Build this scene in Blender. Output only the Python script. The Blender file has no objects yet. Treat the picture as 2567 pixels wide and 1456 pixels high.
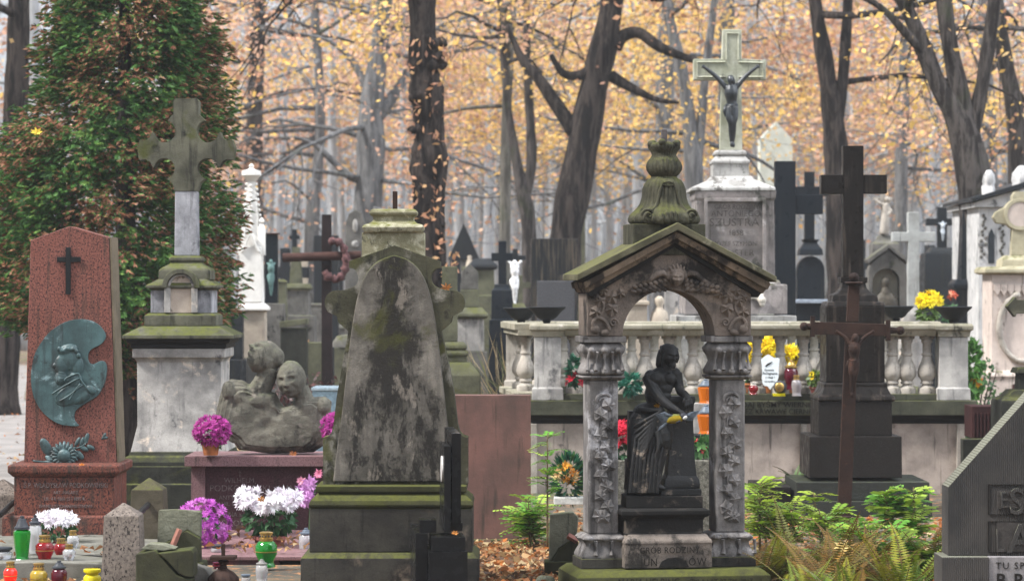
import bpy, bmesh, math, random
import numpy as np
from mathutils import Vector, Matrix, Quaternion, noise

# ------------------------------------------------------------------ camera, world, sun, exposure
scn = bpy.context.scene
C = scn.collection
F, HX, HY, CH = 7000.0, 1283.0, 728.0, 1.6      # focal length and centre in photo pixels (2566 wide), eye height in m
cam_d = bpy.data.cameras.new('camera')
cam = bpy.data.objects.new('camera', cam_d); C.objects.link(cam)
cam.location = (0, 0, CH); cam.rotation_euler = (math.radians(90), 0, 0)
cam_d.sensor_width = 36.0; cam_d.lens = F / 2566.0 * 36.0
cam_d.clip_start = 0.2; cam_d.clip_end = 2000.0
cam_d.dof.use_dof = True; cam_d.dof.focus_distance = 15.6; cam_d.dof.aperture_fstop = 4.5
scn.camera = cam

SUN_EL, SUN_AZ = 50.0, -72.0                     # behind the camera's left shoulder, under thin overcast
wd = bpy.data.worlds.new('World'); scn.world = wd; wd.use_nodes = True
wt = wd.node_tree; wt.nodes.clear()
sky = wt.nodes.new('ShaderNodeTexSky'); sky.sky_type = 'NISHITA'; sky.sun_disc = False
sky.sun_elevation = math.radians(SUN_EL); sky.sun_rotation = math.radians(180 + SUN_AZ)
sky.air_density = 1.0; sky.dust_density = 4.0
hs = wt.nodes.new('ShaderNodeHueSaturation'); hs.inputs['Saturation'].default_value = 0.12
bgn = wt.nodes.new('ShaderNodeBackground'); bgn.inputs['Strength'].default_value = 0.11
wo = wt.nodes.new('ShaderNodeOutputWorld')
tint = wt.nodes.new('ShaderNodeMix'); tint.data_type = 'RGBA'; tint.blend_type = 'MULTIPLY'; tint.inputs[0].default_value = 1.0; tint.inputs[7].default_value = (0.94, 1.0, 1.09, 1)   # cool white overcast
wt.links.new(sky.outputs[0], hs.inputs['Color']); wt.links.new(hs.outputs[0], tint.inputs[6]); wt.links.new(tint.outputs[2], bgn.inputs[0]); wt.links.new(bgn.outputs[0], wo.inputs[0])
sun_d = bpy.data.lights.new('sun', 'SUN'); sun_d.energy = 3.1; sun_d.angle = math.radians(10); sun_d.color = (1, 0.975, 0.94)
sun = bpy.data.objects.new('sun', sun_d); C.objects.link(sun)
az = math.radians(SUN_AZ); el = math.radians(SUN_EL)
to_sun = Vector((math.sin(az) * math.cos(el), -math.cos(az) * math.cos(el), math.sin(el)))
sun.rotation_euler = to_sun.to_track_quat('Z', 'Y').to_euler()
scn.view_settings.view_transform = 'Standard'; scn.view_settings.look = 'None'
scn.view_settings.exposure = 1.4; scn.view_settings.gamma = 1.0
scn.render.engine = 'CYCLES'
scn.cycles.use_denoising = True
scn.cycles.max_bounces = 6; scn.cycles.diffuse_bounces = 3; scn.cycles.glossy_bounces = 3
scn.cycles.transmission_bounces = 6; scn.cycles.transparent_max_bounces = 8; scn.cycles.volume_bounces = 1
scn.cycles.caustics_reflective = False; scn.cycles.caustics_refractive = False
scn.cycles.sample_clamp_indirect = 4.0

# ------------------------------------------------------------------ helpers
def gy(Y): return HY + CH * F / Y               # the photo row where the ground lies at distance Y

class Fr:
    """maps photo pixels at distance Y to metres about a thing's base point"""
    def __init__(s, px, py, Y):
        s.px, s.py, s.Y, s.s = px, (gy(Y) if py is None else py), Y, Y / F
        s.loc = Vector(((px - HX) * s.s, Y, CH - (s.py - HY) * s.s))
    def __call__(s, x, y, d=0.0):
        return Vector(((x - s.px) * s.s, d * s.s, (s.py - y) * s.s))

def tag(o, label=None, cat=None, group=None, kind=None):
    if label: o['label'] = label
    if cat: o['category'] = cat
    if group: o['group'] = group
    if kind: o['kind'] = kind
    return o

def thing(name, label, cat, fr, group=None):
    o = bpy.data.objects.new(name, None); C.objects.link(o)
    o.empty_display_size = 0.1
    o.location = fr.loc
    return tag(o, label, cat, group)

def dup(root, loc, label=None, rz=0, sc=1):
    r = root.copy(); C.objects.link(r); r.location = loc; r.rotation_euler = (0, 0, rz); r.scale = (sc, sc, sc)
    if label: r['label'] = label
    for ch in list(root.children):
        c = ch.copy(); C.objects.link(c); c.parent = r
        for g in list(ch.children):
            d = g.copy(); C.objects.link(d); d.parent = c
    return r

def link_mesh(name, me, mat, parent=None, loc=None):
    o = bpy.data.objects.new(name, me); C.objects.link(o)
    if mat: me.materials.append(mat)
    if parent: o.parent = parent
    if loc is not None: o.location = loc
    return o

class MB:
    def __init__(s, fr): s.fr = fr; s.v = []; s.f = []
    def add(s, pts, faces):
        b = len(s.v); s.v += [tuple(p) for p in pts]; s.f += [tuple(i + b for i in f) for f in faces]; return s
    def box(s, x0, x1, y0, y1, d0, d1, top=None):
        """box by pixel edges; top = (inset_x, inset_d) makes the top smaller"""
        ix, idd = top or (0, 0)
        p = [s.fr(x0, y1, d0), s.fr(x1, y1, d0), s.fr(x1, y1, d1), s.fr(x0, y1, d1),
             s.fr(x0 + ix, y0, d0 + idd), s.fr(x1 - ix, y0, d0 + idd), s.fr(x1 - ix, y0, d1 - idd), s.fr(x0 + ix, y0, d1 - idd)]
        return s.add(p, [(0, 3, 2, 1), (4, 5, 6, 7), (0, 1, 5, 4), (1, 2, 6, 5), (2, 3, 7, 6), (3, 0, 4, 7)])
    def stack(s, cx, cd, rows):
        """rectangular mouldings: rows (y, half width, half depth[, x shift])"""
        pts = []; fs = []
        for r in rows:
            y, hw, hd = r[:3]; ox = r[3] if len(r) > 3 else 0
            pts += [s.fr(cx + ox - hw, y, cd - hd), s.fr(cx + ox + hw, y, cd - hd), s.fr(cx + ox + hw, y, cd + hd), s.fr(cx + ox - hw, y, cd + hd)]
        n = len(rows)
        for i in range(n - 1):
            for k in range(4):
                a = i * 4 + k; b = i * 4 + (k + 1) % 4
                fs.append((a, b, b + 4, a + 4))
        fs.append((3, 2, 1, 0)); m = (n - 1) * 4; fs.append((m, m + 1, m + 2, m + 3))
        return s.add(pts, fs)
    def prism(s, pts, d0, d1, inset=0):
        n = len(pts); q = [s.fr(x, y, d0) for x, y in pts] + [s.fr(x, y, d1) for x, y in pts]
        if n > 8:                                # concave outlines: cut the caps into triangles
            from mathutils.geometry import delaunay_2d_cdt
            vo, _, tr, ov, _, _ = delaunay_2d_cdt([Vector(p) for p in pts], [], [tuple(range(n))], 1, 1e-4)
            if all(len(o) == 1 for o in ov) and len(vo) == n:
                m = [o[0] for o in ov]; tr = [tuple(m[k] for k in f) for f in tr]
                return s.add(q, tr + [tuple(k + n for k in f[::-1]) for f in tr] + [(i, i + n, (i + 1) % n + n, (i + 1) % n) for i in range(n)])
        return s.add(q, [tuple(range(n)), tuple(range(2 * n - 1, n - 1, -1))] + [(i, i + n, (i + 1) % n + n, (i + 1) % n) for i in range(n)])
    def ring(s, outer, inner, d0, d1):
        """band between two outlines with the same number of points"""
        n = len(outer); q = [s.fr(x, y, d) for d in (d0, d1) for pl in (outer, inner) for x, y in pl]; fs = []
        for i in range(n):
            j = (i + 1) % n
            fs += [(i, j, n + j, n + i), (2 * n + i, 3 * n + i, 3 * n + j, 2 * n + j), (i, 2 * n + i, 2 * n + j, j), (n + i, n + j, 3 * n + j, 3 * n + i)]
        return s.add(q, fs)
    def strip(s, A, B, d0, d1):
        """open band between two polylines A and B of equal length, with thickness"""
        n = len(A); q = [s.fr(x, y, d) for d in (d0, d1) for pl in (A, B) for x, y in pl]; fs = []
        for i in range(n - 1):
            j = i + 1
            fs += [(i, j, n + j, n + i), (2 * n + i, 3 * n + i, 3 * n + j, 2 * n + j), (i, 2 * n + i, 2 * n + j, j), (n + i, n + j, 3 * n + j, 3 * n + i)]
        fs += [(0, n, 3 * n, 2 * n), (n - 1, 3 * n - 1, 4 * n - 1, 2 * n - 1)]
        return s.add(q, fs)
    def lathe(s, cx, cd, rows, n=24, fl=0, amp=0.0, sq=0.0):
        pts = []; fs = []
        for y, r in rows:
            for k in range(n):
                a = 2 * math.pi * k / n
                rr = r * (1 + amp * math.cos(fl * a)) if fl else r
                if sq:
                    m = max(abs(math.cos(a)), abs(math.sin(a))); rr *= (1 - sq) + sq / m
                pts.append(s.fr(cx + rr * math.cos(a), y, cd + rr * math.sin(a)))
        m = len(rows)
        for i in range(m - 1):
            for k in range(n):
                a = i * n + k; b = i * n + (k + 1) % n
                fs.append((a, b, b + n, a + n))
        fs.append(tuple(range(n))); fs.append(tuple(range((m - 1) * n, m * n)))
        return s.add(pts, fs)
    def tube(s, pts, rads, n=10, flat=1.0):
        """tube along (x, y, d) pixel points"""
        P = [s.fr(*p) for p in pts]; R = [r * s.fr.s for r in (rads if hasattr(rads, '__len__') else [rads] * len(P))]
        return s.mtube(P, R, n, flat)
    def mtube(s, P, R, n=8, flat=1.0):
        q = []; fs = []; up = None
        for i, p in enumerate(P):
            t = (P[min(i + 1, len(P) - 1)] - P[max(i - 1, 0)])
            t = t.normalized() if t.length > 1e-9 else Vector((0, 0, 1))
            if up is None: up = Vector((0, 1, 0)) if abs(t.y) < 0.9 else Vector((1, 0, 0))
            a = t.cross(up); a = a.normalized() if a.length > 1e-6 else Vector((1, 0, 0))
            b = a.cross(t).normalized(); up = b
            for k in range(n):
                w = 2 * math.pi * k / n
                q.append(p + a * (R[i] * math.cos(w)) + b * (R[i] * flat * math.sin(w)))
        for i in range(len(P) - 1):
            for k in range(n):
                x = i * n + k; y = i * n + (k + 1) % n
                fs.append((x, y, y + n, x + n))
        fs.append(tuple(range(n))[::-1]); m = (len(P) - 1) * n; fs.append(tuple(range(m, m + n)))
        return s.add(q, fs)
    def ell(s, x, y, d, rx, ry, rd, rot=0.0, nu=14, nv=9, tilt=0.0, yaw=0.0):
        M = Matrix.Rotation(math.radians(rot), 3, 'Y') @ Matrix.Rotation(math.radians(tilt), 3, 'X') @ Matrix.Rotation(math.radians(yaw), 3, 'Z')
        c = s.fr(x, y, d); k = s.fr.s; pts = []; fs = []
        pts.append(c + M @ Vector((0, 0, ry * k)))
        for i in range(1, nv):
            th = math.pi * i / nv
            for j in range(nu):
                ph = 2 * math.pi * j / nu
                pts.append(c + M @ Vector((rx * k * math.sin(th) * math.cos(ph), rd * k * math.sin(th) * math.sin(ph), ry * k * math.cos(th))))
        pts.append(c + M @ Vector((0, 0, -ry * k))); L = len(pts) - 1
        for j in range(nu):
            fs.append((0, 1 + j, 1 + (j + 1) % nu)); b = 1 + (nv - 2) * nu
            fs.append((L, b + (j + 1) % nu, b + j))
        for i in range(nv - 2):
            for j in range(nu):
                a = 1 + i * nu + j; b = 1 + i * nu + (j + 1) % nu
                fs.append((a, a + nu, b + nu, b))
        return s.add(pts, fs)
    def head(s, x, y, d, H, yaw=0, pitch=0, roll=0, wide=1.0, nu=44, nv=34):
        """a human head with brow, sockets, nose, lips, chin and ears; H = half its height in px"""
        R = Matrix.Rotation(math.radians(yaw), 3, 'Z') @ Matrix.Rotation(math.radians(-pitch), 3, 'X') @ Matrix.Rotation(math.radians(roll), 3, 'Y')
        c = s.fr(x, y, d); k = H * s.fr.s; pts = []; fs = []
        def gs(px, pz, cx, cz, rx, rz): return math.exp(-((px - cx) / rx) ** 2 - ((pz - cz) / rz) ** 2)
        def P(th, ph):
            X, Y, Z = .74 * wide * math.sin(th) * math.cos(ph), .93 * math.sin(th) * math.sin(ph), math.cos(th)
            f = max(0.0, -Y / .93)
            if Z < -.05:
                t = (-Z - .05) / .95; X *= 1 - .22 * t + .10 * math.sin(t * 3.14)
                if Y > 0: Y *= 1 - .6 * t
                else: Y *= 1 + .12 * t
            b = .30 * gs(X, Z, 0, -.17, .12, .11) + .17 * gs(X, Z, 0, .06, .085, .2) + .03 * (gs(X, Z, .1, -.2, .06, .06) + gs(X, Z, -.1, -.2, .06, .06))
            for q in (-1, 1): b += .08 * gs(X, Z, q * .27, .25, .24, .07) - .20 * gs(X, Z, q * .28, .10, .15, .10) + .07 * gs(X, Z, q * .28, .09, .09, .05) + .06 * gs(X, Z, q * .42, -.14, .18, .15) - .05 * gs(X, Z, q * .34, -.42, .14, .18)
            b += .10 * gs(X, Z, 0, -.43, .20, .05) + .10 * gs(X, Z, 0, -.54, .16, .05) - .08 * gs(X, Z, 0, -.485, .26, .022) + .13 * gs(X, Z, 0, -.82, .22, .16) - .05 * gs(X, Z, 0, -.66, .2, .05)
            return c + R @ (Vector((X, Y - b * min(1, f * 2.2), Z)) * k)
        pts.append(P(1e-4, 0))
        for i in range(1, nv):
            for j in range(nu): pts.append(P(math.pi * i / nv, 2 * math.pi * j / nu))
        pts.append(P(math.pi - 1e-4, 0)); L = len(pts) - 1
        for j in range(nu):
            fs.append((0, 1 + j, 1 + (j + 1) % nu)); b = 1 + (nv - 2) * nu; fs.append((L, b + (j + 1) % nu, b + j))
        for i in range(nv - 2):
            for j in range(nu):
                a = 1 + i * nu + j; b = 1 + i * nu + (j + 1) % nu; fs.append((a, a + nu, b + nu, b))
        s.add(pts, fs)
        for q in (-1, 1):                       # ears
            e = MB(lambda a, b2, d2: Vector((a, d2, -b2))); e.fr = type('f', (), {'s': 1.0, '__call__': lambda self, a, b2, d2=0: Vector((a, d2, -b2))})()
            e.ell(q * .70 * wide, .04, .10, .07, .19, .12, 0, 10, 8)
            s.add([c + R @ (Vector(v) * k) for v in e.v], e.f)
        return s
    def build(s, name, mat, parent=None, smooth=40, bevel=0.0, remesh=0.0, relax=0, jitter=0.0, jfreq=20.0, loc=None, fix=True, dents=()):
        me = bpy.data.meshes.new(name); me.from_pydata(s.v, [], s.f); me.update()
        if fix:
            bm = bmesh.new(); bm.from_mesh(me); bmesh.ops.recalc_face_normals(bm, faces=bm.faces)
            bm.to_mesh(me); bm.free()
        if remesh or bevel:
            t = bpy.data.objects.new('t', me); C.objects.link(t)
            if remesh:
                m = t.modifiers.new('r', 'REMESH'); m.mode = 'VOXEL'; m.voxel_size = remesh
                if relax:
                    m = t.modifiers.new('s', 'SMOOTH'); m.factor = 0.5; m.iterations = relax
            if bevel:
                m = t.modifiers.new('b', 'BEVEL'); m.width = bevel; m.segments = 2; m.limit_method = 'ANGLE'; m.angle_limit = math.radians(28)
            dg = bpy.context.evaluated_depsgraph_get(); ev = t.evaluated_get(dg)
            m2 = bpy.data.meshes.new_from_object(ev); bpy.data.objects.remove(t); bpy.data.meshes.remove(me); me = m2; me.name = name
        if len(dents):                         # carve hollows: push the surface in round a point
            n = len(me.vertices); co = np.empty(n * 3); me.vertices.foreach_get('co', co); co = co.reshape(-1, 3)
            nn = np.empty(n * 3); me.vertices.foreach_get('normal', nn); nn = nn.reshape(-1, 3)
            for x, y, d, r, dep in dents:
                q = np.linalg.norm(co - np.array(s.fr(x, y, d)), axis=1) / (r * s.fr.s)
                co -= nn * (dep * s.fr.s * np.where(q < 1, (1 - q * q) ** 2, 0))[:, None]
            me.vertices.foreach_set('co', co.ravel()); me.update()
        if jitter:
            n = len(me.vertices); co = np.empty(n * 3); me.vertices.foreach_get('co', co); co = co.reshape(-1, 3)
            for i in range(n):
                q = Vector(co[i]) * jfreq
                co[i] += np.array(noise.noise_vector(q)) * jitter + np.array(noise.noise_vector(q * 3)) * jitter * 0.3
            me.vertices.foreach_set('co', co.ravel()); me.update()
        if smooth:
            for p in me.polygons: p.use_smooth = True
            if smooth < 180: me.set_sharp_from_angle(angle=math.radians(18 if bevel else smooth))
        return link_mesh(name, me, mat, parent, loc)

def arc(cx, cy, r, a0, a1, n=12, ry=None):
    ry = ry or r
    return [(cx + r * math.cos(math.radians(a0 + (a1 - a0) * i / n)), cy - ry * math.sin(math.radians(a0 + (a1 - a0) * i / n))) for i in range(n + 1)]

def smooth_path(pts, n=6):
    """Catmull-Rom through points of any dimension"""
    P = [Vector(p) for p in pts]; out = []
    for i in range(len(P) - 1):
        p0, p1, p2, p3 = P[max(i - 1, 0)], P[i], P[i + 1], P[min(i + 2, len(P) - 1)]
        for k in range(n):
            t = k / n
            out.append(0.5 * ((2 * p1) + (p2 - p0) * t + (2 * p0 - 5 * p1 + 4 * p2 - p3) * t * t + (3 * p1 - p0 - 3 * p2 + p3) * t ** 3))
    out.append(P[-1]); return [tuple(v) for v in out]

def quads(name, cen, A, B, col, mat, parent=None, loc=None, kite=True, fold=None):
    """many small leaf faces: centre, half-axis A (length), half-axis B (width), colour each"""
    n = len(cen); v = np.empty((n, 4, 3))
    if kite:
        v[:, 0] = cen - A; v[:, 1] = cen - A * 0.1 + B; v[:, 2] = cen + A; v[:, 3] = cen - A * 0.1 - B
    else:
        v[:, 0] = cen - A - B; v[:, 1] = cen - A + B; v[:, 2] = cen + A + B * 0.7; v[:, 3] = cen + A - B * 0.7
    if fold is not None:
        v[:, 1] += fold; v[:, 3] += fold
    me = bpy.data.meshes.new(name)
    me.vertices.add(n * 4); me.loops.add(n * 4); me.polygons.add(n)
    me.vertices.foreach_set('co', v.reshape(-1)); me.loops.foreach_set('vertex_index', np.arange(n * 4, dtype=np.int32))
    me.polygons.foreach_set('loop_start', np.arange(0, n * 4, 4, dtype=np.int32)); me.update(calc_edges=True)
    at = me.color_attributes.new('Col', 'FLOAT_COLOR', 'POINT')
    cc = np.ones((n, 4, 4)); cc[:, :, :3] = np.asarray(col)[:, None, :]
    at.data.foreach_set('color', cc.reshape(-1))
    return link_mesh(name, me, mat, parent, loc)

def rnd_dirs(rs, n):
    v = rs.normal(size=(n, 3)); return v / np.linalg.norm(v, axis=1, keepdims=True)

def text(body, x, y, size, d, fr, mat, parent, name='inscription', align='CENTER', ext=0.002, sx=1.0, sp=1.0, font=None, serif=0):
    """raised or painted lettering standing on the plane at depth d (px); y is the baseline, size the px cap height"""
    cu = bpy.data.curves.new(name, 'FONT'); cu.body = body; cu.align_x = align
    cu.size = size * fr.s / 0.73; cu.extrude = ext; cu.space_character = sp; cu.resolution_u = 3
    if serif: cu.offset = serif
    t = bpy.data.objects.new('t', cu); C.objects.link(t)
    dg = bpy.context.evaluated_depsgraph_get(); me = bpy.data.meshes.new_from_object(t.evaluated_get(dg))
    bpy.data.objects.remove(t); bpy.data.curves.remove(cu)
    M = Matrix.Rotation(math.radians(90), 4, 'X') @ Matrix.Diagonal((sx, 1, 1, 1)); me.transform(M)
    me.transform(Matrix.Translation(fr(x, y, d)))
    me.name = name; me.materials.clear()
    return link_mesh(name, me, mat, parent)

# ------------------------------------------------------------------ materials
def newmat(name):
    m = bpy.data.materials.new(name); m.use_nodes = True; nt = m.node_tree
    for n in list(nt.nodes):
        if n.type != 'OUTPUT_MATERIAL' and n.type != 'BSDF_PRINCIPLED': nt.nodes.remove(n)
    return m, nt, nt.nodes['Principled BSDF'] if 'Principled BSDF' in nt.nodes else [n for n in nt.nodes if n.type == 'BSDF_PRINCIPLED'][0]

class NT:
    def __init__(s, nt):
        s.nt = nt; s.tc = nt.nodes.new('ShaderNodeTexCoord')
    def lk(s, a, b): s.nt.links.new(a, b)
    def noise(s, scale, detail=4, rough=0.55, vec=None, dist=0.0):
        n = s.nt.nodes.new('ShaderNodeTexNoise'); n.inputs['Scale'].default_value = scale; n.inputs['Detail'].default_value = detail
        n.inputs['Roughness'].default_value = rough; n.inputs['Distortion'].default_value = dist
        s.lk(vec if vec is not None else s.tc.outputs['Object'], n.inputs['Vector']); return n.outputs['Fac']
    def vor(s, scale, feature='F1', vec=None, rnd=1.0):
        n = s.nt.nodes.new('ShaderNodeTexVoronoi'); n.feature = feature; n.inputs['Scale'].default_value = scale; n.inputs['Randomness'].default_value = rnd
        s.lk(vec if vec is not None else s.tc.outputs['Object'], n.inputs['Vector']); return n
    def scaled(s, sx, sy, sz):
        n = s.nt.nodes.new('ShaderNodeMapping'); n.inputs['Scale'].default_value = (sx, sy, sz)
        s.lk(s.tc.outputs['Object'], n.inputs['Vector']); return n.outputs[0]
    def ramp(s, fac, a, b, lo=0.0, hi=1.0):
        n = s.nt.nodes.new('ShaderNodeMapRange'); n.interpolation_type = 'SMOOTHSTEP'
        n.inputs['From Min'].default_value = a; n.inputs['From Max'].default_value = b
        n.inputs['To Min'].default_value = lo; n.inputs['To Max'].default_value = hi
        s.lk(fac, n.inputs['Value']); return n.outputs[0]
    def math(s, op, a, b=None):
        n = s.nt.nodes.new('ShaderNodeMath'); n.operation = op
        for i, v in enumerate((a, b)):
            if v is None: continue
            if isinstance(v, (int, float)): n.inputs[i].default_value = v
            else: s.lk(v, n.inputs[i])
        return n.outputs[0]
    def mix(s, fac, a, b, mode='MIX'):
        n = s.nt.nodes.new('ShaderNodeMix'); n.data_type = 'RGBA'; n.blend_type = mode
        for sock, v in ((n.inputs[0], fac), (n.inputs[6], a), (n.inputs[7], b)):
            if isinstance(v, (int, float)): sock.default_value = v
            elif isinstance(v, (tuple, list)): sock.default_value = (*v[:3], 1)
            else: s.lk(v, sock)
        return n.outputs[2]
    def bump(s, h, strength, dist, bsdf, prev=None):
        n = s.nt.nodes.new('ShaderNodeBump'); n.inputs['Strength'].default_value = strength; n.inputs['Distance'].default_value = dist
        s.lk(h, n.inputs['Height'])
        if prev is not None: s.lk(prev, n.inputs['Normal'])
        s.lk(n.outputs[0], bsdf.inputs['Normal']); return n.outputs[0]
    def up(s):
        g = s.nt.nodes.new('ShaderNodeNewGeometry'); x = s.nt.nodes.new('ShaderNodeSeparateXYZ'); s.lk(g.outputs['Normal'], x.inputs[0]); return x.outputs[2]
    def height(s):
        x = s.nt.nodes.new('ShaderNodeSeparateXYZ'); s.lk(s.tc.outputs['Object'], x.inputs[0]); return x.outputs[2]

def deep(c):
    """old stone albedo: dark stone is darker still than it looks"""
    l = max(c); k = 0.52 + 0.48 * min(1.0, l / 0.42); return tuple(v * k for v in c)
def stone(name, base, alt, dark=(0.02, 0.02, 0.018), crust=0.0, crust_scale=6.0, streak=0.0, moss=0.0, mosscol=(0.10, 0.105, 0.03),
          topmoss=0.0, grain=0.25, bump=0.4, rough=0.85, pale=0.0, palecol=(0.42, 0.37, 0.32), scale=5.0, bdist=0.01, spec=0.13):
    base, alt, palecol = deep(base), deep(alt), deep(palecol); dark = tuple(v * .7 for v in dark); mosscol = tuple(v * .62 for v in mosscol)
    m, nt, b = newmat(name); n = NT(nt)
    c = n.mix(n.ramp(n.noise(scale, 6, 0.6), 0.32, 0.68), base, alt)
    if pale: c = n.mix(n.math('MULTIPLY', n.ramp(n.noise(crust_scale * 0.8, 7, 0.65, dist=0.4), 0.62 - 0.22 * pale, 0.70 - 0.1 * pale), 0.85), c, palecol)
    if crust: c = n.mix(n.math('MULTIPLY', n.ramp(n.noise(crust_scale, 8, 0.68, n.scaled(1.0, 1.0, 0.75)), 0.66 - 0.30 * crust, 0.74 - 0.24 * crust), 0.92), c, dark)
    if streak: c = n.mix(n.math('MULTIPLY', n.ramp(n.noise(3.0, 5, 0.6, n.scaled(7, 7, 0.7)), 0.62 - 0.25 * streak, 0.80 - 0.25 * streak), 0.8), c, dark)
    if moss: c = n.mix(n.math('MULTIPLY', n.ramp(n.noise(4.5, 6, 0.62, dist=0.6), 0.68 - 0.3 * moss, 0.86 - 0.3 * moss), 0.85), c, mosscol)
    if topmoss:
        f = n.math('MULTIPLY', n.math('MULTIPLY', n.ramp(n.up(), 0.15, 0.8), n.ramp(n.noise(9, 6, 0.65), 0.55 - 0.4 * topmoss, 0.8 - 0.4 * topmoss)), n.ramp(n.noise(34, 5, .7), .36, .6, .35, 1))
        c = n.mix(f, c, tuple(k * 1.35 for k in mosscol))
    g = n.noise(220, 3, 0.7)
    c = n.mix(grain, c, n.mix(n.ramp(g, 0.3, 0.7), (0.25, 0.25, 0.25), (1.6, 1.6, 1.6)), 'MULTIPLY')
    nt.links.new(c, b.inputs['Base Color']); b.inputs['Roughness'].default_value = rough
    b.inputs['Specular IOR Level'].default_value = spec
    p = n.bump(n.noise(28, 7, 0.7), bump, bdist, b); n.bump(g, bump * 0.7, bdist * 0.35, b, p)
    return m

def granite(name, base, alt, speck, rough=0.3, scale=150.0, amount=0.55, streak=0.0, dirt=0.0, dirtcol=(0.03, 0.03, 0.025)):
    base, alt, speck = deep(base), deep(alt), deep(speck)
    m, nt, b = newmat(name); n = NT(nt)
    c = n.mix(n.ramp(n.noise(scale * 0.7, 3, 0.6), 0.35, 0.65), base, alt)
    c = n.mix(n.ramp(n.noise(scale, 2, 0.6, n.scaled(1, 1, 0.6)), 0.50 + 0.12 * (1 - amount), 0.60 + 0.12 * (1 - amount)), c, speck)
    c = n.mix(0.5, c, n.mix(n.noise(3.0, 4), (0.55, 0.55, 0.55), (1.45, 1.45, 1.45)), 'MULTIPLY')
    if streak: c = n.mix(n.math('MULTIPLY', n.ramp(n.noise(3, 5, 0.6, n.scaled(9, 9, 0.6)), 0.55 - 0.2 * streak, 0.8 - 0.2 * streak), 0.85), c, dirtcol)
    if dirt: c = n.mix(n.math('MULTIPLY', n.ramp(n.noise(5, 7, 0.65), 0.62 - 0.25 * dirt, 0.82 - 0.25 * dirt), 0.8), c, dirtcol)
    nt.links.new(c, b.inputs['Base Color'])
    nt.links.new(n.ramp(n.noise(12, 5), 0.3, 0.7, rough * 0.7, min(1, rough * 1.5)), b.inputs['Roughness'])
    b.inputs['Specular IOR Level'].default_value = 0.13
    n.bump(n.noise(scale * 0.6, 3), 0.12, 0.004, b)
    return m

def simple(name, col, rough=0.6, metal=0.0, spec=0.4, var=0.25, vscale=30.0, bump=0.0, trans=0.0, emit=0.0, ior=1.45, alpha=1.0):
    m, nt, b = newmat(name); n = NT(nt)
    c = n.mix(n.ramp(n.noise(vscale, 5, 0.6), 0.3, 0.7), tuple(k * (1 - var) for k in col), tuple(min(1, k * (1 + var)) for k in col))
    nt.links.new(c, b.inputs['Base Color'])
    b.inputs['Roughness'].default_value = rough; b.inputs['Metallic'].default_value = metal; b.inputs['Specular IOR Level'].default_value = spec
    b.inputs['Transmission Weight'].default_value = trans; b.inputs['IOR'].default_value = ior
    if emit:
        b.inputs['Emission Color'].default_value = (*col, 1); b.inputs['Emission Strength'].default_value = emit
    if bump: n.bump(n.noise(vscale * 2, 5, 0.65), bump, 0.01, b)
    return m

def leafmat(name, rough=0.55, transl=0.35):
    m, nt, b = newmat(name)
    a = nt.nodes.new('ShaderNodeAttribute'); a.attribute_name = 'Col'
    nt.links.new(a.outputs['Color'], b.inputs['Base Color']); b.inputs['Roughness'].default_value = rough; b.inputs['Specular IOR Level'].default_value = 0.25
    t = nt.nodes.new('ShaderNodeBsdfTranslucent'); nt.links.new(a.outputs['Color'], t.inputs['Color'])
    mx = nt.nodes.new('ShaderNodeMixShader'); mx.inputs[0].default_value = transl
    out = [n for n in nt.nodes if n.type == 'OUTPUT_MATERIAL'][0]
    nt.links.new(b.outputs[0], mx.inputs[1]); nt.links.new(t.outputs[0], mx.inputs[2]); nt.links.new(mx.outputs[0], out.inputs['Surface'])
    return m

LEAF = leafmat('leaf_autumn'); GREEN = leafmat('leaf_green', 0.45, 0.3); PETAL = leafmat('petal', 0.6, 0.35); CONIFER = leafmat('conifer_spray', 0.6, 0.15)

def bark_mat(name, c1, c2, moss=0.0):
    m, nt, b = newmat(name); n = NT(nt)
    v = n.scaled(1, 1, 0.16)
    h = n.noise(11, 6, 0.7, v, 0.5)
    c = n.mix(n.ramp(h, 0.42, 0.60), c1, c2)
    c = n.mix(0.5, c, n.mix(n.noise(1.5, 4), (0.5, 0.5, 0.5), (1.5, 1.5, 1.5)), 'MULTIPLY')
    if moss: c = n.mix(n.ramp(n.noise(1.2, 5), 0.62 - 0.2 * moss, 0.8 - 0.2 * moss, 0, 0.7), c, (0.055, 0.07, 0.03))
    nt.links.new(c, b.inputs['Base Color']); b.inputs['Roughness'].default_value = 0.95; b.inputs['Specular IOR Level'].default_value = 0.1
    n.bump(h, 0.9, 0.05, b); return m
BARK = bark_mat('bark_grey', (0.020, 0.017, 0.016), (0.085, 0.074, 0.068), 0.35)
BARK_DARK = bark_mat('bark_dark', (0.009, 0.0075, 0.007), (0.055, 0.044, 0.039))
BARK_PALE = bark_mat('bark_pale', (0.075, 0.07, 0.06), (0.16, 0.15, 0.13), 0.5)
BARK_HAZY = bark_mat('bark_hazy', (0.27, 0.28, 0.295), (0.38, 0.39, 0.405), 0.1)  # farthest trunks: pale blue-grey, haze fade mixed into the bark colour
BARK_HAZY_MID = bark_mat('bark_hazy_mid', (0.085, 0.085, 0.087), (0.18, 0.178, 0.178), 0.3)  # middle-distance trunks: bark colour lightened part way to imitate haze
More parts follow.
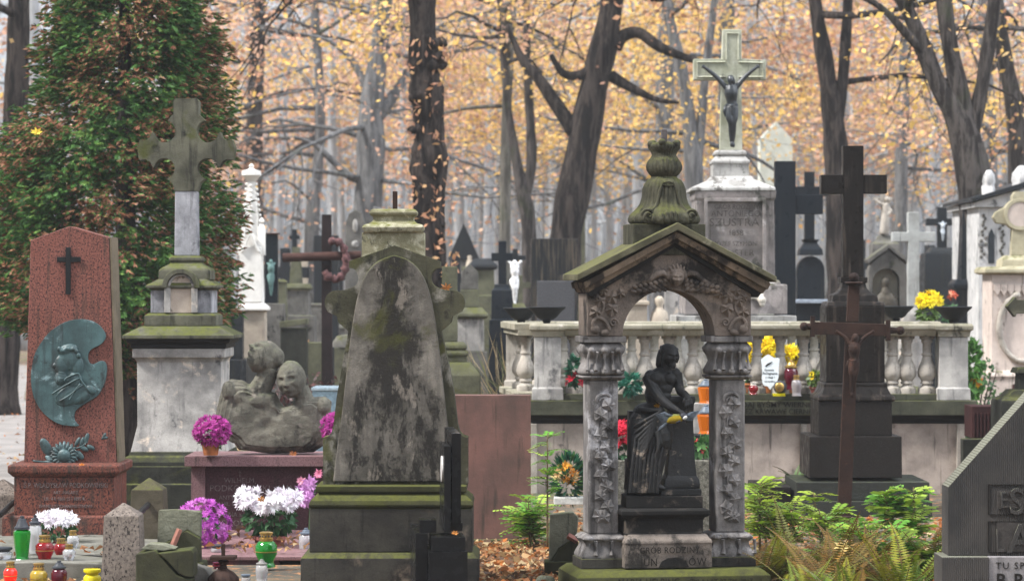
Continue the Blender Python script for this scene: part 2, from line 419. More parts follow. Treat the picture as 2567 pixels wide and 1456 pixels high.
# ------------------------------------------------------------------ setting: ground, path, trees, far wood
def sheet(name, pts, z, mat, label=None):
    me = bpy.data.meshes.new(name); me.from_pydata([(x, y, z) for x, y in pts], [], [tuple(range(len(pts)))]); me.update()
    return tag(link_mesh(name, me, mat), label, kind='structure')
def ground_mat():
    m, nt, b = newmat('forest_soil'); n = NT(nt)
    c = n.mix(n.ramp(n.noise(0.8, 6, 0.65), 0.35, 0.65), (0.05, 0.042, 0.03), (0.11, 0.095, 0.065))
    c = n.mix(n.ramp(n.noise(0.35, 5), 0.5, 0.62), c, (0.05, 0.07, 0.022))
    c = n.mix(n.ramp(n.noise(9, 6, 0.75), 0.52, 0.6), c, (0.33, 0.15, 0.055))
    nt.links.new(c, b.inputs['Base Color']); b.inputs['Roughness'].default_value = 0.95
    n.bump(n.noise(14, 7, 0.7), 0.8, 0.03, b); return m
sheet('ground', [(-250, -30), (250, -30), (250, 500), (-250, 500)], 0, ground_mat())
def path_mat():
    m, nt, b = newmat('path_paving'); n = NT(nt)
    c = n.mix(n.ramp(n.noise(2.5, 6, 0.65), 0.35, 0.7), (0.17, 0.155, 0.145), (0.25, 0.23, 0.215))
    c = n.mix(n.ramp(n.noise(7, 7, 0.75), 0.60, 0.66), c, (0.28, 0.16, 0.08))
    cr = n.vor(0.55, 'DISTANCE_TO_EDGE'); c = n.mix(n.ramp(cr.outputs[0], 0.0, 0.012), (0.14, 0.13, 0.12), c)
    nt.links.new(c, b.inputs['Base Color']); b.inputs['Roughness'].default_value = 0.8
    n.bump(n.noise(30, 5), 0.3, 0.01, b); return m
def gx(px, Y): return (px - HX) * Y / F
sheet('path', [(gx(-500, 20), 20), (gx(345, 21), 21), (gx(150, 30), 30), (gx(60, 41), 41), (gx(75, 60), 60), (gx(-30, 60), 60), (gx(-60, 44), 44), (gx(-900, 20), 20)], 0.004, path_mat())

def tree_mesh(fr, poly, seed, lump=0.08, n=12, burl=0):
    """trunk polylines [(px,py,width)...] -> one mesh builder"""
    mb = MB(fr); rs = random.Random(seed)
    for pi, pl in enumerate(poly):
        P = smooth_path([(x, y, w, d) for x, y, w, d in [(q + (0,))[:4] if len(q) == 3 else q for q in pl]], 5)
        pts = []; rad = []
        for x, y, w, d in P:
            k = 1 + lump * noise.noise(Vector((seed * 3.1 + pi, y * 0.012, 0))) * 2 + burl * max(0, noise.noise(Vector((seed, y * 0.03, 5))))
            pts.append((x, y, d)); rad.append(w * (.5 if burl else .42) * k)
        if pl[0][1] > HY + 100:       # root flare at the ground
            rad[0] *= 1.25; rad[1] *= 1.05
        mb.tube(pts, rad, n)
    return mb

def limbs(rs, mb, start, d, length, rad, depth, tips, droop=0.05):
    """recursive branch; collects twig ends"""
    P = [start]; R = [rad]; dd = d.copy(); seg = 5
    for i in range(seg):
        dd = (dd + Vector((rs.uniform(-.28, .28), rs.uniform(-.28, .28), rs.uniform(-.22, .22) - droop))).normalized()
        P.append(P[-1] + dd * (length / seg)); R.append(rad * (1 - 0.7 * (i + 1) / seg))
        if depth == 0 or (depth == 1 and i >= 3): tips.append((P[-1].copy(), dd.copy()))
    mb.mtube(P, [max(r, 0.004) for r in R], 4 if depth == 0 else 5 if depth < 2 else 7)
    if depth > 0:
        for k in range(3 if depth > 1 else 4):
            i = rs.randint(2, seg); q = Quaternion(Vector((rs.uniform(-1, 1), rs.uniform(-1, 1), rs.uniform(-1, 1))).normalized(), rs.uniform(0.5, 1.1))
            limbs(rs, mb, P[i], (q @ dd).normalized(), length * rs.uniform(0.45, 0.7), max(R[i] * 0.65, 0.006), depth - 1, tips, droop)

PAL = {'pink': [(0.60, 0.34, 0.225), (0.66, 0.41, 0.27), (0.44, 0.27, 0.20), (0.72, 0.47, 0.25)],
       'gold': [(0.78, 0.50, 0.14), (0.82, 0.56, 0.16), (0.58, 0.40, 0.18), (0.70, 0.42, 0.15)],
       'rust': [(0.50, 0.25, 0.14), (0.58, 0.32, 0.18), (0.40, 0.22, 0.15), (0.66, 0.40, 0.19)],
       'lime': [(0.50, 0.44, 0.08), (0.62, 0.50, 0.10), (0.35, 0.38, 0.08), (0.72, 0.48, 0.10)]}
def leaves(rs, tips, per, spread, size, pal, flat=0.55):
    n = len(tips) * per; T = np.repeat(np.array([t[0] for t in tips]), per, 0)
    cen = T + rs.normal(size=(n, 3)) * spread * np.array([1, 1, flat])
    A = rnd_dirs(rs, n); A[:, 2] = A[:, 2] * 0.6 - 0.25; B = np.cross(A, rnd_dirs(rs, n)); B /= np.linalg.norm(B, axis=1, keepdims=True) + 1e-9
    sz = size * .82 * rs.uniform(0.5, 1.3, (n, 1)); A = A * sz; B = B * sz * 0.62
    pc = np.array(PAL[pal])
    col = pc[rs.choice(len(pc), n, p=[.4, .3, .2, .1])] * rs.uniform(0.75, 1.25, (n, 1))
    return cen, A, B, np.clip(col, 0, 1)

def tree(name, label, Y, poly, pal='pink', seed=1, nlimb=9, z0=3.0, z1=11.0, reach=3.0, per=16, bark=None, size=0.075, group='bare autumn trees in the misty wood', spread=0.35, burl=0, lump=0.08, depth=2, limb_r=0.055, row_low=None, sprout=False):
    fr = Fr(poly[0][0][0], None, Y); t = thing(name, label, 'tree', fr, group)
    bark = bark or BARK
    mb = tree_mesh(fr, poly, seed, lump, 14 if burl else 10, burl); rs = random.Random(seed); tips = []
    main = poly[0]
    for k in range(nlimb):
        z = rs.uniform(z0, z1)
        # point on the main trunk at this height
        y = HY - (z - CH) / fr.s; px = main[-1][0]; w = main[-1][2]
        for a, b in zip(main, main[1:]):
            if b[1] <= y <= a[1]:
                u = (a[1] - y) / (a[1] - b[1]); px = a[0] + (b[0] - a[0]) * u; w = a[2] + (b[2] - a[2]) * u
        ang = rs.uniform(0, 2 * math.pi); up = rs.uniform(-0.15, 0.55)
        d = Vector((math.cos(ang), math.sin(ang) * 0.8, up)).normalized()
        limbs(rs, mb, fr(px, y, 0), d, reach * rs.uniform(0.7, 1.25), min(limb_r * rs.uniform(.6, 1.2), w * fr.s * 0.35), depth, tips)
    if burl:
        for k in range(34):
            y = rs.uniform(30, 720); px = 1072 + rs.uniform(-34, 34); mb.ell(px, y, -rs.uniform(10, 34), rs.uniform(10, 24), rs.uniform(9, 20), rs.uniform(8, 18), rs.uniform(-40, 40), 8, 6)
    mb.build('trunk', bark, t, smooth=180, jitter=0.02 if burl else 0.0, jfreq=9, fix=False)
    r2 = np.random.RandomState(seed + 100)
    c, A, B, col = leaves(r2, tips, max(3, int(per * .31)), spread, size, pal)
    row = HY - (fr.loc.z + c[:, 2] - CH) / fr.s        # few leaves hang low under the crowns
    kp = r2.rand(len(c)) < np.interp(row, [300, 420, 540], [1, .55, .04] if row_low is None else row_low)
    c, A, B, col = c[kp], A[kp], B[kp], col[kp]
    if sprout:                       # short leafy shoots straight from the old trunk
        n2 = 260; yy = r2.uniform(100, 700, n2); px = 1072 + r2.uniform(-62, 72, n2)
        cl = np.array([fr(a, b, -r2.uniform(30, 52)) for a, b in zip(px + 10 * np.sin(yy * .05), yy)])
        A2 = rnd_dirs(r2, n2) * 0.05; B2 = np.cross(A2, rnd_dirs(r2, n2)) * 0.5
        pc = np.array(PAL['rust']); cc = pc[r2.randint(0, 4, n2)]
        c = np.vstack([c, cl]); A = np.vstack([A, A2]); B = np.vstack([B, B2]); col = np.vstack([col, cc])
    quads('crown', c, A, B, col, LEAF, t)
    return t

def g(Y): return gy(Y)
tree('old_tree', 'thick dark gnarled trunk with burls and leafy shoots behind the mossy headstone', 33,
     [[(1088, g(33), 100), (1078, 760, 92), (1075, 600, 88), (1074, 450, 84), (1076, 330, 82), (1066, 200, 76), (1060, 100, 72), (1058, 0, 72), (1050, -300, 60), (1040, -900, 26)]],
     'rust', 3, 8, 4.6, 9, 2.6, 10, BARK_DARK, 0.05, burl=0.3, lump=0.14, sprout=True, group=None, limb_r=0.05)
tree('leaning_tree', 'big dark leaning trunk with arching limbs left of the tall crucifix', 44,
     [[(1400, g(44), 120), (1412, 640, 104), (1450, 420, 96), (1488, 220, 88), (1525, 60, 78), (1545, -100, 66), (1580, -400, 30)],
      [(1540, 120, 42), (1560, 92, 38), (1600, 85, 34, -20), (1650, 120, 30, -30), (1720, 150, 22, -40), (1800, 170, 12, -50)],
      [(1440, 330, 56), (1400, 270, 44, 10), (1345, 190, 32, 20), (1310, 150, 24, 30), (1270, 60, 14, 40)],
      [(1500, 160, 40), (1455, 190, 34, -10), (1410, 185, 26, -20), (1380, 140, 14, -30)],
      [(1530, 190, 36), (1570, 215, 30, -10), (1640, 250, 18, -20), (1700, 260, 10, -30)],
      [(1555, -50, 40), (1640, 0, 24, -20), (1720, -30, 14, -30)]], 'gold', 5, 6, 6.2, 10, 3.2, 14, BARK_DARK, 0.07, group=None)
tree('ash_tree', 'broad grey trunk with a low left limb behind the wooden cross', 55,
     [[(912, g(55), 112), (918, 600, 92), (928, 420, 84), (930, 280, 76), (945, 160, 58), (962, 0, 48), (970, -300, 28)],
      [(920, 450, 30), (880, 445, 26, -20), (835, 405, 20, -30), (790, 365, 14, -40), (740, 345, 8, -50)],
      [(940, 300, 44), (985, 240, 34, 10), (1020, 180, 24, 20), (1050, 80, 16, 30)],
      [(930, 240, 30), (880, 150, 20, 20), (820, 100, 12, 30), (740, 80, 8, 40), (640, 60, 6, 40)]], 'pink', 7, 13, 3.0, 9, 3.6, 24, BARK_HAZY_MID, 0.07, row_low=[1, .85, .15], limb_r=.05)
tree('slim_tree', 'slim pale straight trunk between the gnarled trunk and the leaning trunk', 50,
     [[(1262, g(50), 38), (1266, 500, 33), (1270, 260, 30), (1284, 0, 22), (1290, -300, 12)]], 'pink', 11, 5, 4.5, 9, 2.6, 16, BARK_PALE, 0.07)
tree('forked_tree', 'dark trunk forking low beside the slim pale trunk', 48,
     [[(1334, g(48), 56), (1325, 580, 46), (1312, 490, 42), (1288, 370, 28), (1268, 220, 22), (1252, 0, 18), (1235, -250, 10)],
      [(1316, 500, 30), (1332, 400, 30), (1324, 220, 26), (1318, 20, 20), (1315, -200, 12)]], 'gold', 13, 5, 5.0, 9, 2.6, 16, BARK, 0.07)
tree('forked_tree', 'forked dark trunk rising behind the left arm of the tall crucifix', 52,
     [[(1748, g(52), 66), (1740, 480, 58), (1730, 330, 46), (1708, 180, 36), (1680, 60, 32), (1655, -60, 26), (1630, -250, 14)],
      [(1742, 440, 34), (1756, 320, 30), (1768, 180, 26), (1790, 0, 20), (1800, -200, 12)]], 'gold', 17, 6, 4.2, 9, 2.8, 20, BARK_HAZY_MID, 0.075)
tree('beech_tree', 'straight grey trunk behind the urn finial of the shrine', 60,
     [[(1662, g(60), 66), (1664, 400, 58), (1668, 150, 52), (1674, -50, 44), (1680, -300, 24)]], 'gold', 19, 9, 3.0, 9, 3.4, 22, BARK_HAZY_MID, 0.08)
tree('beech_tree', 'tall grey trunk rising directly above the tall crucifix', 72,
     [[(1826, g(72), 62), (1824, 400, 56), (1820, 0, 50), (1818, -300, 26)]], 'rust', 23, 10, 3.5, 10, 3.6, 22, BARK_HAZY_MID, 0.085)
tree('oak_tree', 'stout dark trunk splitting in two between the black crosses', 42,
     [[(2112, g(42), 92), (2104, 640, 80), (2098, 420, 74), (2085, 280, 64), (2068, 160, 52), (2046, 30, 42), (2030, -100, 34), (2000, -350, 16)],
      [(2096, 330, 40), (2112, 200, 34), (2122, 60, 32), (2132, -120, 24), (2150, -300, 12)]], 'rust', 29, 8, 3.6, 8, 2.8, 18, BARK_DARK, 0.065)
tree('limbed_tree', 'great curving trunk with sweeping limbs at the upper right', 34,
     [[(2490, g(34), 140), (2466, 640, 120), (2448, 500, 112), (2430, 390, 104), (2398, 290, 78), (2352, 215, 58), (2318, 130, 50), (2285, 50, 44), (2240, -40, 36), (2160, -200, 20)],
      [(2432, 330, 60), (2400, 210, 54), (2378, 100, 50), (2366, 0, 50), (2356, -150, 42), (2350, -350, 22)],
      [(2436, 330, 50), (2458, 230, 44), (2476, 120, 42), (2492, 0, 40), (2510, -200, 24)],
      [(2330, 150, 30), (2262, 80, 26, -20), (2200, 20, 20, -30), (2120, -20, 14, -30), (2040, -60, 8, -40)]], 'gold', 31, 7, 5.0, 8, 2.6, 14, BARK, 0.06, group=None)
tree('beech_tree', 'dark straight trunk behind the pale grey cross on the right', 60,
     [[(2262, g(60), 46), (2258, 420, 38), (2266, 200, 34), (2272, -50, 28), (2276, -300, 14)]], 'pink', 37, 9, 3.0, 9, 3.4, 22, BARK_HAZY_MID, 0.08)
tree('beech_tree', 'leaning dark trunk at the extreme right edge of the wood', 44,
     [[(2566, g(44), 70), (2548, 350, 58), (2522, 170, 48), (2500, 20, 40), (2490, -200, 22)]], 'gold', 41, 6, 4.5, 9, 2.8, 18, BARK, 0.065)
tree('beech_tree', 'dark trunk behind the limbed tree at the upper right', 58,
     [[(2486, g(58), 52), (2480, 350, 46), (2470, 150, 40), (2462, -100, 30)]], 'pink', 43, 8, 3.5, 9, 3.2, 20, BARK_HAZY_MID, 0.08)
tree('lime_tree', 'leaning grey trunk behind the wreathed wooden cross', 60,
     [[(772, g(60), 52), (782, 560, 42), (796, 430, 34), (802, 250, 30), (790, 50, 24), (780, -200, 12)]], 'pink', 47, 13, 2.6, 8, 3.6, 30, BARK_HAZY_MID, 0.08, row_low=[1, .85, .15], limb_r=.05)
tree('lime_tree', 'dark trunk showing over the white gothic pinnacle', 64,
     [[(640, g(64), 66), (636, 420, 56), (642, 200, 48), (650, -50, 38), (650, -250, 18)],
      [(640, 430, 36), (690, 420, 26, -10), (740, 380, 20, -20), (790, 345, 12, -30)]], 'pink', 53, 13, 2.6, 8, 3.6, 30, BARK_DARK, 0.08, row_low=[1, .85, .15], limb_r=.05)
tree('beech_tree', 'dark trunk at the left edge behind the conifer', 36,
     [[(6, g(36), 96), (18, 800, 80), (34, 400, 76), (44, 150, 70), (48, -50, 62), (50, -350, 34)]], 'gold', 59, 7, 3.6, 8, 2.4, 14, BARK_DARK, 0.06)
# the farther trees: one slender tree, repeated with its own crown, standing where the photo shows grey trunks
FARX = [(690, 78, 26), (835, 84, 28), (735, 100, 18), (865, 92, 22), (1000, 76, 24), (1120, 90, 26), (1162, 84, 30), (1200, 98, 18), (1222, 70, 30),
        (1300, 92, 20), (1375, 96, 26), (1390, 80, 34), (1580, 88, 26), (1610, 74, 36), (1535, 100, 22), (1720, 96, 18), (1880, 90, 30), (1935, 84, 26),
        (1980, 98, 30), (2020, 90, 24), (2180, 86, 26), (2215, 98, 20), (2300, 88, 34), (2330, 76, 40), (2375, 96, 30), (590, 90, 24), (2420, 100, 24), (1450, 104, 22), (100, 60, 40), (60, 74, 36), (668, 96, 16), (760, 88, 14), (905, 104, 18), (1025, 98, 14), (1145, 104, 16), (1240, 88, 16), (1340, 82, 18), (1360, 104, 14), (1490, 84, 16), (1555, 92, 16), (1640, 100, 16), (1700, 82, 18), (1770, 92, 16), (1850, 102, 18), (1910, 76, 18), (2000, 80, 16), (2145, 78, 18), (2160, 100, 16), (2240, 92, 18), (2285, 100, 16), (2350, 84, 16), (2400, 90, 18), (2530, 86, 20)]
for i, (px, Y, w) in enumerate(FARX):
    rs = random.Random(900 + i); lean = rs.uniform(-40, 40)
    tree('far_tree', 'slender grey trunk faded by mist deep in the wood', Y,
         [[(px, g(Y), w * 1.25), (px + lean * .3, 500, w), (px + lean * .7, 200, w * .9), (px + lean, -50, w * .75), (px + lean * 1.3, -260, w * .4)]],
         rs.choice(['pink', 'pink', 'gold', 'gold', 'rust']), 1000 + i, 10, 5.0, 11, 3.4, 16, BARK_HAZY, 0.10, 'far trees fading into the mist', 0.45, depth=2, limb_r=0.05)

def far_wood():
    rs = np.random.RandomState(77); mb = MB(Fr(HX, None, 125)); r = random.Random(77)
    for k in range(260):
        Y = r.uniform(-12, 35); x = r.uniform(-48, 48) ; w = r.uniform(0.1, 0.28); h = r.uniform(14, 19); l = r.uniform(-1.2, 1.2)
        P = [Vector((x + l * t, Y, h * t)) for t in (0, .3, .6, 1)]; mb.mtube(P, [w, w * .8, w * .6, w * .2], 6)
        for j in range(6):
            t = r.uniform(.25, .9); a = r.uniform(0, 6.28); L = r.uniform(2, 4); q = Vector((x + l * t, Y, h * t)); d = Vector((math.cos(a), math.sin(a), r.uniform(0, .6)))
            mb.mtube([q, q + d * L * .5, q + d * L + Vector((0, 0, .3))], [w * .35, w * .25, .02], 5)
    t = mb.build('far_wood', BARK_HAZY, None, smooth=180, loc=mb.fr.loc, fix=False); tag(t, 'faint far wood of grey trunks and orange leaves dissolving in mist', 'wood', kind='stuff')
    n = 4200; cl = np.stack([rs.uniform(-48, 48, 520), rs.uniform(-12, 38, 520), rs.uniform(7.2, 17, 520)], 1)
    pick = rs.randint(0, 520, n); cen = cl[pick] + rs.normal(size=(n, 3)) * np.array([1.1, 1.1, .7]); cen[:, 2] = np.maximum(cen[:, 2], 5.5)
    A = rnd_dirs(rs, n); B = np.cross(A, rnd_dirs(rs, n)); sz = rs.uniform(.10, .19, (n, 1))
    pal = np.array(PAL['pink'] + PAL['gold'])[rs.randint(0, 8, 520)]; col = np.clip(pal[pick] * rs.uniform(.8, 1.2, (n, 1)), 0, 1)
    quads('foliage', cen, A * sz, B * sz * .7, col, LEAF, t)
far_wood()

# mist: one closed box of even density round everything
def haze():
    mb = MB(Fr(HX, None, 1)); x0, x1, y0, y1, z0, z1 = -70, 70, -8, 168, -1.0, 24
    p = [(x, y, z) for z in (z0, z1) for x, y in ((x0, y0), (x1, y0), (x1, y1), (x0, y1))]
    me = bpy.data.meshes.new('haze'); me.from_pydata(p, [], [(0, 3, 2, 1), (4, 5, 6, 7), (0, 1, 5, 4), (1, 2, 6, 5), (2, 3, 7, 6), (3, 0, 4, 7)]); me.update()
    m = bpy.data.materials.new('haze'); m.use_nodes = True; nt = m.node_tree; nt.nodes.clear()
    o = nt.nodes.new('ShaderNodeOutputMaterial'); v = nt.nodes.new('ShaderNodeVolumePrincipled')
    v.inputs['Color'].default_value = (0.80, 0.83, 0.88, 1); v.inputs['Density'].default_value = HAZE; v.inputs['Anisotropy'].default_value = 0.2
    nt.links.new(v.outputs[0], o.inputs['Volume'])
    tag(link_mesh('haze', me, m), 'thin grey autumn mist filling the wood', kind='stuff')
HAZE = 0.0008
haze()
# ------------------------------------------------------------------ materials of the graves
RED = granite('red_granite', (0.27, 0.105, 0.08), (0.175, 0.066, 0.053), (0.045, 0.028, 0.028), 0.45, 120, 0.75, 0.25, 0.15)
RED_DIRTY = granite('red_granite_dirty', (0.24, 0.085, 0.058), (0.15, 0.05, 0.038), (0.035, 0.025, 0.025), 0.5, 120, 0.8, 0.35, 0.45)
SIDE_STONE = stone('rough_edge_stone', (0.20, 0.16, 0.11), (0.13, 0.11, 0.075), moss=0.3)
BRONZE = stone('green_bronze', (0.075, 0.155, 0.16), (0.025, 0.06, 0.063), dark=(0.014, 0.024, 0.025), crust=0.42, crust_scale=7, streak=0.4, pale=0.35, palecol=(0.26, 0.38, 0.40), scale=3.5, rough=0.5, bump=0.25, spec=0.5, mosscol=(.1, .1, .1))
BRONZE_DARK = stone('dark_bronze', (0.03, 0.034, 0.036), (0.018, 0.02, 0.022), rough=0.5, bump=0.15, grain=0.1)
LETTER = simple('worn_letter_paint', (0.17, 0.135, 0.13), 0.9, spec=.1, var=.5, vscale=60)
LETTER_DARK = simple('dark_cut_letter', (0.018, 0.016, 0.014), 0.9, spec=.05)
LETTER_FADED = simple('faded_cut_letter', (0.075, 0.066, 0.06), 0.9, spec=.05, var=.7, vscale=30)
MOSSY = stone('mossy_sandstone', (0.17, 0.165, 0.12), (0.085, 0.083, 0.06), crust=0.2, streak=0.45, moss=0.55, topmoss=0.6, bump=0.6, mosscol=(0.10, 0.11, 0.025))
MARBLE = stone('weathered_marble', (0.41, 0.39, 0.365), (0.25, 0.24, 0.228), dark=(0.10, 0.10, 0.105), crust=0.26, crust_scale=8, streak=0.3, bump=0.35, topmoss=0.2, pale=0.2, palecol=(0.62, 0.52, 0.42))
SHAFT = stone('grey_marble_shaft', (0.37, 0.37, 0.39), (0.18, 0.18, 0.195), dark=(0.07, 0.07, 0.08), crust=0.3, streak=0.42, bump=0.3)
BEIGE = stone('beige_patch', (0.52, 0.44, 0.36), (0.42, 0.34, 0.28), dark=(0.05, 0.04, 0.035), crust=0.25, crust_scale=12)
DARKST = stone('dark_moss_stone', (0.06, 0.062, 0.05), (0.035, 0.036, 0.03), moss=0.3, topmoss=0.5, streak=0.4, bump=0.6)
PURPLE = granite('purple_granite', (0.15, 0.072, 0.08), (0.105, 0.05, 0.058), (0.06, 0.035, 0.04), 0.5, 170, 0.4, 0.1, 0.15)
PURPLE_TOP = granite('purple_granite_pale', (0.27, 0.155, 0.16), (0.20, 0.115, 0.12), (0.11, 0.065, 0.07), 0.5, 170, 0.45, 0.1, 0.1)
BUST = stone('bust_stone', (0.215, 0.2, 0.16), (0.12, 0.115, 0.092), dark=(0.035, 0.034, 0.03), crust=0.38, streak=0.25, moss=0.2, topmoss=0.25, bump=0.7, mosscol=(0.13, 0.14, 0.08), pale=0.2, palecol=(0.27, 0.235, 0.20), bdist=0.014)
POST = granite('grey_post_granite', (0.24, 0.20, 0.17), (0.17, 0.14, 0.12), (0.055, 0.045, 0.04), 0.9, 90, 0.6)
IRON = stone('dull_iron', (0.03, 0.028, 0.027), (0.02, 0.018, 0.017), rough=0.55, bump=0.3)
RUST = stone('rusty_iron', (0.062, 0.033, 0.024), (0.032, 0.019, 0.016), dark=(0.015, 0.011, 0.01), crust=0.25, pale=0.3, palecol=(0.13, 0.05, 0.028), rough=0.75, bump=0.35)
BLACKG = granite('black_granite', (0.012, 0.012, 0.013), (0.017, 0.017, 0.018), (0.03, 0.03, 0.032), 0.22, 200, 0.3)
PINKSLAB = stone('pink_granite_back', (0.225, 0.115, 0.095), (0.13, 0.083, 0.07), dark=(0.07, 0.055, 0.045), streak=0.38, crust=0.25, crust_scale=2.5, scale=2.5, bump=0.25, rough=0.6, moss=0.05)

def zz(k, ox, oy):
    return lambda u, v: (ox + k * u, oy + k * v)

# ------------------------------------------------------------------ red granite stele with the bronze palette
def red_stele():
    fr = Fr(175, None, 17.3)
    t = thing('granite_stele', 'tall red granite stele with a green bronze palette and dark cross', 'gravestone', fr)
    m = MB(fr); m.prism([(60, 1160), (292, 1160), (273, 596), (175, 567), (77, 602)], 0, 118); m.build('stele', RED, t, bevel=0.004)
    m = MB(fr); m.prism([(293.3, 1160), (298, 1160), (279, 594), (274.5, 594)], 1, 117); m.build('rough_side', SIDE_STONE, t)
    m = MB(fr); m.box(165, 178, 620, 738, -5, -1); m.box(143, 165, 644, 657, -4.5, -1); m.box(178, 203, 644, 657, -4.5, -1); m.build('bronze_cross', BRONZE_DARK, t, bevel=0.002)
    q = zz(0.2786, 72.4, 782.2)
    pal = [(470, 62), (560, 75), (640, 120), (690, 190), (690, 240), (650, 290), (590, 320), (550, 350), (535, 400), (545, 450), (580, 468), (610, 455), (650, 437), (690, 450), (705, 500), (700, 570), (680, 650), (630, 740), (560, 790), (480, 840), (430, 880), (412, 930), (420, 980), (455, 1020), (390, 1022), (300, 1010), (220, 975), (140, 910), (80, 830), (40, 730), (22, 600), (35, 470), (60, 370), (110, 280), (180, 190), (270, 120), (370, 75)]
    P = smooth_path([q(*a) for a in pal + [pal[0]]], 3)[:-1]
    m = MB(fr); m.prism(P, -9, -0.8); pl = m.build('palette_plaque', BRONZE, t, bevel=0.004)
    # relief of a bearded head in profile and a coat collar
    m = MB(fr)
    def e(u, v, ru, rv, rd, rot=0, d=-9): x, y = q(u, v); m.ell(x, y, d + 1, ru * .2786, rv * .2786, rd * .62, rot, 12, 8)
    e(370, 420, 105, 100, 12); e(300, 480, 70, 100, 12); e(290, 590, 58, 70, 13, 15); e(355, 340, 95, 55, 13, -15); e(235, 480, 20, 28, 8, 20); e(275, 425, 30, 16, 9)
    e(375, 490, 26, 40, 9); e(440, 480, 60, 90, 9); e(300, 545, 45, 18, 12, 10); e(420, 620, 70, 90, 10); e(390, 740, 170, 90, 11, -25); e(560, 700, 60, 45, 10, 20); e(480, 760, 110, 55, 10, -30)
    for k in range(9): e(280 + 22 * k, 330 + 9 * (k % 3) * (k - 4) ** 2 * .2, 20, 26, 8, 20 * k, -14)
    m.build('portrait_relief', BRONZE, pl, smooth=180, remesh=0.0028, relax=2)
    m = MB(fr)
    for pts in ([(215, 735), (330, 660), (460, 590)], [(330, 620), (345, 590), (450, 550), (470, 600), (560, 720)], [(280, 800), (380, 740), (490, 650)], [(470, 640), (400, 740), (370, 790)]):
        m.tube([(*q(*a), -14) for a in smooth_path(pts, 4)], 2.2, 6)
    m.build('collar_relief', BRONZE, pl, smooth=180)
    # sunflower and sprig
    m = MB(fr); cx, cy = q(322, 1288)
    m.ell(cx, cy, -12, 17, 17, 8, 0, 18, 8)
    for r0, w, n, d, sh in ((27, 5, 20, -8, 0), (23, 5, 18, -11, 9)):
        for k in range(n):
            a = math.radians(k * 360 / n + sh); x, y = cx + r0 * math.cos(a), cy - r0 * math.sin(a)
            m.ell(x, y, d, 10, 4.4, 2.5, -math.degrees(a), 8, 5)
    def leafe(u, v, L, W, rot, d=-6): x, y = q(u, v); m.ell(x, y, d, L, W, 3, rot, 10, 6)
    leafe(160, 1215, 26, 13, 62); leafe(200, 1320, 16, 8, 30); leafe(440, 1165, 14, 5, -62); leafe(480, 1165, 14, 5, -70); leafe(522, 1135, 15, 6, -75); leafe(500, 1225, 13, 6, 25); leafe(560, 1215, 12, 6, 30); leafe(460, 1285, 14, 8, 50); leafe(190, 1350, 14, 5, 12)
    for pts in ([(40, 1335), (160, 1345), (270, 1320)], [(400, 1230), (480, 1205), (530, 1160)]):
        m.tube([(*q(*a), -6) for a in smooth_path(pts, 4)], 2.6, 6)
    m.build('sunflower_relief', BRONZE, t, smooth=180)
    m = MB(fr); leafe(682, 1110, 9, 4, -65); leafe(690, 1128, 7, 4, -15); leafe(676, 1125, 8, 4, -45); m.build('sprig_relief', BRONZE, t, smooth=180)
    m = MB(fr); m.stack(172, 40, [(1158.5, 132, 118), (1162, 138, 124), (1178, 138, 124), (1186, 130, 118), (1190, 126, 114)]); m.build('cornice', RED_DIRTY, t, bevel=0.004)
    m = MB(fr); m.stack(172, 40, [(1190.5, 124, 112), (1284, 124, 112)]); d = m.build('plinth', RED_DIRTY, t, bevel=0.003)
    for s, x, y, sz in (('Ś.P. WŁADYSŁAW PODKOWIŃSKI', 176, 1216, 12.5), ('ART. MALARZ', 176, 1232, 8), ('UR. 4 II 1866 †5 I 1895 R.', 174, 1248, 9), ('SWEMU UKOCHANEMU SYNOWI', 176, 1266, 8)):
        text(s, x, y, sz, -73, fr, LETTER, d, sx=0.80 if len(s) > 20 else 0.9, ext=0.0012)
    m = MB(fr); m.stack(163, 40, [(1284.5, 138, 124), (1290, 142, 128), (1372, 144, 130)]); m.build('base', RED_DIRTY, t, bevel=0.004)
red_stele()

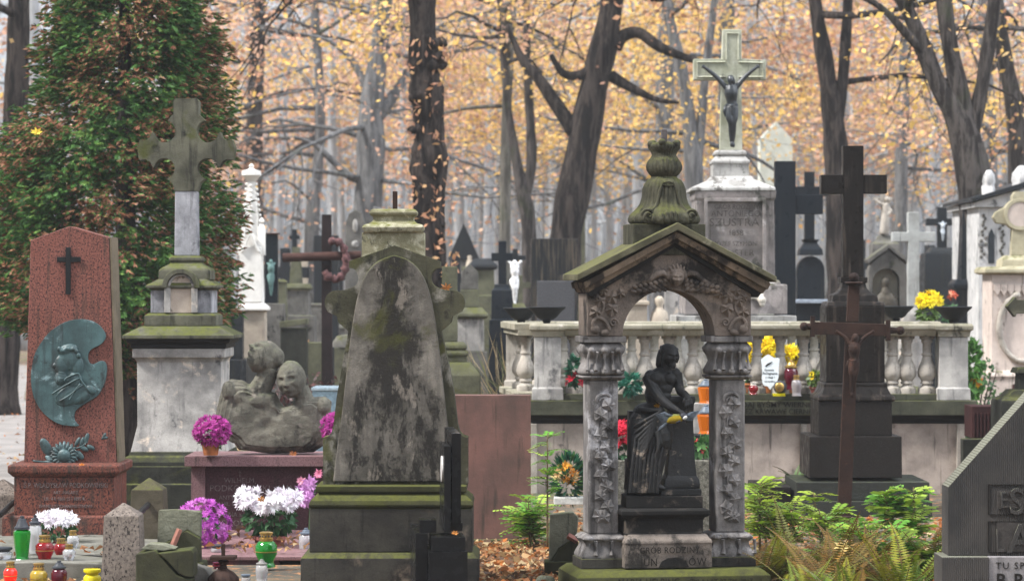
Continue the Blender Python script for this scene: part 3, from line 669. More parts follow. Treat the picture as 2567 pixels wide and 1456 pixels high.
# ------------------------------------------------------------------ tall stone cross on a pedestal
def moss_cross():
    fr = Fr(467, None, 19.7)
    t = thing('stone_cross', 'tall mossy stone cross with cusped arms on a pale marble pedestal', 'grave monument', fr)
    R = [(501, 256), (500, 288), (516, 304)] + arc(523, 331, 28, 106, 350, 14) + [(554, 332), (559, 346), (569, 354), (584, 352), (591, 372), (586, 402), (570, 401), (558, 408), (552, 421)] + arc(523, 424, 26, 14, 255, 12) + [(512, 453), (503, 460), (497, 480), (496, 560), (498, 642)]
    cxm = 469
    L = [(2 * cxm - x, y) for x, y in reversed(R)]
    def cr(y0, y1, P): return P
    m = MB(fr); m.prism([(495, 249)] + R[:-3] + [(497, 480)] + [(2 * cxm - 497, 480)] + L[3:] + [(2 * cxm - 495, 249)], -26, 26); m.build('cross_head', MOSSY, t, smooth=15)
    m = MB(fr); m.prism([(496.5, 480.3), (498, 642), (440, 642), (441.5, 480.3)], -25, 25); m.build('shaft', SHAFT, t, bevel=0.008)
    m = MB(fr); m.stack(469, 0, [(641.5, 34, 32), (646, 40, 38), (654, 41, 39), (657, 36, 34), (662, 40, 38), (672, 58, 56), (678, 64, 60), (702, 64, 60)]); m.build('collar', MOSSY, t, bevel=0.006)
    m = MB(fr); m.stack(464, 0, [(700, 60, 64), (715, 88, 84), (722, 88, 84), (723, 80, 76), (727, 78, 74)]); m.build('niche_roof', MOSSY, t, bevel=0.005)
    m = MB(fr); m.stack(462, 0, [(727.3, 75, 72), (784, 75, 72)]); nb = m.build('niche_block', SHAFT, t, bevel=0.004)
    m = MB(fr); A = [(417, 722)] + arc(463, 720, 46, 178, 2, 16) + [(509, 722)]; B = [(429, 722)] + arc(463, 720, 34, 178, 2, 16) + [(497, 722)]; m.strip(A, B, -92, -60); m.build('niche_arch', MOSSY, t, bevel=0.004)
    m = MB(fr); m.box(422, 437, 722.5, 783, -84, -72.3); m.box(489, 504, 722.5, 783, -84, -72.3); A = [(437, 783)] + arc(463, 716, 26, 180, 0, 12) + [(489, 783)]
    m.strip([(429, 722)] + arc(463, 720, 33, 176, 4, 12) + [(497, 722)], [(437, 722)] + arc(463, 718, 26, 176, 4, 12) + [(489, 722)], -84, -72.3); m.build('niche_frame', MARBLE, nb, bevel=0.003)
    m = MB(fr); m.prism(A, -76, -72.4); m.build('niche_panel', BEIGE, nb)
    m = MB(fr); m.stack(461, 0, [(784.3, 80, 78), (790, 88, 86), (816, 88, 86)]); m.build('niche_base', MOSSY, t, bevel=0.005)
    m = MB(fr); m.stack(461, 0, [(816.3, 96, 94), (838, 136, 134), (847, 136, 134)]); m.build('cornice', MOSSY, t, bevel=0.004)
    m = MB(fr); m.stack(461, 0, [(847.3, 128, 126), (856, 126, 124), (860, 117, 115), (868, 118, 116), (871, 114, 112)]); m.build('cornice_moulding', IRON, t, bevel=0.003)
    m = MB(fr); m.stack(461, 0, [(871.3, 114, 112), (893, 114, 112), (897, 108, 106), (905, 104, 102), (1060, 103, 101), (1100, 112, 110), (1126, 118, 116)]); m.build('pedestal', MARBLE, t, bevel=0.004)
    m = MB(fr); m.stack(461, 0, [(1126.3, 120, 118), (1134, 122, 120), (1138, 130, 128), (1150, 136, 134), (1160, 136, 134), (1160.5, 138, 136), (1202, 139, 137), (1204, 150, 148), (1310, 152, 150)]); m.build('base', DARKST, t, bevel=0.004)
moss_cross()

# ------------------------------------------------------------------ purple tomb, its slab, and the double bust on top
TB = Fr(690, None, 18.2)
def tomb():
    fr = TB; t = thing('granite_tomb', 'low purple granite tomb with a carved name panel under the double bust', 'tomb', fr)
    m = MB(fr); m.box(466, 914, 1141, 1167, -30, 190); m.build('top_slab', PURPLE_TOP, t, bevel=0.004)
    m = MB(fr); m.box(479, 514, 1167.5, 1354, 0, 180); m.build('pilaster', PURPLE_TOP, t, bevel=0.003)
    m = MB(fr); m.box(866, 901, 1167.5, 1354, 0, 180); m.build('pilaster', PURPLE_TOP, t, bevel=0.003)
    m = MB(fr); m.box(514.5, 865.5, 1167.5, 1354, 14, 178); p = m.build('name_panel', PURPLE, t)
    for s, x, y, sz, sx in (('†', 600, 1192, 14, 1), ('WILHELM', 598, 1210, 13, 1), ('PODKOWIŃSKI', 600, 1231, 16, 1), ('ANTYKWARIUSZ', 602, 1252, 11, .95), ('UR. 18-III-1810', 596, 1268, 11, .9), ('ANNA z SIEMIŃSKICH', 622, 1295, 12, .9), ('PODKOWIŃSKA', 602, 1318, 15, 1), ('UR. 1818  ZM. 1895', 612, 1334, 9, .9), ('WANDA', 740, 1231, 16, 1)):
        text(s, x, y, sz, 13.2, fr, LETTER, p, sx=sx, ext=0.001)
tomb()
def grave_slab():
    fr = Fr(640, None, 16.3); t = thing('grave_slab', 'flat purple granite grave slab strewn with leaves before the tomb', 'grave slab', fr)
    m = MB(fr); m.box(420, 840, 1394, 1404, 0, 780); m.build('slab', PURPLE_TOP, t, bevel=0.004)
    m = MB(fr); m.box(440, 700, 1404.4, g(16.3), 4, 770); m.build('kerb', PURPLE, t)
grave_slab()

def bust():
    fr = Fr(690, 1138, 18.32); t = thing('bust_sculpture', 'worn grey stone bust of two bald heads leaning together', 'sculpture', fr)
    q = zz(0.2089, 536, 854.7); k = 0.2089
    m = MB(fr)
    def e(u, v, ru, rv, rd, rot=0, d=0, tilt=0): x, y = q(u, v); m.ell(x, y, d, ru * k, rv * k, rd * k, rot, 18, 12, tilt)
    def tb(pts, r): m.tube([(*q(u, v), d * k) for u, v, d in pts], [a * k for a in r], 14)
    # the two torsos: one rough block with its own outline
    tor = [(20, 900), (55, 740), (100, 540), (195, 458), (330, 470), (560, 590), (740, 620), (790, 720), (840, 790), (960, 760), (1110, 740), (1200, 670), (1330, 664), (1412, 720), (1400, 850), (1350, 1000), (1330, 1240), (1200, 1330), (700, 1348), (300, 1300), (225, 1190), (60, 1090)]
    for sc, d0, d1 in ((1.0, -6, 16), (.97, -14, 24), (.92, -21, 31), (.85, -27, 37), (.76, -31, 40)):
        m.prism([q(710 + (a - 710) * sc, 1010 + (b - 1010) * sc + 18 * (1 - sc)) for a, b in tor], d0, d1)
    e(400, 860, 320, 320, 80, 0, -16); e(1090, 1030, 280, 250, 74, 0, -16); e(640, 1180, 480, 120, 60, 4, -16); e(190, 590, 90, 120, 90, 0, -16); e(1310, 780, 90, 105, 90, 0, -14); e(560, 720, 180, 110, 90, 0, -18)
    # first head: thrown back, facing up and left; second head: resting on his shoulder, facing us
    x, y = q(610, 205); m.head(x, y, 0, 46, -58, 46, 0, 1.0); e(715, 195, 132, 136, 132)
    x, y = q(935, 455); m.head(x, y, -8, 47, -14, -6, -9, 1.04)
    tb([(670, 320, 6), (620, 450, 6), (540, 600, 6), (480, 740, 0)], [118, 122, 140, 160]); tb([(640, 400, -90), (560, 570, -118)], [26, 22])
    tb([(1040, 560, -4), (1085, 680, -6), (1075, 800, 0), (1060, 920, 0)], [100, 108, 122, 130])
    D = lambda u, v, d, r, dep: (*q(u, v), d * k, r * k, dep * k)
    dn = [D(790, 720, -110, 110, 44), D(770, 860, -130, 100, 34), D(640, 1010, -150, 130, 20), D(420, 640, -150, 90, 24), D(1000, 800, -150, 100, 26), D(560, 480, -110, 70, 20), D(260, 760, -150, 120, 24)]
    m.build('bust', BUST, t, smooth=180, remesh=0.0042, relax=3, jitter=0.003, jfreq=22, dents=dn)
bust()

# ------------------------------------------------------------------ big mossy headstone
def mossy_face():
    m, nt, b = newmat('crusted_headstone'); n = NT(nt)
    x = nt.nodes.new('ShaderNodeSeparateXYZ'); n.lk(n.tc.outputs['Object'], x.inputs[0]); X, Z = x.outputs[0], x.outputs[2]
    c = n.mix(n.ramp(n.noise(3.5, 7, .68), .36, .64), (0.19, 0.17, 0.145), (0.07, 0.063, 0.052))
    ax = n.math('ABSOLUTE', X)
    c = n.mix(n.ramp(n.noise(5, 6, .6, n.scaled(6, 6, .5)), .42, .62, 0, .75), c, (0.10, 0.09, 0.078))
    wid = n.math('ADD', n.ramp(Z, 0.55, 1.80, 0.285, 0.05), 0.0)          # crust keeps to the middle of the face
    core = n.ramp(n.math('SUBTRACT', n.math('ADD', ax, n.ramp(n.noise(5, 7, .65), 0, 1, -.14, .14)), wid), -0.03, 0.05, 1, 0)
    hole = n.ramp(n.math('ADD', n.noise(6.0, 9, .74, n.scaled(1, 1, .38), .3), n.ramp(Z, .55, 1.5, .07, -.03)), 0.47, 0.58)
    hi = n.math('MULTIPLY', core, n.ramp(hole, 0, 1, 0.93, 0.25))
    c = n.mix(hi, c, (0.016, 0.014, 0.012))
    c = n.mix(n.math('MULTIPLY', core, n.ramp(n.noise(7, 8, .72, n.scaled(1, 1, .45)), .56, .63, 0, .7)), c, (0.25, 0.215, 0.18))
    c = n.mix(n.math('MULTIPLY', n.ramp(n.noise(2.6, 6, .62, dist=.5), .53, .64), n.ramp(Z, 0.8, 1.5, .0, .85)), c, (0.062, 0.062, 0.014))
    c = n.mix(n.math('MULTIPLY', n.ramp(n.up(), .2, .8), 0.8), c, (0.14, 0.15, 0.05))
    gr = n.noise(220, 3, .7); c = n.mix(.35, c, n.mix(n.ramp(gr, .3, .7), (.3, .3, .3), (1.6, 1.6, 1.6)), 'MULTIPLY')
    nt.links.new(c, b.inputs['Base Color']); b.inputs['Roughness'].default_value = .9; b.inputs['Specular IOR Level'].default_value = .2
    p = n.bump(n.noise(26, 8, .72), .7, .014, b); h = n.math('MULTIPLY', n.noise(110, 4, .7), n.ramp(hi, 0, 1, .2, 1)); n.bump(h, 1.0, .012, b, p)
    return m
MOSSTOP = stone('mossy_cap_stone', (0.28, 0.26, 0.17), (0.17, 0.16, 0.09), crust=0.32, crust_scale=14, moss=0.35, topmoss=0.45, bump=0.9, pale=0.6, palecol=(0.42, 0.40, 0.30), mosscol=(0.15, 0.155, 0.035))
MOSSBASE = stone('mossy_moulding', (0.085, 0.085, 0.038), (0.05, 0.05, 0.026), crust=0.25, moss=0.5, topmoss=0.7, bump=0.5, mosscol=(0.085, 0.09, 0.02))
BASEST = stone('stained_base_stone', (0.085, 0.078, 0.064), (0.05, 0.046, 0.04), dark=(0.018, 0.017, 0.016), crust=0.45, crust_scale=3, streak=0.3, pale=0.4, palecol=(0.22, 0.17, 0.13), bump=0.5, topmoss=0.6, moss=0.1)
def headstone():
    fr = Fr(988, None, 15.3); t = thing('headstone', 'large mossy sandstone headstone with curled shoulders and a bare iron pin', 'gravestone', fr)
    q = zz(.4975, 507, 289.7); r = zz(.4527, 724.3, 796.7)
    Lf = [q(745, 735), q(743, 768), q(768, 774), q(785, 795), q(790, 830), q(772, 860), q(720, 878), q(665, 884), q(632, 908), q(622, 950), q(638, 988), q(684, 1010), q(690, 1040), q(722, 1068), q(740, 1085), q(737, 1105)]
    Lf = [Lf[0], Lf[1]] + smooth_path(Lf[1:11], 4)[1:] + Lf[11:] + [r(300, 260), r(270, 430), r(252, 590), r(240, 630), r(222, 648), r(195, 656), r(195, 913)]
    cx = 990; Rt = [(2 * cx - x, y) for x, y in reversed(Lf)]
    Rt = [(x + (2 if y < 850 else 6), y) for x, y in Rt]
    m = MB(fr); m.prism([(991, 616)] + Lf + Rt, -48, 48)
    m.build('slab', stone('mossy_rim_stone', (0.10, 0.095, 0.06), (0.06, 0.057, 0.036), crust=.35, moss=.5, topmoss=.8, streak=.35, bump=.7, mosscol=(.10, .10, .03), pale=.5, palecol=(.27, .25, .215)), t, bevel=0.007, jitter=0.0012, jfreq=14)
    Lp = smooth_path([(990, 640), (952, 654), (922, 684), (901, 735), (888, 800), (877, 880), (868, 960), (858, 1050), (848, 1120), (838, 1203)], 3); Rp = [(2 * 990 - x, y) for x, y in reversed(Lp[1:])]
    m = MB(fr); m.prism(Lp + Rp, -56, -47); m.build('face_panel', mossy_face(), t, bevel=0.009)
    m = MB(fr); m.stack(987, 0, [(525, 50, 34), (528, 57, 41), (534, 60, 44), (540, 58, 42), (544, 51, 36), (553, 50, 35), (560, 58, 42), (565, 73, 54), (571, 77, 58), (578, 74, 55), (583, 70, 52), (583.5, 77, 44), (586, 78, 44), (690, 78, 44)]); m.build('moulded_cap', MOSSTOP, t, bevel=0.003, jitter=0.0015)
    m = MB(fr); m.box(984, 996, 480, 526, -6, 6); m.build('iron_pin', RUST, t, bevel=0.002)
    m = MB(fr); m.stack(984.5, 0, [(1210, 178, 92), (1211.5, 186, 100), (1225, 186, 100), (1228, 180, 94), (1231, 179, 93), (1236, 188, 102), (1246, 199, 112), (1256, 203, 116), (1262, 202, 114), (1265, 198, 110)]); m.build('base_moulding', MOSSBASE, t, bevel=0.002)
    m = MB(fr); m.stack(984.5, 0, [(1265.4, 201, 112), (1373, 201, 112)]); m.build('die_block', BASEST, t, bevel=0.005)
    m = MB(fr); m.stack(982, 0, [(1373.4, 204, 116), (1386, 219, 132), (1470, 219, 132)]); m.build('foot_block', BASEST, t, bevel=0.005)
headstone()

# ------------------------------------------------------------------ cluster of black granite slabs (turned almost edge-on)
def black_slabs():
    Y = 14.25; fr = Fr(1110, None, Y); t = thing('granite_headstone', 'polished black granite headstone of slabs and blocks seen edge-on', 'gravestone', fr)
    t.rotation_euler = (0, 0, math.radians(4.5))
    P = 'black'
    m = MB(fr); m.box(1131.7, 1155.3, 1086, 1311, 0, 330); m.build('tall_slab', BLACKG, t, bevel=0.002)
    m = MB(fr); m.box(1112, 1128.5, 1116, 1331, -20, 200); b = m.build('short_slab', BLACKG, t, bevel=0.002)
    m = MB(fr); c = [(d, y) for d, y in [(60 + 36 * math.cos(a), 1178 + 33 * math.sin(a)) for a in [k * math.pi / 10 for k in range(20)]]]
    n = len(c); m.add([fr(111.6 + 1000, y, d) for d, y in c] + [fr(1108.5, y, d) for d, y in c], [tuple(range(n)), tuple(range(n, 2 * n))] + [(i, (i + 1) % n, n + (i + 1) % n, n + i) for i in range(n)])
    m.build('portrait_oval', simple('white_enamel', (0.75, 0.72, 0.7), 0.2), b)
    m = MB(fr); m.box(1122, 1160, 1311.3, 1331, 10, 60); m.build('small_block', BLACKG, t, bevel=0.002)
    m = MB(fr); m.box(1080, 1164, 1342, 1376.5, -40, 90); m.build('step_block', BLACKG, t, bevel=0.002)
    m = MB(fr); m.box(1072, 1169, 1377, g(Y), -48, 320); m.build('front_block', BLACKG, t, bevel=0.002)
    m = MB(fr); m.box(1052, 1094, 1303, 1335, 10, 75); m.build('side_block', BLACKG, t, bevel=0.002)
    m = MB(fr); m.box(1041, 1071.5, 1335.4, g(Y), 0, 300); m.build('side_pier', BLACKG, t, bevel=0.002)
black_slabs()
def pink_slab():
    fr = Fr(1180, None, 17.7); t = thing('granite_slab', 'plain pink-brown back of an upright granite slab beside the mossy headstone', 'gravestone', fr)
    m = MB(fr); m.box(1010, 1330, 990, 1362, 0, 60); m.build('slab', PINKSLAB, t, bevel=0.004)
    m = MB(fr); m.box(990, 1350, 1350, g(17.7), -20, 90); m.build('foot', DARKST, t, bevel=0.006)
pink_slab()

# ------------------------------------------------------------------ stone posts, broken blocks, kerb
def post(px, ytop, w, Y, label, lean=0, mat=POST):
    fr = Fr(px, None, Y); t = thing('stone_post', label, 'post', fr, 'granite posts of the grave fence')
    h = w / 2; m = MB(fr); m.stack(px, 0, [(ytop, 2, 2), (ytop + w * .34, h * .98, h * .98), (ytop + w * .40, h, h), (g(Y), h * 1.16, h * 1.16)])
    m.build('shaft', mat, t, bevel=0.004, jitter=0.002, jfreq=25)
    m = MB(fr); m.lathe(px + h * .7, 0, [(ytop + w * .95, 5), (ytop + w * 1.12, 5)], 8); m.build('iron_eye', IRON, t)
    t.rotation_euler = (0, math.radians(lean), 0); return t
post(310, 1259, 88, 14.7, 'front grey granite post with a pointed top beside the broken block')
post(374, 1197, 80, 17.0, 'rear mossy granite post with a pointed top before the mossy cross', mat=stone('mossy_post', (0.12, 0.10, 0.07), (0.075, 0.065, 0.04), moss=.5, topmoss=.4, bump=.7))
post(8, 1200, 104, 17.6, 'pointed granite post at the left edge beside the red stele')
def bar(p0, p1, r, label, name='fence_rail'):
    fr = Fr(p0[0], p0[1], p0[2]); m = MB(fr)
    a = Vector((0, 0, 0)); b = Fr(p1[0], p1[1], p1[2]).loc - fr.loc
    o = m.mtube([a, b], [r, r], 8); o = m.build(name, IRON, None, loc=fr.loc); tag(o, label, 'rail')
bar((372, 1262, 16.96), (318, 1318, 14.85), 0.017, 'dark iron bar joining the two pointed granite posts')
bar((0, 1290, 16.9), (34, 1258, 17.4), 0.017, 'short iron bar leaving the left edge post')
bar((335, 1398, 15.6), (-60, 1388, 16.2), 0.012, 'thin iron rail lying low behind the grave candles')
BROKEN = stone('broken_stone', (0.24, 0.24, 0.18), (0.15, 0.15, 0.105), moss=0.35, topmoss=0.3, streak=0.25, bump=0.9, bdist=.015, mosscol=(0.11, 0.125, 0.03))
BROKEN_DARK = stone('broken_stone_side', (0.075, 0.075, 0.04), (0.045, 0.045, 0.028), moss=0.45, topmoss=0.5, bump=0.7, streak=.2, mosscol=(0.07, 0.08, 0.02))
def broken():
    Y = 14.75; fr = Fr(450, None, Y); t = thing('stone_stump', 'broken mossy stone stump with a rusty bar sticking out of it', 'broken stone', fr)
    m = MB(fr); m.prism([(398, 1278), (440, 1275), (505, 1280), (504, 1345), (470, 1326), (430, 1352), (397, 1364)], -10, 14); m.build('broken_face', BROKEN, t, bevel=0.006, jitter=0.004, jfreq=30)
    m = MB(fr); m.prism([(397, 1364), (430, 1352), (470, 1327), (504, 1346), (505, 1405), (397, 1405)], -34, 12); m.build('lower_block', BROKEN_DARK, t, bevel=0.004)
    m = MB(fr); m.box(390, 515, 1405.5, g(Y), -46, 50); m.build('foot', BROKEN_DARK, t, bevel=0.006)
    m = MB(fr); m.tube([(425, 1395, -40), (454, 1322, -36)], [8, 7.5], 4); m.build('rusty_bar', simple('red_rust', (0.26, 0.11, 0.08), .8, bump=.4), t)
    Y = 14.4; fr = Fr(415, None, Y); t = thing('cracked_block', 'cracked square stone block split across its top corner', 'broken stone', fr)
    m = MB(fr); m.prism([(343, 1386), (392, 1376), (404, 1392), (446, 1440), (481, 1450), (480, 1510), (343, 1510)], -20, 80); m.build('block', BROKEN_DARK, t, bevel=0.006, jitter=0.003, jfreq=22)
    m = MB(fr); m.prism([(398, 1384), (482, 1374), (489, 1384), (488, 1442), (470, 1444), (450, 1434), (420, 1402)], -24, 60); m.build('split_corner', BROKEN_DARK, t, bevel=0.006, jitter=0.003, jfreq=22)
    m = MB(fr); m.prism([(350, 1376), (372, 1362), (405, 1364), (440, 1375), (410, 1380), (385, 1378)], 0, 60); m.build('loose_chip', BROKEN, t, bevel=0.004, jitter=0.003)
    fr = Fr(515, None, 14.6); mb = MB(fr); mb.prism([(468, 1500), (476, 1430), (492, 1412), (520, 1420), (548, 1470), (556, 1500)], -30, 40)
    o = mb.build('rubble_stone', stone('grey_rubble', (.2, .19, .17), (.12, .115, .1), bump=.9, topmoss=.2, moss=.1), None, bevel=0.008, jitter=0.012, jfreq=18, loc=fr.loc); tag(o, 'jagged grey lump of rubble leaning on the cracked block', 'rubble')
    fr = Fr(560, None, 14.5); t = thing('iron_finial', 'rusted iron finial with a ribbed ball and square plate', 'finial', fr)
    m = MB(fr); m.lathe(560, 0, [(1400, 8), (1406, 14), (1414, 7), (1424, 10), (1432, 24), (1446, 37), (1460, 38), (1475, 30), (1500, 20), (1504, 20)], 24, 12, .05); m.build('ribbed_ball', RUST, t)
    m = MB(fr); m.box(528, 592, 1392, 1400, -26, 26); m.build('plate', RUST, t, bevel=.002)
    m = MB(fr); m.box(555, 564, 1362, 1392, -4, 4); m.build('pin', RUST, t)
broken()
def kerb_slab():
    fr = Fr(120, None, 15.35); t = thing('grave_kerb', 'low grey stone grave slab carrying the candles before the red stele', 'grave slab', fr)
    m = MB(fr); m.prism([(-160, 1412), (120, 1408), (345, 1414), (345, 1458), (-160, 1458)], 0, 830); m.build('slab', stone('kerb_stone', (.23, .22, .19), (.15, .145, .12), moss=.15, topmoss=.1, bump=.6, crust=.2), t, bevel=.006)
kerb_slab()

def broken_right():
    Y = 15.7; fr = Fr(1405, None, Y); t = thing('stone_stump', 'broken grey stone stump against the left side of the shrine', 'broken stone', fr)
    m = MB(fr); m.prism([(1378, 1288), (1436, 1282), (1450, 1296), (1446, 1340), (1424, 1356), (1400, 1372), (1382, 1402), (1376, 1402)], -14, 26); m.build('broken_face', BROKEN, t, bevel=.006, jitter=.004, jfreq=30)
    m = MB(fr); m.prism([(1382, 1403), (1400, 1373), (1424, 1357), (1446, 1341), (1452, 1403)], -26, 24); m.build('lower_block', BROKEN_DARK, t, bevel=.004, jitter=.003)
    m = MB(fr); m.box(1364, 1456, 1403.5, g(Y), -40, 46); m.build('foot', BROKEN_DARK, t, bevel=.006)
    m = MB(fr); m.tube([(1422, 1338, -34), (1446, 1352, -30)], [8, 8], 4); m.build('rusty_bar', simple('red_brown_rust', (.22, .09, .07), .8, bump=.4), t)
    fr = Fr(1368, None, 15.1); m = MB(fr); m.ell(1366, 1462, 0, 26, 22, 24, 0, 14, 9); o = m.build('rubble_stone', BROKEN, None, smooth=180, jitter=.012, jfreq=16, loc=fr.loc); tag(o, 'pale rounded rubble stone on the leaves left of the shrine', 'rubble')
broken_right()
# ------------------------------------------------------------------ the small open shrine
SHR = stone('shrine_stone', (0.22, 0.175, 0.145), (0.11, 0.09, 0.077), dark=(0.022, 0.019, 0.017), crust=0.48, crust_scale=4.5, streak=0.15, bump=0.75, pale=0.35, palecol=(0.235, 0.18, 0.14), bdist=.012, grain=.35)
SHR_COL = stone('shrine_column_stone', (0.27, 0.25, 0.24), (0.14, 0.13, 0.125), dark=(0.04, 0.037, 0.037), crust=0.30, crust_scale=5, streak=0.5, bump=0.6, pale=0.3, palecol=(0.36, 0.35, 0.36))
SHR_WARM = stone('shrine_cornice_stone', (0.24, 0.175, 0.12), (0.11, 0.085, 0.064), dark=(0.018, 0.014, 0.012), crust=0.68, crust_scale=9, bump=0.5)
SHR_ROOF = stone('shrine_roof_stone', (0.17, 0.155, 0.095), (0.085, 0.08, 0.05), moss=0.35, topmoss=0.7, pale=.3, palecol=(.3, .28, .2), bump=0.6, crust=.2, mosscol=(0.115, 0.115, 0.04))
SHR_BLACK = stone('blackened_stone', (0.028, 0.026, 0.024), (0.016, 0.015, 0.014), pale=0.30, palecol=(0.13, 0.105, 0.085), crust_scale=9, bump=0.5, rough=.8)
SHR_PALE = stone('spalled_stone', (0.24, 0.20, 0.17), (0.13, 0.11, 0.095), dark=(0.03, 0.028, 0.025), crust=.5, crust_scale=7, bump=.8, bdist=.014)
FINIAL = stone('finial_stone', (0.11, 0.105, 0.07), (0.048, 0.046, 0.032), dark=(0.02, 0.02, 0.015), crust=.45, streak=.5, moss=.35, topmoss=.5, bump=.8, mosscol=(.10, .105, .03))
SY = 15.0; SYAW = 9.0
def ivy_leaf(mb, fr, x, y, d, r, rot, lift=5):
    """five-pointed ivy leaf, domed"""
    pr = [(90, 1.22), (58, .88), (30, 1.0), (2, .86), (-34, .95), (-66, .66), (-90, .42), (-114, .66), (-146, .95), (178, .86), (150, 1.0), (122, .88)]
    c = (x, y); P = []
    for a, k in pr:
        w = math.radians(a + rot); P.append((x + r * k * math.cos(w), y + r * k * math.sin(w)))
    n = len(P); q = [fr(a, b, d - 2.5) for a, b in P] + [fr(a, b, d + 2) for a, b in P] + [fr(x, y, d - lift)]
    mid = [fr(x + (a - x) * .5, y + (b - y) * .5, d - lift * (1.1 if i % 2 == 0 else .45)) for i, (a, b) in enumerate(P)]
    fs = []
    for i in range(n):
        j = (i + 1) % n
        fs += [(2 * n, 2 * n + 1 + i, 2 * n + 1 + j), (2 * n + 1 + i, i, j, 2 * n + 1 + j), (i, n + i, n + j, j)]
    mb.add(q + mid, fs)

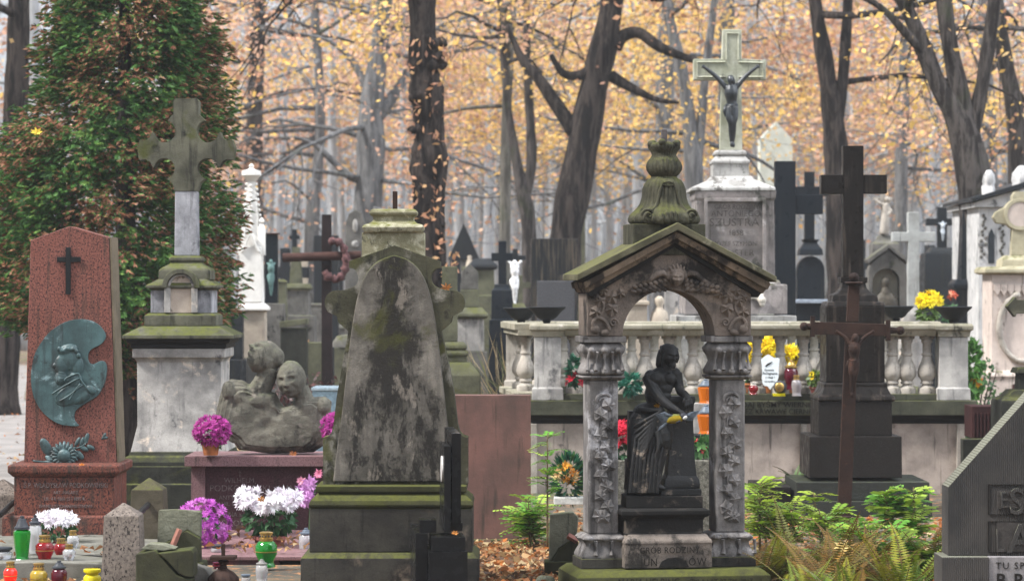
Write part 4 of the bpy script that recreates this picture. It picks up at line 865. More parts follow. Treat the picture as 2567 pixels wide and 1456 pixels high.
def shrine():
    fr = Fr(1663, None, SY); t = thing('stone_shrine', 'small blackened stone shrine with a gabled arch and ivy carved columns', 'shrine', fr)
    t.rotation_euler = (0, 0, math.radians(SYAW))
    D0, D1 = -60, 60        # the arch's thickness
    # arch wall with the opening
    op = [(1546, 841)] + arc(1663, 843, 117, 180, 0, 28)[1:-1] + [(1780, 841)]
    top = [(1457, 841), (1457, 700), (1678, 580), (1873, 695), (1873, 841)]
    outl = []
    N = len(op)
    for i in range(N):          # outer points fanned to match
        u = i / (N - 1)
        if u < .14: outl.append((1457, 841 - (841 - 712) * u / .14))
        elif u < .5: v = (u - .14) / .36; outl.append((1457 + (1672 - 1457) * v, 712 - (712 - 590) * v))
        elif u < .86: v = (u - .5) / .36; outl.append((1672 + (1873 - 1672) * v, 590 + (712 - 590) * v))
        else: outl.append((1873, 712 + (841 - 712) * (u - .86) / .14))
    m = MB(fr); m.strip(outl, op, D0, D1); m.build('arch_wall', SHR, t, smooth=20, bevel=.004)
    # rubbed band round the opening
    # cornice mouldings under the roof, stepping out
    for k, (o0, o1, dd, mat, nm) in enumerate(((14, 30, 92, SHR_WARM, 'cornice'), (30, 40, 80, SHR_WARM, 'cornice'), (40, 50, 70, SHR_BLACK, 'cornice'))):
        A = [(1442 + 6 * k, 706 + o0 - 12 - 2 * k), (1676, 566 + o0 + 2), (1916 - 8 * k, 708 + o0 - 12 - 2 * k)]; B = [(1446 + 8 * k, 706 + o1 - 12), (1676, 566 + o1 + 4), (1908 - 10 * k, 708 + o1 - 12)]
        m = MB(fr); m.strip(A, B, -dd, dd - 4); m.build(nm, mat, t, bevel=.004)
    m = MB(fr); m.strip([(1424, 688), (1677, 560), (1928, 694)], [(1424, 704), (1677, 579), (1928, 708)], -104, 100); m.build('roof_slab', SHR_ROOF, t, bevel=.004)
    # finial
    m = MB(fr); m.box(1572, 1756, 563, 640, -64, 64); m.build('finial_plinth', FINIAL, t, bevel=.004)
    f = MB(fr); f.lathe(1664, 0, [(358, 34), (364, 40), (372, 40), (380, 33), (390, 30), (398, 35), (408, 42), (418, 45), (428, 43), (437, 37), (443, 31), (447, 33), (452, 42), (460, 48), (474, 53), (494, 55), (510, 59), (521, 66), (531, 76), (540, 85), (549, 89), (556, 88), (561, 84), (563, 80)], 128, 30, .028)
    for sx in (-1, 1):
        sp = [(1664 + sx * (56 + 0), 542)]; pts = []
        for i in range(26):
            a = i * .42; rr = 17 * (1 - i / 30); pts.append((1664 + sx * (54 + rr * math.cos(a)), 543 - rr * math.sin(a), -64 - i * .4))
        f.tube(pts, [4.5 - i * .09 for i in range(26)], 7)
        f.tube([(1664 + sx * x, y, -d) for x, y, d in ((12, 458, 50), (22, 480, 52), (26, 500, 50), (34, 520, 56), (50, 534, 66))], [3, 4, 4, 4.5, 3], 7)
    f.tube([(1664 + 14 * math.cos(a), 463 + 5 * math.sin(a), -52) for a in [k * .5 for k in range(13)]], 2.4, 6)
    for k in range(-2, 3): f.ell(1664 + 10 * k, 414 + 3 * abs(k), -40 + 3 * abs(k), 4, 20, 5, k * 9, 8, 6)
    for k in range(-3, 4): f.ell(1664 + 9 * k, 553 - (9 - k * k) * 1.1, -86 + abs(k) * 2, 5, 14, 5, k * 10, 8, 6)
    for a in range(0, 360, 60): f.ell(1664 + 35 * math.cos(math.radians(a + 10)), 362 - 3 * (a % 120 == 0), 35 * math.sin(math.radians(a + 10)), 9.5, 9, 9.5)
    f.build('urn_finial', FINIAL, t, smooth=50, jitter=.0018, jfreq=30)
    m = MB(fr); m.box(1657, 1671, 325, 366, -7, 7); m.build('iron_pin', stone('pin_mortar', (.16, .14, .14), (.08, .07, .07)), t, bevel=.002, jitter=.001)
    # columns
    for cx, nm in ((1502, 'l'), (1825, 'r')):
        m = MB(fr); m.box(cx - 54, cx + 54, 841.4, 857, -58, 58); c = m.build('capital', SHR_COL, t, bevel=.004)
        m = MB(fr); m.lathe(cx, 0, [(857.3, 46), (864, 52), (872, 58), (882, 55), (892, 47), (904, 44), (916, 50), (928, 56), (936, 54), (939, 47)], 64, 12, .045, .6)
        for k in range(-1, 2):
            for y, r in ((876, 9), (930, 8)): m.ell(cx + k * 34, y, -56, r, r * .9, 8, 0, 10, 7)
        for k in (-1.6, -.8, 0, .8, 1.6): m.tube([(cx + k * 24, 880, -58), (cx + k * 26, 900, -48), (cx + k * 28, 926, -60)], [4, 3, 5], 6)
        m.build('acanthus_band', SHR_COL, c, smooth=60, jitter=.0012)
        m = MB(fr); m.stack(cx, 0, [(939.4, 52, 52), (944, 53, 53), (949, 46, 46), (951, 44, 44)]); m.build('capital_ring', SHR_COL, c, bevel=.003)
        m = MB(fr); m.box(cx - 37, cx + 37, 951.3, 1332, -42, 42); sh = m.build('column_shaft', SHR_COL, t, bevel=.009)
        m = MB(fr)
        pts = [(cx + 9 * math.sin(y * .045 + (0 if cx < 1600 else 1.2)), y, -43.5) for y in range(990, 1292, 8)]; m.tube(pts, 2.6, 6)
        m.tube([(a, b, -44) for a, b in arc(cx + 1, 1000, 20, 200, -10, 12, 16)], [2, 3, 3.5, 4, 4, 4, 4, 4, 4, 3.5, 3, 2.5, 2], 6); m.tube([(a, b, -44) for a, b in arc(cx + 1, 1002, 12, 190, 0, 8, 8)], 2.4, 6)
        rs = random.Random(5 if cx < 1600 else 9); y = 1012; sd = 1
        while y < 1296:
            r = rs.uniform(16, 20); ivy_leaf(m, fr, cx + sd * rs.uniform(7, 13), y, -44, r, 180 + rs.uniform(-40, 40), rs.uniform(5, 7)); y += rs.uniform(21, 28); sd = -sd
        ivy_leaf(m, fr, cx - 1, 1290, -44, 19, 190, 7)
        for yy, s2 in ((1205, 1), (1120, -1)):
            m.tube([(cx + s2 * (18 + 7 * math.cos(a) * (1 - a / 9)), yy + 7 * math.sin(a) * (1 - a / 9), -44) for a in [k * .5 for k in range(14)]], 1.6, 5)
        m.build('ivy_relief', SHR_COL, sh, smooth=35)
        m = MB(fr); m.lathe(cx, 0, [(1332.4, 44), (1337, 52), (1343, 57), (1349, 53), (1356, 47), (1364, 48), (1376, 55), (1386, 59), (1391, 58)], 64, 8, .05, .75)
        for k in (-1, 0, 1): m.ell(cx + k * 40, 1342, -55, 13, 7, 10, 0, 12, 7); m.tube([(cx + k * 40 + 18, 1348, -54), (cx + k * 40 + 20, 1366, -52), (cx + k * 40 + 17, 1384, -58)], [5, 3, 6], 6)
        cb = m.build('column_base', SHR_COL, t, smooth=60, jitter=.0012)
        m = MB(fr); m.box(cx - 60, cx + 60, 1391.4, 1416, -62, 62); m.build('base_block', BASEST, cb, bevel=.004)
    # vines in the spandrels
    for sx, x0 in ((1, 1457), (-1, 1873)):
        m = MB(fr); X = lambda v: x0 + sx * v
        m.tube([(a, b, -62) for a, b in smooth_path([(X(24), 828), (X(14), 810), (X(26), 795), (X(46), 806), (X(56), 826)], 5)], 5, 7)
        m.tube([(a, b, -62) for a, b in smooth_path([(X(26), 800), (X(40), 775), (X(44), 745), (X(70), 725)], 5)], 3.4, 6)
        m.tube([(X(66 + 11 * math.cos(a) * (1 - a / 11)), 808 - 11 * math.sin(a) * (1 - a / 11), -62) for a in [k * .5 for k in range(18)]], 2.6, 6)
        m.ell(X(20), 824, -62, 12, 11, 6, sx * 30); m.ell(X(44), 832, -61, 13, 8, 6, sx * -20)
        for vx, y, r, ro in ((32, 752, 17, 20), (60, 742, 19, -30), (22, 780, 16, 60), (62, 772, 18, 10), (82, 735, 13, -60), (40, 728, 14, 40), (20, 745, 12, -20)): ivy_leaf(m, fr, X(vx), y, -61, r, ro * sx, 9)
        m.build('vine_relief', SHR, t, smooth=35)
    # cherub
    m = MB(fr)
    m.head(1679, 694, -70, 24, 2, -12, 0, 1.12); m.ell(1679, 682, -70, 22, 15, 20, 0); m.ell(1658, 690, -70, 8, 14, 12); m.ell(1701, 690, -70, 8, 14, 12)
    for k in range(5): m.ell(1664 + 7.5 * k, 676 - 3 * (2 - abs(k - 2)), -84 + 2 * abs(k - 2), 4, 10, 5, (k - 2) * 16, 8, 6)
    ch = m.build('cherub_head', SHR, t, smooth=180, remesh=.0026, relax=1)
    m = MB(fr)
    for sx in (-1, 1):
        m.tube([(1679 + sx * x, y, -60 - d) for x, y, d in ((18, 694, 12), (34, 684, 14), (50, 688, 12), (66, 702, 8), (96, 716, 5))], [6, 8, 9, 7, 4], 8)
        for row, (n, L, y0, dy, d) in enumerate(((7, 14, 698, 3.0, 9), (7, 18, 708, 3.2, 6), (6, 22, 718, 2.4, 4))):
            for k in range(n): m.ell(1679 + sx * (26 + k * 13 + row * 3), y0 + k * dy * (.9 if row < 2 else .6) + 5, -61 - d, L * .55, 5.5, 4, sx * (-38 + 4 * k), 9, 6)
    m.build('cherub_wings', SHR, ch, smooth=180)
    # pedestal of the figure
    m = MB(fr); m.stack(1650, 0, [(1268.5, 104, 84), (1272, 112, 92), (1282, 112, 92), (1288, 106, 86), (1291, 100, 80), (1296, 98, 78), (1297, 97, 77), (1326, 97, 77), (1330, 100, 80)]); m.build('pedestal', SHR_BLACK, t, bevel=.004, jitter=.001)
    m = MB(fr); m.stack(1655, 0, [(1330.4, 98, 80), (1346, 110, 98), (1352, 111, 99), (1355, 109, 97), (1413, 110, 98)]); ib = m.build('inscribed_block', SHR_PALE, t, bevel=.004, jitter=.002, jfreq=22)
    m = MB(fr); m.prism([(1629, 1411), (1637, 1396), (1653, 1388), (1679, 1386), (1697, 1394), (1705, 1411)], -101.5, -97); m.build('broken_hollow', SHR_BLACK, ib, jitter=.0015)
    text('GRÓB RODZINY', 1657, 1376, 16, -100.5, fr, LETTER_DARK, ib, sx=.85, ext=.001, sp=1.12); text('JUN', 1605, 1407, 20, -100.8, fr, LETTER_DARK, ib, sx=.85, ext=.001, sp=1.1); text('ÓW', 1727, 1407, 20, -100.8, fr, LETTER_DARK, ib, sx=.85, ext=.001, sp=1.2)
    m = MB(fr); m.stack(1662, 0, [(1416.3, 226, 112), (1431, 244, 130), (g(SY) + 2, 246, 132)]); b = m.build('base_slab', MOSSBASE, t, bevel=.005)
    text('Ś.P.', 1500, 1452, 12, -132.6, fr, LETTER_DARK, b, sx=.85, ext=.001); text('MARJA HELBING', 1598, 1453, 20, -132.6, fr, LETTER_DARK, b, sx=.78, ext=.001); text('ŻYŁA LAT 87 ZM. 1917', 1780, 1452, 15, -132.6, fr, LETTER_DARK, b, sx=.78, ext=.001)
shrine()

STATUE = stone('blackened_statue_stone', (0.024, 0.023, 0.023), (0.011, 0.011, 0.011), pale=0.22, palecol=(0.24, 0.19, 0.145), crust_scale=15, bump=0.6, rough=.55, grain=.2, spec=.3)
def statue():
    fr = Fr(1660, 1268, SY + .02); t = thing('statue', 'blackened stone figure of a thorn-crowned man leaning on a column stump', 'statue', fr)
    t.rotation_euler = (0, 0, math.radians(4))
    q = zz(.3234, 1557.2, 833); k = .3234
    m = MB(fr)
    def e(u, v, ru, rv, rd, rot=0, d=0, tilt=0): x, y = q(u, v); m.ell(x, y, d, ru * k, rv * k, rd * k, rot, 14, 10, tilt)
    def tb(pts, r): m.tube([(*q(u, v), d * k) for u, v, d in smooth_path(pts, 3)], [x[0] * k for x in smooth_path([(a, 0) for a in r], 3)], 10)
    # head bent down to the right, hair and beard
    x, y = q(372, 172); m.head(x, y, -22, 27, 14, -14, 4, .98); e(352, 138, 60, 56, 62, 0, -16); e(384, 248, 26, 34, 22, -5, -36)
    tb([(320, 140, -10), (305, 190, -20), (290, 240, -20), (275, 262, -10)], [34, 36, 30, 16]); tb([(420, 150, -30), (426, 190, -40), (418, 235, -50)], [18, 20, 12]); tb([(325, 200, -60), (318, 240, -60), (320, 275, -40)], [20, 18, 12])
    e(345, 275, 42, 60, 45, -15, -10)
    # torso and arms
    e(310, 370, 118, 105, 82, -8, -6); e(275, 480, 100, 110, 80, -10, -6); e(222, 345, 52, 58, 58, 0, -8); e(412, 320, 48, 48, 50, 0, -6); e(265, 350, 60, 50, 30, -10, -26); e(365, 355, 52, 46, 30, 10, -26); e(330, 430, 60, 60, 36, 0, -20); e(320, 490, 60, 40, 30, 0, -22)
    tb([(200, 340, -30), (235, 430, -80), (290, 510, -140), (360, 570, -180), (430, 612, -190)], [50, 46, 40, 34, 24]); tb([(430, 605, -190), (455, 640, -200), (490, 668, -205)], [24, 27, 13])
    for i in range(4): tb([(448 + i * 11, 632 + i * 2, -212 + i * 7), (470 + i * 13, 664 + i, -222 + i * 6), (478 + i * 14, 692 - i * 4, -218 + i * 6)], [10, 9, 6])
    tb([(425, 315, -20), (440, 400, -40), (450, 455, -70), (480, 475, -110)], [44, 38, 34, 29]); tb([(480, 475, -110), (500, 510, -140), (505, 540, -150)], [28, 26, 16])
    for i in range(4): tb([(480 + i * 13, 520 - i * 3, -160), (478 + i * 15, 560 - i * 4, -166), (474 + i * 16, 592 - i * 10, -160)], [11, 10, 7])
    tb([(470, 505, -140), (462, 530, -150), (464, 552, -150)], [10, 9, 6])
    # hips, draped legs, seat block
    e(215, 620, 130, 80, 110, 6, -4); e(170, 700, 118, 110, 110, 10, -6); tb([(150, 680, -60), (150, 830, -90), (140, 1000, -80), (125, 1215, -70)], [112, 112, 112, 118]); tb([(230, 700, -90), (225, 900, -100), (205, 1100, -90), (190, 1215, -80)], [100, 92, 76, 66]); tb([(230, 690, -80), (290, 800, -130), (300, 880, -130)], [95, 84, 58])
    tb([(300, 860, -120), (285, 960, -110), (272, 1060, -100), (266, 1150, -110)], [58, 52, 38, 28]); e(285, 1188, 46, 22, 34, 25, -42); e(262, 1165, 26, 30, 30, 0, -34)
    e(140, 1215, 62, 34, 60, 0, -36); e(165, 1180, 40, 40, 40, 0, -28)
    m.box(1577, 1640, 1030, 1238, 6, 56); m.box(1570, 1650, 1150, 1238, 2, 54)
    e(330, 760, 60, 150, 70, -6, -8); tb([(330, 700, -60), (350, 820, -70), (375, 900, -60)], [44, 34, 14]); tb([(255, 760, -180), (270, 840, -190), (235, 920, -180)], [30, 28, 8])
    # folds
    rs = random.Random(4)
    for i in range(9):
        x0 = 312 - i * 5; y0 = 590 + i * 8
        tb([(x0, y0, -150 - i * 3), (215 - i * 6, 640 + i * 30, -196 - i * 2), (110 - i * 4, 700 + i * 52, -180), (70 - i * 2, 740 + i * 58, -130)], [8, 13, 12, 7])
    for i in range(8):
        x = 52 + i * 30; tb([(x + 34, 800 + i * 12, -190), (x + 14, 950, -205), (x, 1100, -200), (x - 10, 1228, -190)], [7, 11, 13, 15])
    for i in range(4): tb([(318 + i * 14, 640 + i * 8, -140), (336 + i * 13, 780, -150), (346 + i * 8, 920 - i * 20, -130)], [9, 11, 5])
    tb([(258, 720, -200), (262, 860, -215), (240, 960, -205), (228, 1060, -190)], [9, 14, 12, 6])
    tb([(130, 590, -60), (200, 600, -130), (300, 590, -150)], [22, 24, 18])
    fig = m.build('figure', STATUE, t, smooth=180, remesh=.0027, relax=1)
    m = MB(fr)
    for ph in range(3): m.tube([(*q(366 + 62 * math.cos(a) + 4 * math.sin(5 * a + ph), 128 + 16 * math.sin(a + .3 * ph) - 4 * ph), (-20 - 60 * math.sin(a)) * k - 2) for a in [i * 2 * math.pi / 20 for i in range(21)]], 3.0, 6)
    m.build('thorn_crown', STATUE, fig, smooth=180)
    m = MB(fr); m.stack(1706, 8, [(993, 33, 30), (999, 35, 32), (1008, 34, 31), (1010, 31, 29), (1060, 30, 28), (1150, 33, 31), (1190, 37, 35), (1200, 43, 40), (1212, 45, 42), (1222, 44, 41)]); m.build('column_stump', STATUE, t, bevel=.004, jitter=.003, jfreq=26)
    m = MB(fr); m.box(1651, 1753, 1222.4, 1237.6, -44, 52); m.build('stump_foot', STATUE, t, bevel=.003, jitter=.001)
    m = MB(fr); m.box(1561, 1754, 1238, 1268, -62, 62); m.build('plinth', SHR_BLACK, t, bevel=.005, jitter=.002)
statue()

def bird():
    fr = Fr(1700, 1052, SY - .16); t = thing('great_tit', 'small yellow-breasted bird with a black cap flying past the statue', 'bird', fr)
    Yl = simple('yellow_feathers', (0.17, 0.12, 0.008), .9, spec=.1); Bk = simple('black_feathers', (0.012, 0.013, 0.02), .6); Wh = simple('white_feathers', (.36, .36, .35), .8)
    Gr = simple('grey_wing_feathers', (0.07, 0.083, 0.10), .8, var=.5, spec=.1); Ol = simple('olive_feathers', (0.12, 0.13, 0.03), .8)
    m = MB(fr); m.tube([(1672, 1058, 2), (1680, 1054, 0), (1692, 1051, -2), (1704, 1049, -3), (1711, 1047, -3)], [3, 7.5, 10, 8.5, 5], 12); m.build('body', Yl, t, smooth=180)
    m = MB(fr); m.tube([(1674, 1052, 4), (1690, 1043, 3), (1703, 1042, 2)], [3, 6, 4.5], 8); m.build('back', Ol, t, smooth=180)
    m = MB(fr); m.ell(1713, 1043, -3, 10, 9.5, 9, -15); m.tube([(1704, 1054, -8), (1694, 1059, -9)], [4, 2.5], 8); h = m.build('head', Bk, t, smooth=180)
    m = MB(fr); m.ell(1716, 1046, -10, 6.5, 4.6, 4, -35); m.build('cheek', Wh, h, smooth=180)
    m = MB(fr); m.tube([(1722, 1042, -4), (1729, 1043, -5)], [2, .4], 6); m.build('beak', Bk, h)
    m = MB(fr)
    for i in range(5): m.tube([(1677, 1057, 2), (1664 - i, 1064 + i * 1.6, 3), (1652 - i, 1071 + i * 2.2, 4)], [2, 2.4, .8], 6, .3)
    m.build('tail', Gr, t, smooth=180)
    for sx in (-1, 1):
        m = MB(fr)
        for i in range(8):
            a = math.radians(-2 + i * 5.5)
            x0 = 1690 if sx < 0 else 1709; L = 46 - i * 2.5
            m.tube([(x0, 1044 + i * .6, 2), (x0 + sx * L * .55, 1041 - L * .14 + i * 2.2, 8), (x0 + sx * L, 1037 + i * 3.4 - (8 if sx > 0 else -4), 12)], [2.2, 2.8, .8], 6, .22)
        m.tube([(1690 if sx < 0 else 1709, 1044, 1), ((1690 if sx < 0 else 1709) + sx * 22, 1038, 6)], [4, 2.5], 8, .5)
        m.build('wing', Gr, t, smooth=180)
bird()
# ------------------------------------------------------------------ balustraded terrace tomb
LIME = stone('limestone_baluster', (0.44, 0.40, 0.35), (0.30, 0.27, 0.235), dark=(0.07, 0.06, 0.05), crust=0.28, crust_scale=9, streak=0.3, bump=0.35, topmoss=0.15)
LIME_RAIL = stone('limestone_rail', (0.36, 0.33, 0.26), (0.25, 0.235, 0.17), dark=(0.05, 0.05, 0.04), crust=0.2, streak=0.2, moss=0.15, topmoss=0.1, bump=0.4, pale=.3, palecol=(.5, .46, .4))
LIME_STAIN = stone('limestone_stained', (0.42, 0.40, 0.37), (0.27, 0.26, 0.25), dark=(0.085, 0.085, 0.09), crust=0.36, crust_scale=3.5, streak=0.45, bump=0.35)
WALL = stone('terrace_render', (0.46, 0.39, 0.34), (0.31, 0.265, 0.235), dark=(0.085, 0.075, 0.07), crust=0.2, crust_scale=5, streak=0.22, bump=0.3, moss=.05)
LEDGE = stone('mossy_ledge', (0.13, 0.13, 0.09), (0.075, 0.078, 0.055), moss=0.4, topmoss=0.5, streak=0.3, bump=0.5)
TY = 22.0
def terrace():
    fr = Fr(1880, None, TY); t = thing('terrace_tomb', 'pale stone terrace tomb with a balustrade round its raised floor', 'tomb', fr)
    # body of the terrace
    m = MB(fr); m.box(1336, 2412, 1062, g(TY), 10, 1400); w = m.build('terrace_wall', WALL, t)
    for a, b in ((1331, 1346), (2006, 2022), (2398, 2418)):
        m = MB(fr); m.box(a, b, 1062, g(TY), -2, 30); m.build('pilaster_strip', LIME, w, bevel=.004)
    m = MB(fr); m.stack(1876, 715, [(1040.4, 556, 712), (1046, 552, 708), (1050, 548, 704), (1061.5, 545, 702)]); m.build('ledge_moulding', IRON, t, bevel=.003)
    m = MB(fr); m.box(1326, 2446, 1003, 1040, -16, 1420); lg = m.build('ledge', LEDGE, t, bevel=.006)
    text('DAJ BYŚMY WIERNIE', 2037, 1019, 13, -17, fr, LETTER_DARK, lg, align='RIGHT', sx=1.08, ext=.001, serif=.0003); text('PRZEZ KRWAWE CIERNIE', 2037, 1036, 13, -17, fr, LETTER_DARK, lg, align='RIGHT', sx=.98, ext=.001, serif=.0003)
    m = MB(fr); m.box(1412, 2348, 987, 1002.6, 0, 60); m.build('plinth_course', LEDGE, t, bevel=.005)
    m = MB(fr); m.box(1412, 2348, 987, 1002.6, 560, 620); m.build('plinth_course', LEDGE, t, bevel=.005)
    # rail
    m = MB(fr); m.stack(1880, 30, [(812, 468, 44), (816, 470, 46), (824, 470, 46), (828, 466, 40), (836, 464, 36), (842, 464, 32)]); m.build('rail', LIME_RAIL, t, bevel=.003)
    m = MB(fr); m.stack(1880, 590, [(812, 560, 44), (816, 562, 46), (824, 562, 46), (828, 558, 40), (842, 556, 32)]); m.build('rail', LIME_RAIL, t, bevel=.003)
    # pedestals
    def ped(x0, x1, d, mat, nm='pedestal'):
        c = (x0 + x1) / 2; h = (x1 - x0) / 2
        m = MB(fr); m.stack(c, d, [(844.4, h - 3, h - 3), (970, h - 3, h - 3), (974, h + 2, h + 2), (1002.6, h + 3, h + 3)]); p = m.build(nm, mat, t, bevel=.004)
        m = MB(fr); m.stack(c, d, [(811, h + 6, h + 6), (817, h + 9, h + 9), (826, h + 9, h + 9), (830, h + 3, h + 3), (844, h, h)]); m.build('cap', LIME_RAIL, p, bevel=.003); return p
    ped(1336, 1409, 30, LIME_STAIN); ped(2350, 2428, 30, LIME_STAIN)
    ped(1264, 1302, 590, LIME)
    # slanting return on the left
    A, B = fr(1330, 812, 60), fr(1292, 812, 570)
    m = MB(fr); s = fr.s
    for (hw, z0, z1) in ((40, 812, 828), (32, 828, 842), (44, 987, 1002.6)):
        p = []
        for z in (z1, z0):
            zz_ = (fr.py - z) * s; p += [(A.x - hw * s, A.y, zz_), (A.x + hw * s, A.y, zz_), (B.x + hw * s, B.y, zz_), (B.x - hw * s, B.y, zz_)]
        m.add(p, [(0, 3, 2, 1), (4, 5, 6, 7), (0, 1, 5, 4), (1, 2, 6, 5), (2, 3, 7, 6), (3, 0, 4, 7)])
    m.build('return_rail', LIME_RAIL, t, bevel=.003)
    # balusters: one turned shape, repeated
    b0 = Fr(1500, 987, TY); m = MB(b0)
    m.lathe(1500, 0, [(842.2, 19), (850, 19), (851, 14), (857, 15), (862, 11), (885, 11), (886, 14), (891, 14), (892, 11), (905, 14), (920, 21), (934, 24), (944, 22), (955, 14), (958, 16), (962, 16), (964, 11), (968, 14), (972, 21), (974, 23), (987, 23)], 20)
    first = m.build('baluster', LIME, t, smooth=50)
    first.location = fr(1440, 987, 30)
    spots = [(1500, 30), (1558, 30), (1617, 30), (1678, 30), (1738, 30), (1797, 30), (1850, 30), (1899, 30), (1958, 30), (2017, 30), (2070, 30), (2130, 30), (2190, 30), (2240, 30), (2277, 30), (2327, 30)]
    spots += [(1360 + 62 * k, 590) for k in range(17)] + [(1318, 210), (1306, 380)]
    for x, d in spots:
        c = first.copy(); C.objects.link(c); c.parent = t; c.location = fr(x, 987, d)
terrace()

URN = simple('black_iron_urn', (0.014, 0.015, 0.017), .65, bump=.15, spec=.2)
def urns():
    fr = Fr(1370, 811, TY + .1); labs = ['black shallow urn at the front left corner of the balustrade', 'black shallow urn just behind the front left one on the balustrade', 'black shallow urn on the right corner pedestal of the balustrade', 'black shallow urn partly hidden by the tall dark cross']
    t = thing('urn', labs[0], 'urn', fr, 'black iron urns on the balustrade')
    m = MB(fr); m.lathe(1370, 0, [(768, 47), (770, 48), (773, 46), (778, 40), (786, 32), (796, 24), (801, 16)], 28); m.build('bowl', URN, t, smooth=50)
    m = MB(fr); m.lathe(1370, 0, [(801.3, 9), (804, 12), (808, 8), (814, 9), (818, 15)], 20); m.build('stem', URN, t, smooth=50)
    m = MB(fr); m.stack(1370, 0, [(818.3, 22, 22), (822, 24, 24), (824, 30, 30), (828, 30, 30)]); m.build('foot', URN, t, bevel=.003)
    t.location = Fr(1370, 828, TY + .1).loc + Vector((0, 0, .0))
    for ch in t.children: ch.location = Vector((0, 0, (811 - 828) * 0 )) - Vector((0, 0, -(828 - 811) * fr.s))
    dup(t, Fr(1306, 828, TY + 1.2).loc + Vector((0, 0, -.0)), labs[1]); dup(t, Fr(2388, 828, TY + .1).loc, labs[2]); dup(t, Fr(2246, 822, TY + 1.9).loc, labs[3])
urns()

# ------------------------------------------------------------------ tall white crucifix monument
CREAM = stone('lichened_white_stone', (0.46, 0.46, 0.38), (0.32, 0.33, 0.24), dark=(0.12, 0.12, 0.10), crust=.12, streak=.2, moss=.22, mosscol=(.22, .24, .12), bump=.3)
WHITE = stone('white_painted_stone', (0.44, 0.43, 0.41), (0.29, 0.28, 0.265), dark=(0.13, 0.12, 0.11), crust=.38, crust_scale=7, streak=.42, bump=.3)
GREYPED = stone('grey_pink_pedestal', (0.32, 0.285, 0.272), (0.19, 0.172, 0.165), dark=(0.075, 0.075, 0.06), crust=.3, crust_scale=4, streak=.25, bump=.35, topmoss=.3, pale=.3, palecol=(.46, .43, .42))
CORPUS = simple('black_bronze', (0.016, 0.02, 0.024), .38, spec=.6, var=.4, bump=.1)
def corpus(fr, parent, cx, top, foot, mat, armspan, armrise, d=-8, lean=0.0, sc=1.0, name='corpus', head_side=-1, vox=.006):
    """body hanging by the arms; top = chin row, foot = lowest row"""
    H = foot - top; u = H / 165.0; m = MB(fr)
    X = lambda v, y: cx + v * u + lean * (y - top)
    def tb(pts, r): m.tube([(X(a, top + b * u), top + b * u, d - c * u) for a, b, c in smooth_path(pts, 3)], [w[0] * u + .8 for w in smooth_path([(q, 0) for q in r], 3)], 10)
    def e(a, b, c, ra, rb, rc, rot=0): m.ell(X(a, top + b * u), top + b * u, d - c * u, ra * u, rb * u, rc * u, rot, 12, 8)
    e(head_side * 1, -7, 13, 8.5, 11, 9, head_side * 8); e(head_side * 1, -13, 10, 9.5, 8, 9); e(head_side * 2, 2, 15, 5, 6, 5); e(-head_side * 7, -2, 9, 4, 12, 5)
    tb([(0, -2, 8), (0, 8, 6)], [5.5, 7])
    tb([(0, 8, 6), (0, 25, 8), (1, 45, 6), (2, 58, 6)], [13, 17, 13, 13]); e(-8, 20, 12, 9, 9, 6); e(8, 20, 12, 9, 9, 6)
    for s in (-1, 1):
        tb([(s * 12, 12, 6), (s * armspan * .5, 12 - armrise * .48, 3), (s * armspan * .75, 12 - armrise * .76, 2), (s * armspan, 12 - armrise, 1)], [7, 5.4, 4.6, 3.2])
        for q in range(4): tb([(s * armspan, 12 - armrise, 1), (s * (armspan + 4 + q), 12 - armrise - 6 + q * 2.6, 2)], [1.8, 1.2])
        tb([(s * armspan, 12 - armrise, 1), (s * (armspan + 0), 12 - armrise - 6, 3)], [1.6, 1.1])
    tb([(-5, 62, 8), (-6, 88, 14), (-3, 104, 15), (-2, 130, 8), (-1, 152, 5)], [10, 9.5, 7, 6.2, 4]); tb([(7, 62, 8), (6, 88, 12), (4, 104, 14), (3, 130, 8), (1, 152, 6)], [10, 9.5, 7, 6.2, 4])
    e(-1, 157, 9, 5, 8, 4, 6); e(3, 158, 8, 4.5, 8, 4, -6)
    b = m.build(name, mat, parent, smooth=180, remesh=vox * .8, relax=1)
    m = MB(fr)
    for k in range(5): m.tube([(X(a, top + bb * u), top + bb * u, d - c * u) for a, bb, c in ((-14, 56 + k * 4.5, 8), (0, 60 + k * 5, 19), (14, 54 + k * 4, 8))], [4 * u, 5 * u, 4 * u], 8)
    m.tube([(X(a, top + bb * u), top + bb * u, d - c * u) for a, bb, c in ((-15, 58, 8), (-18, 72, 8), (-16, 86, 8))], [4 * u, 5 * u, 2 * u], 8)
    m.build('loincloth', mat, b, smooth=180); return b
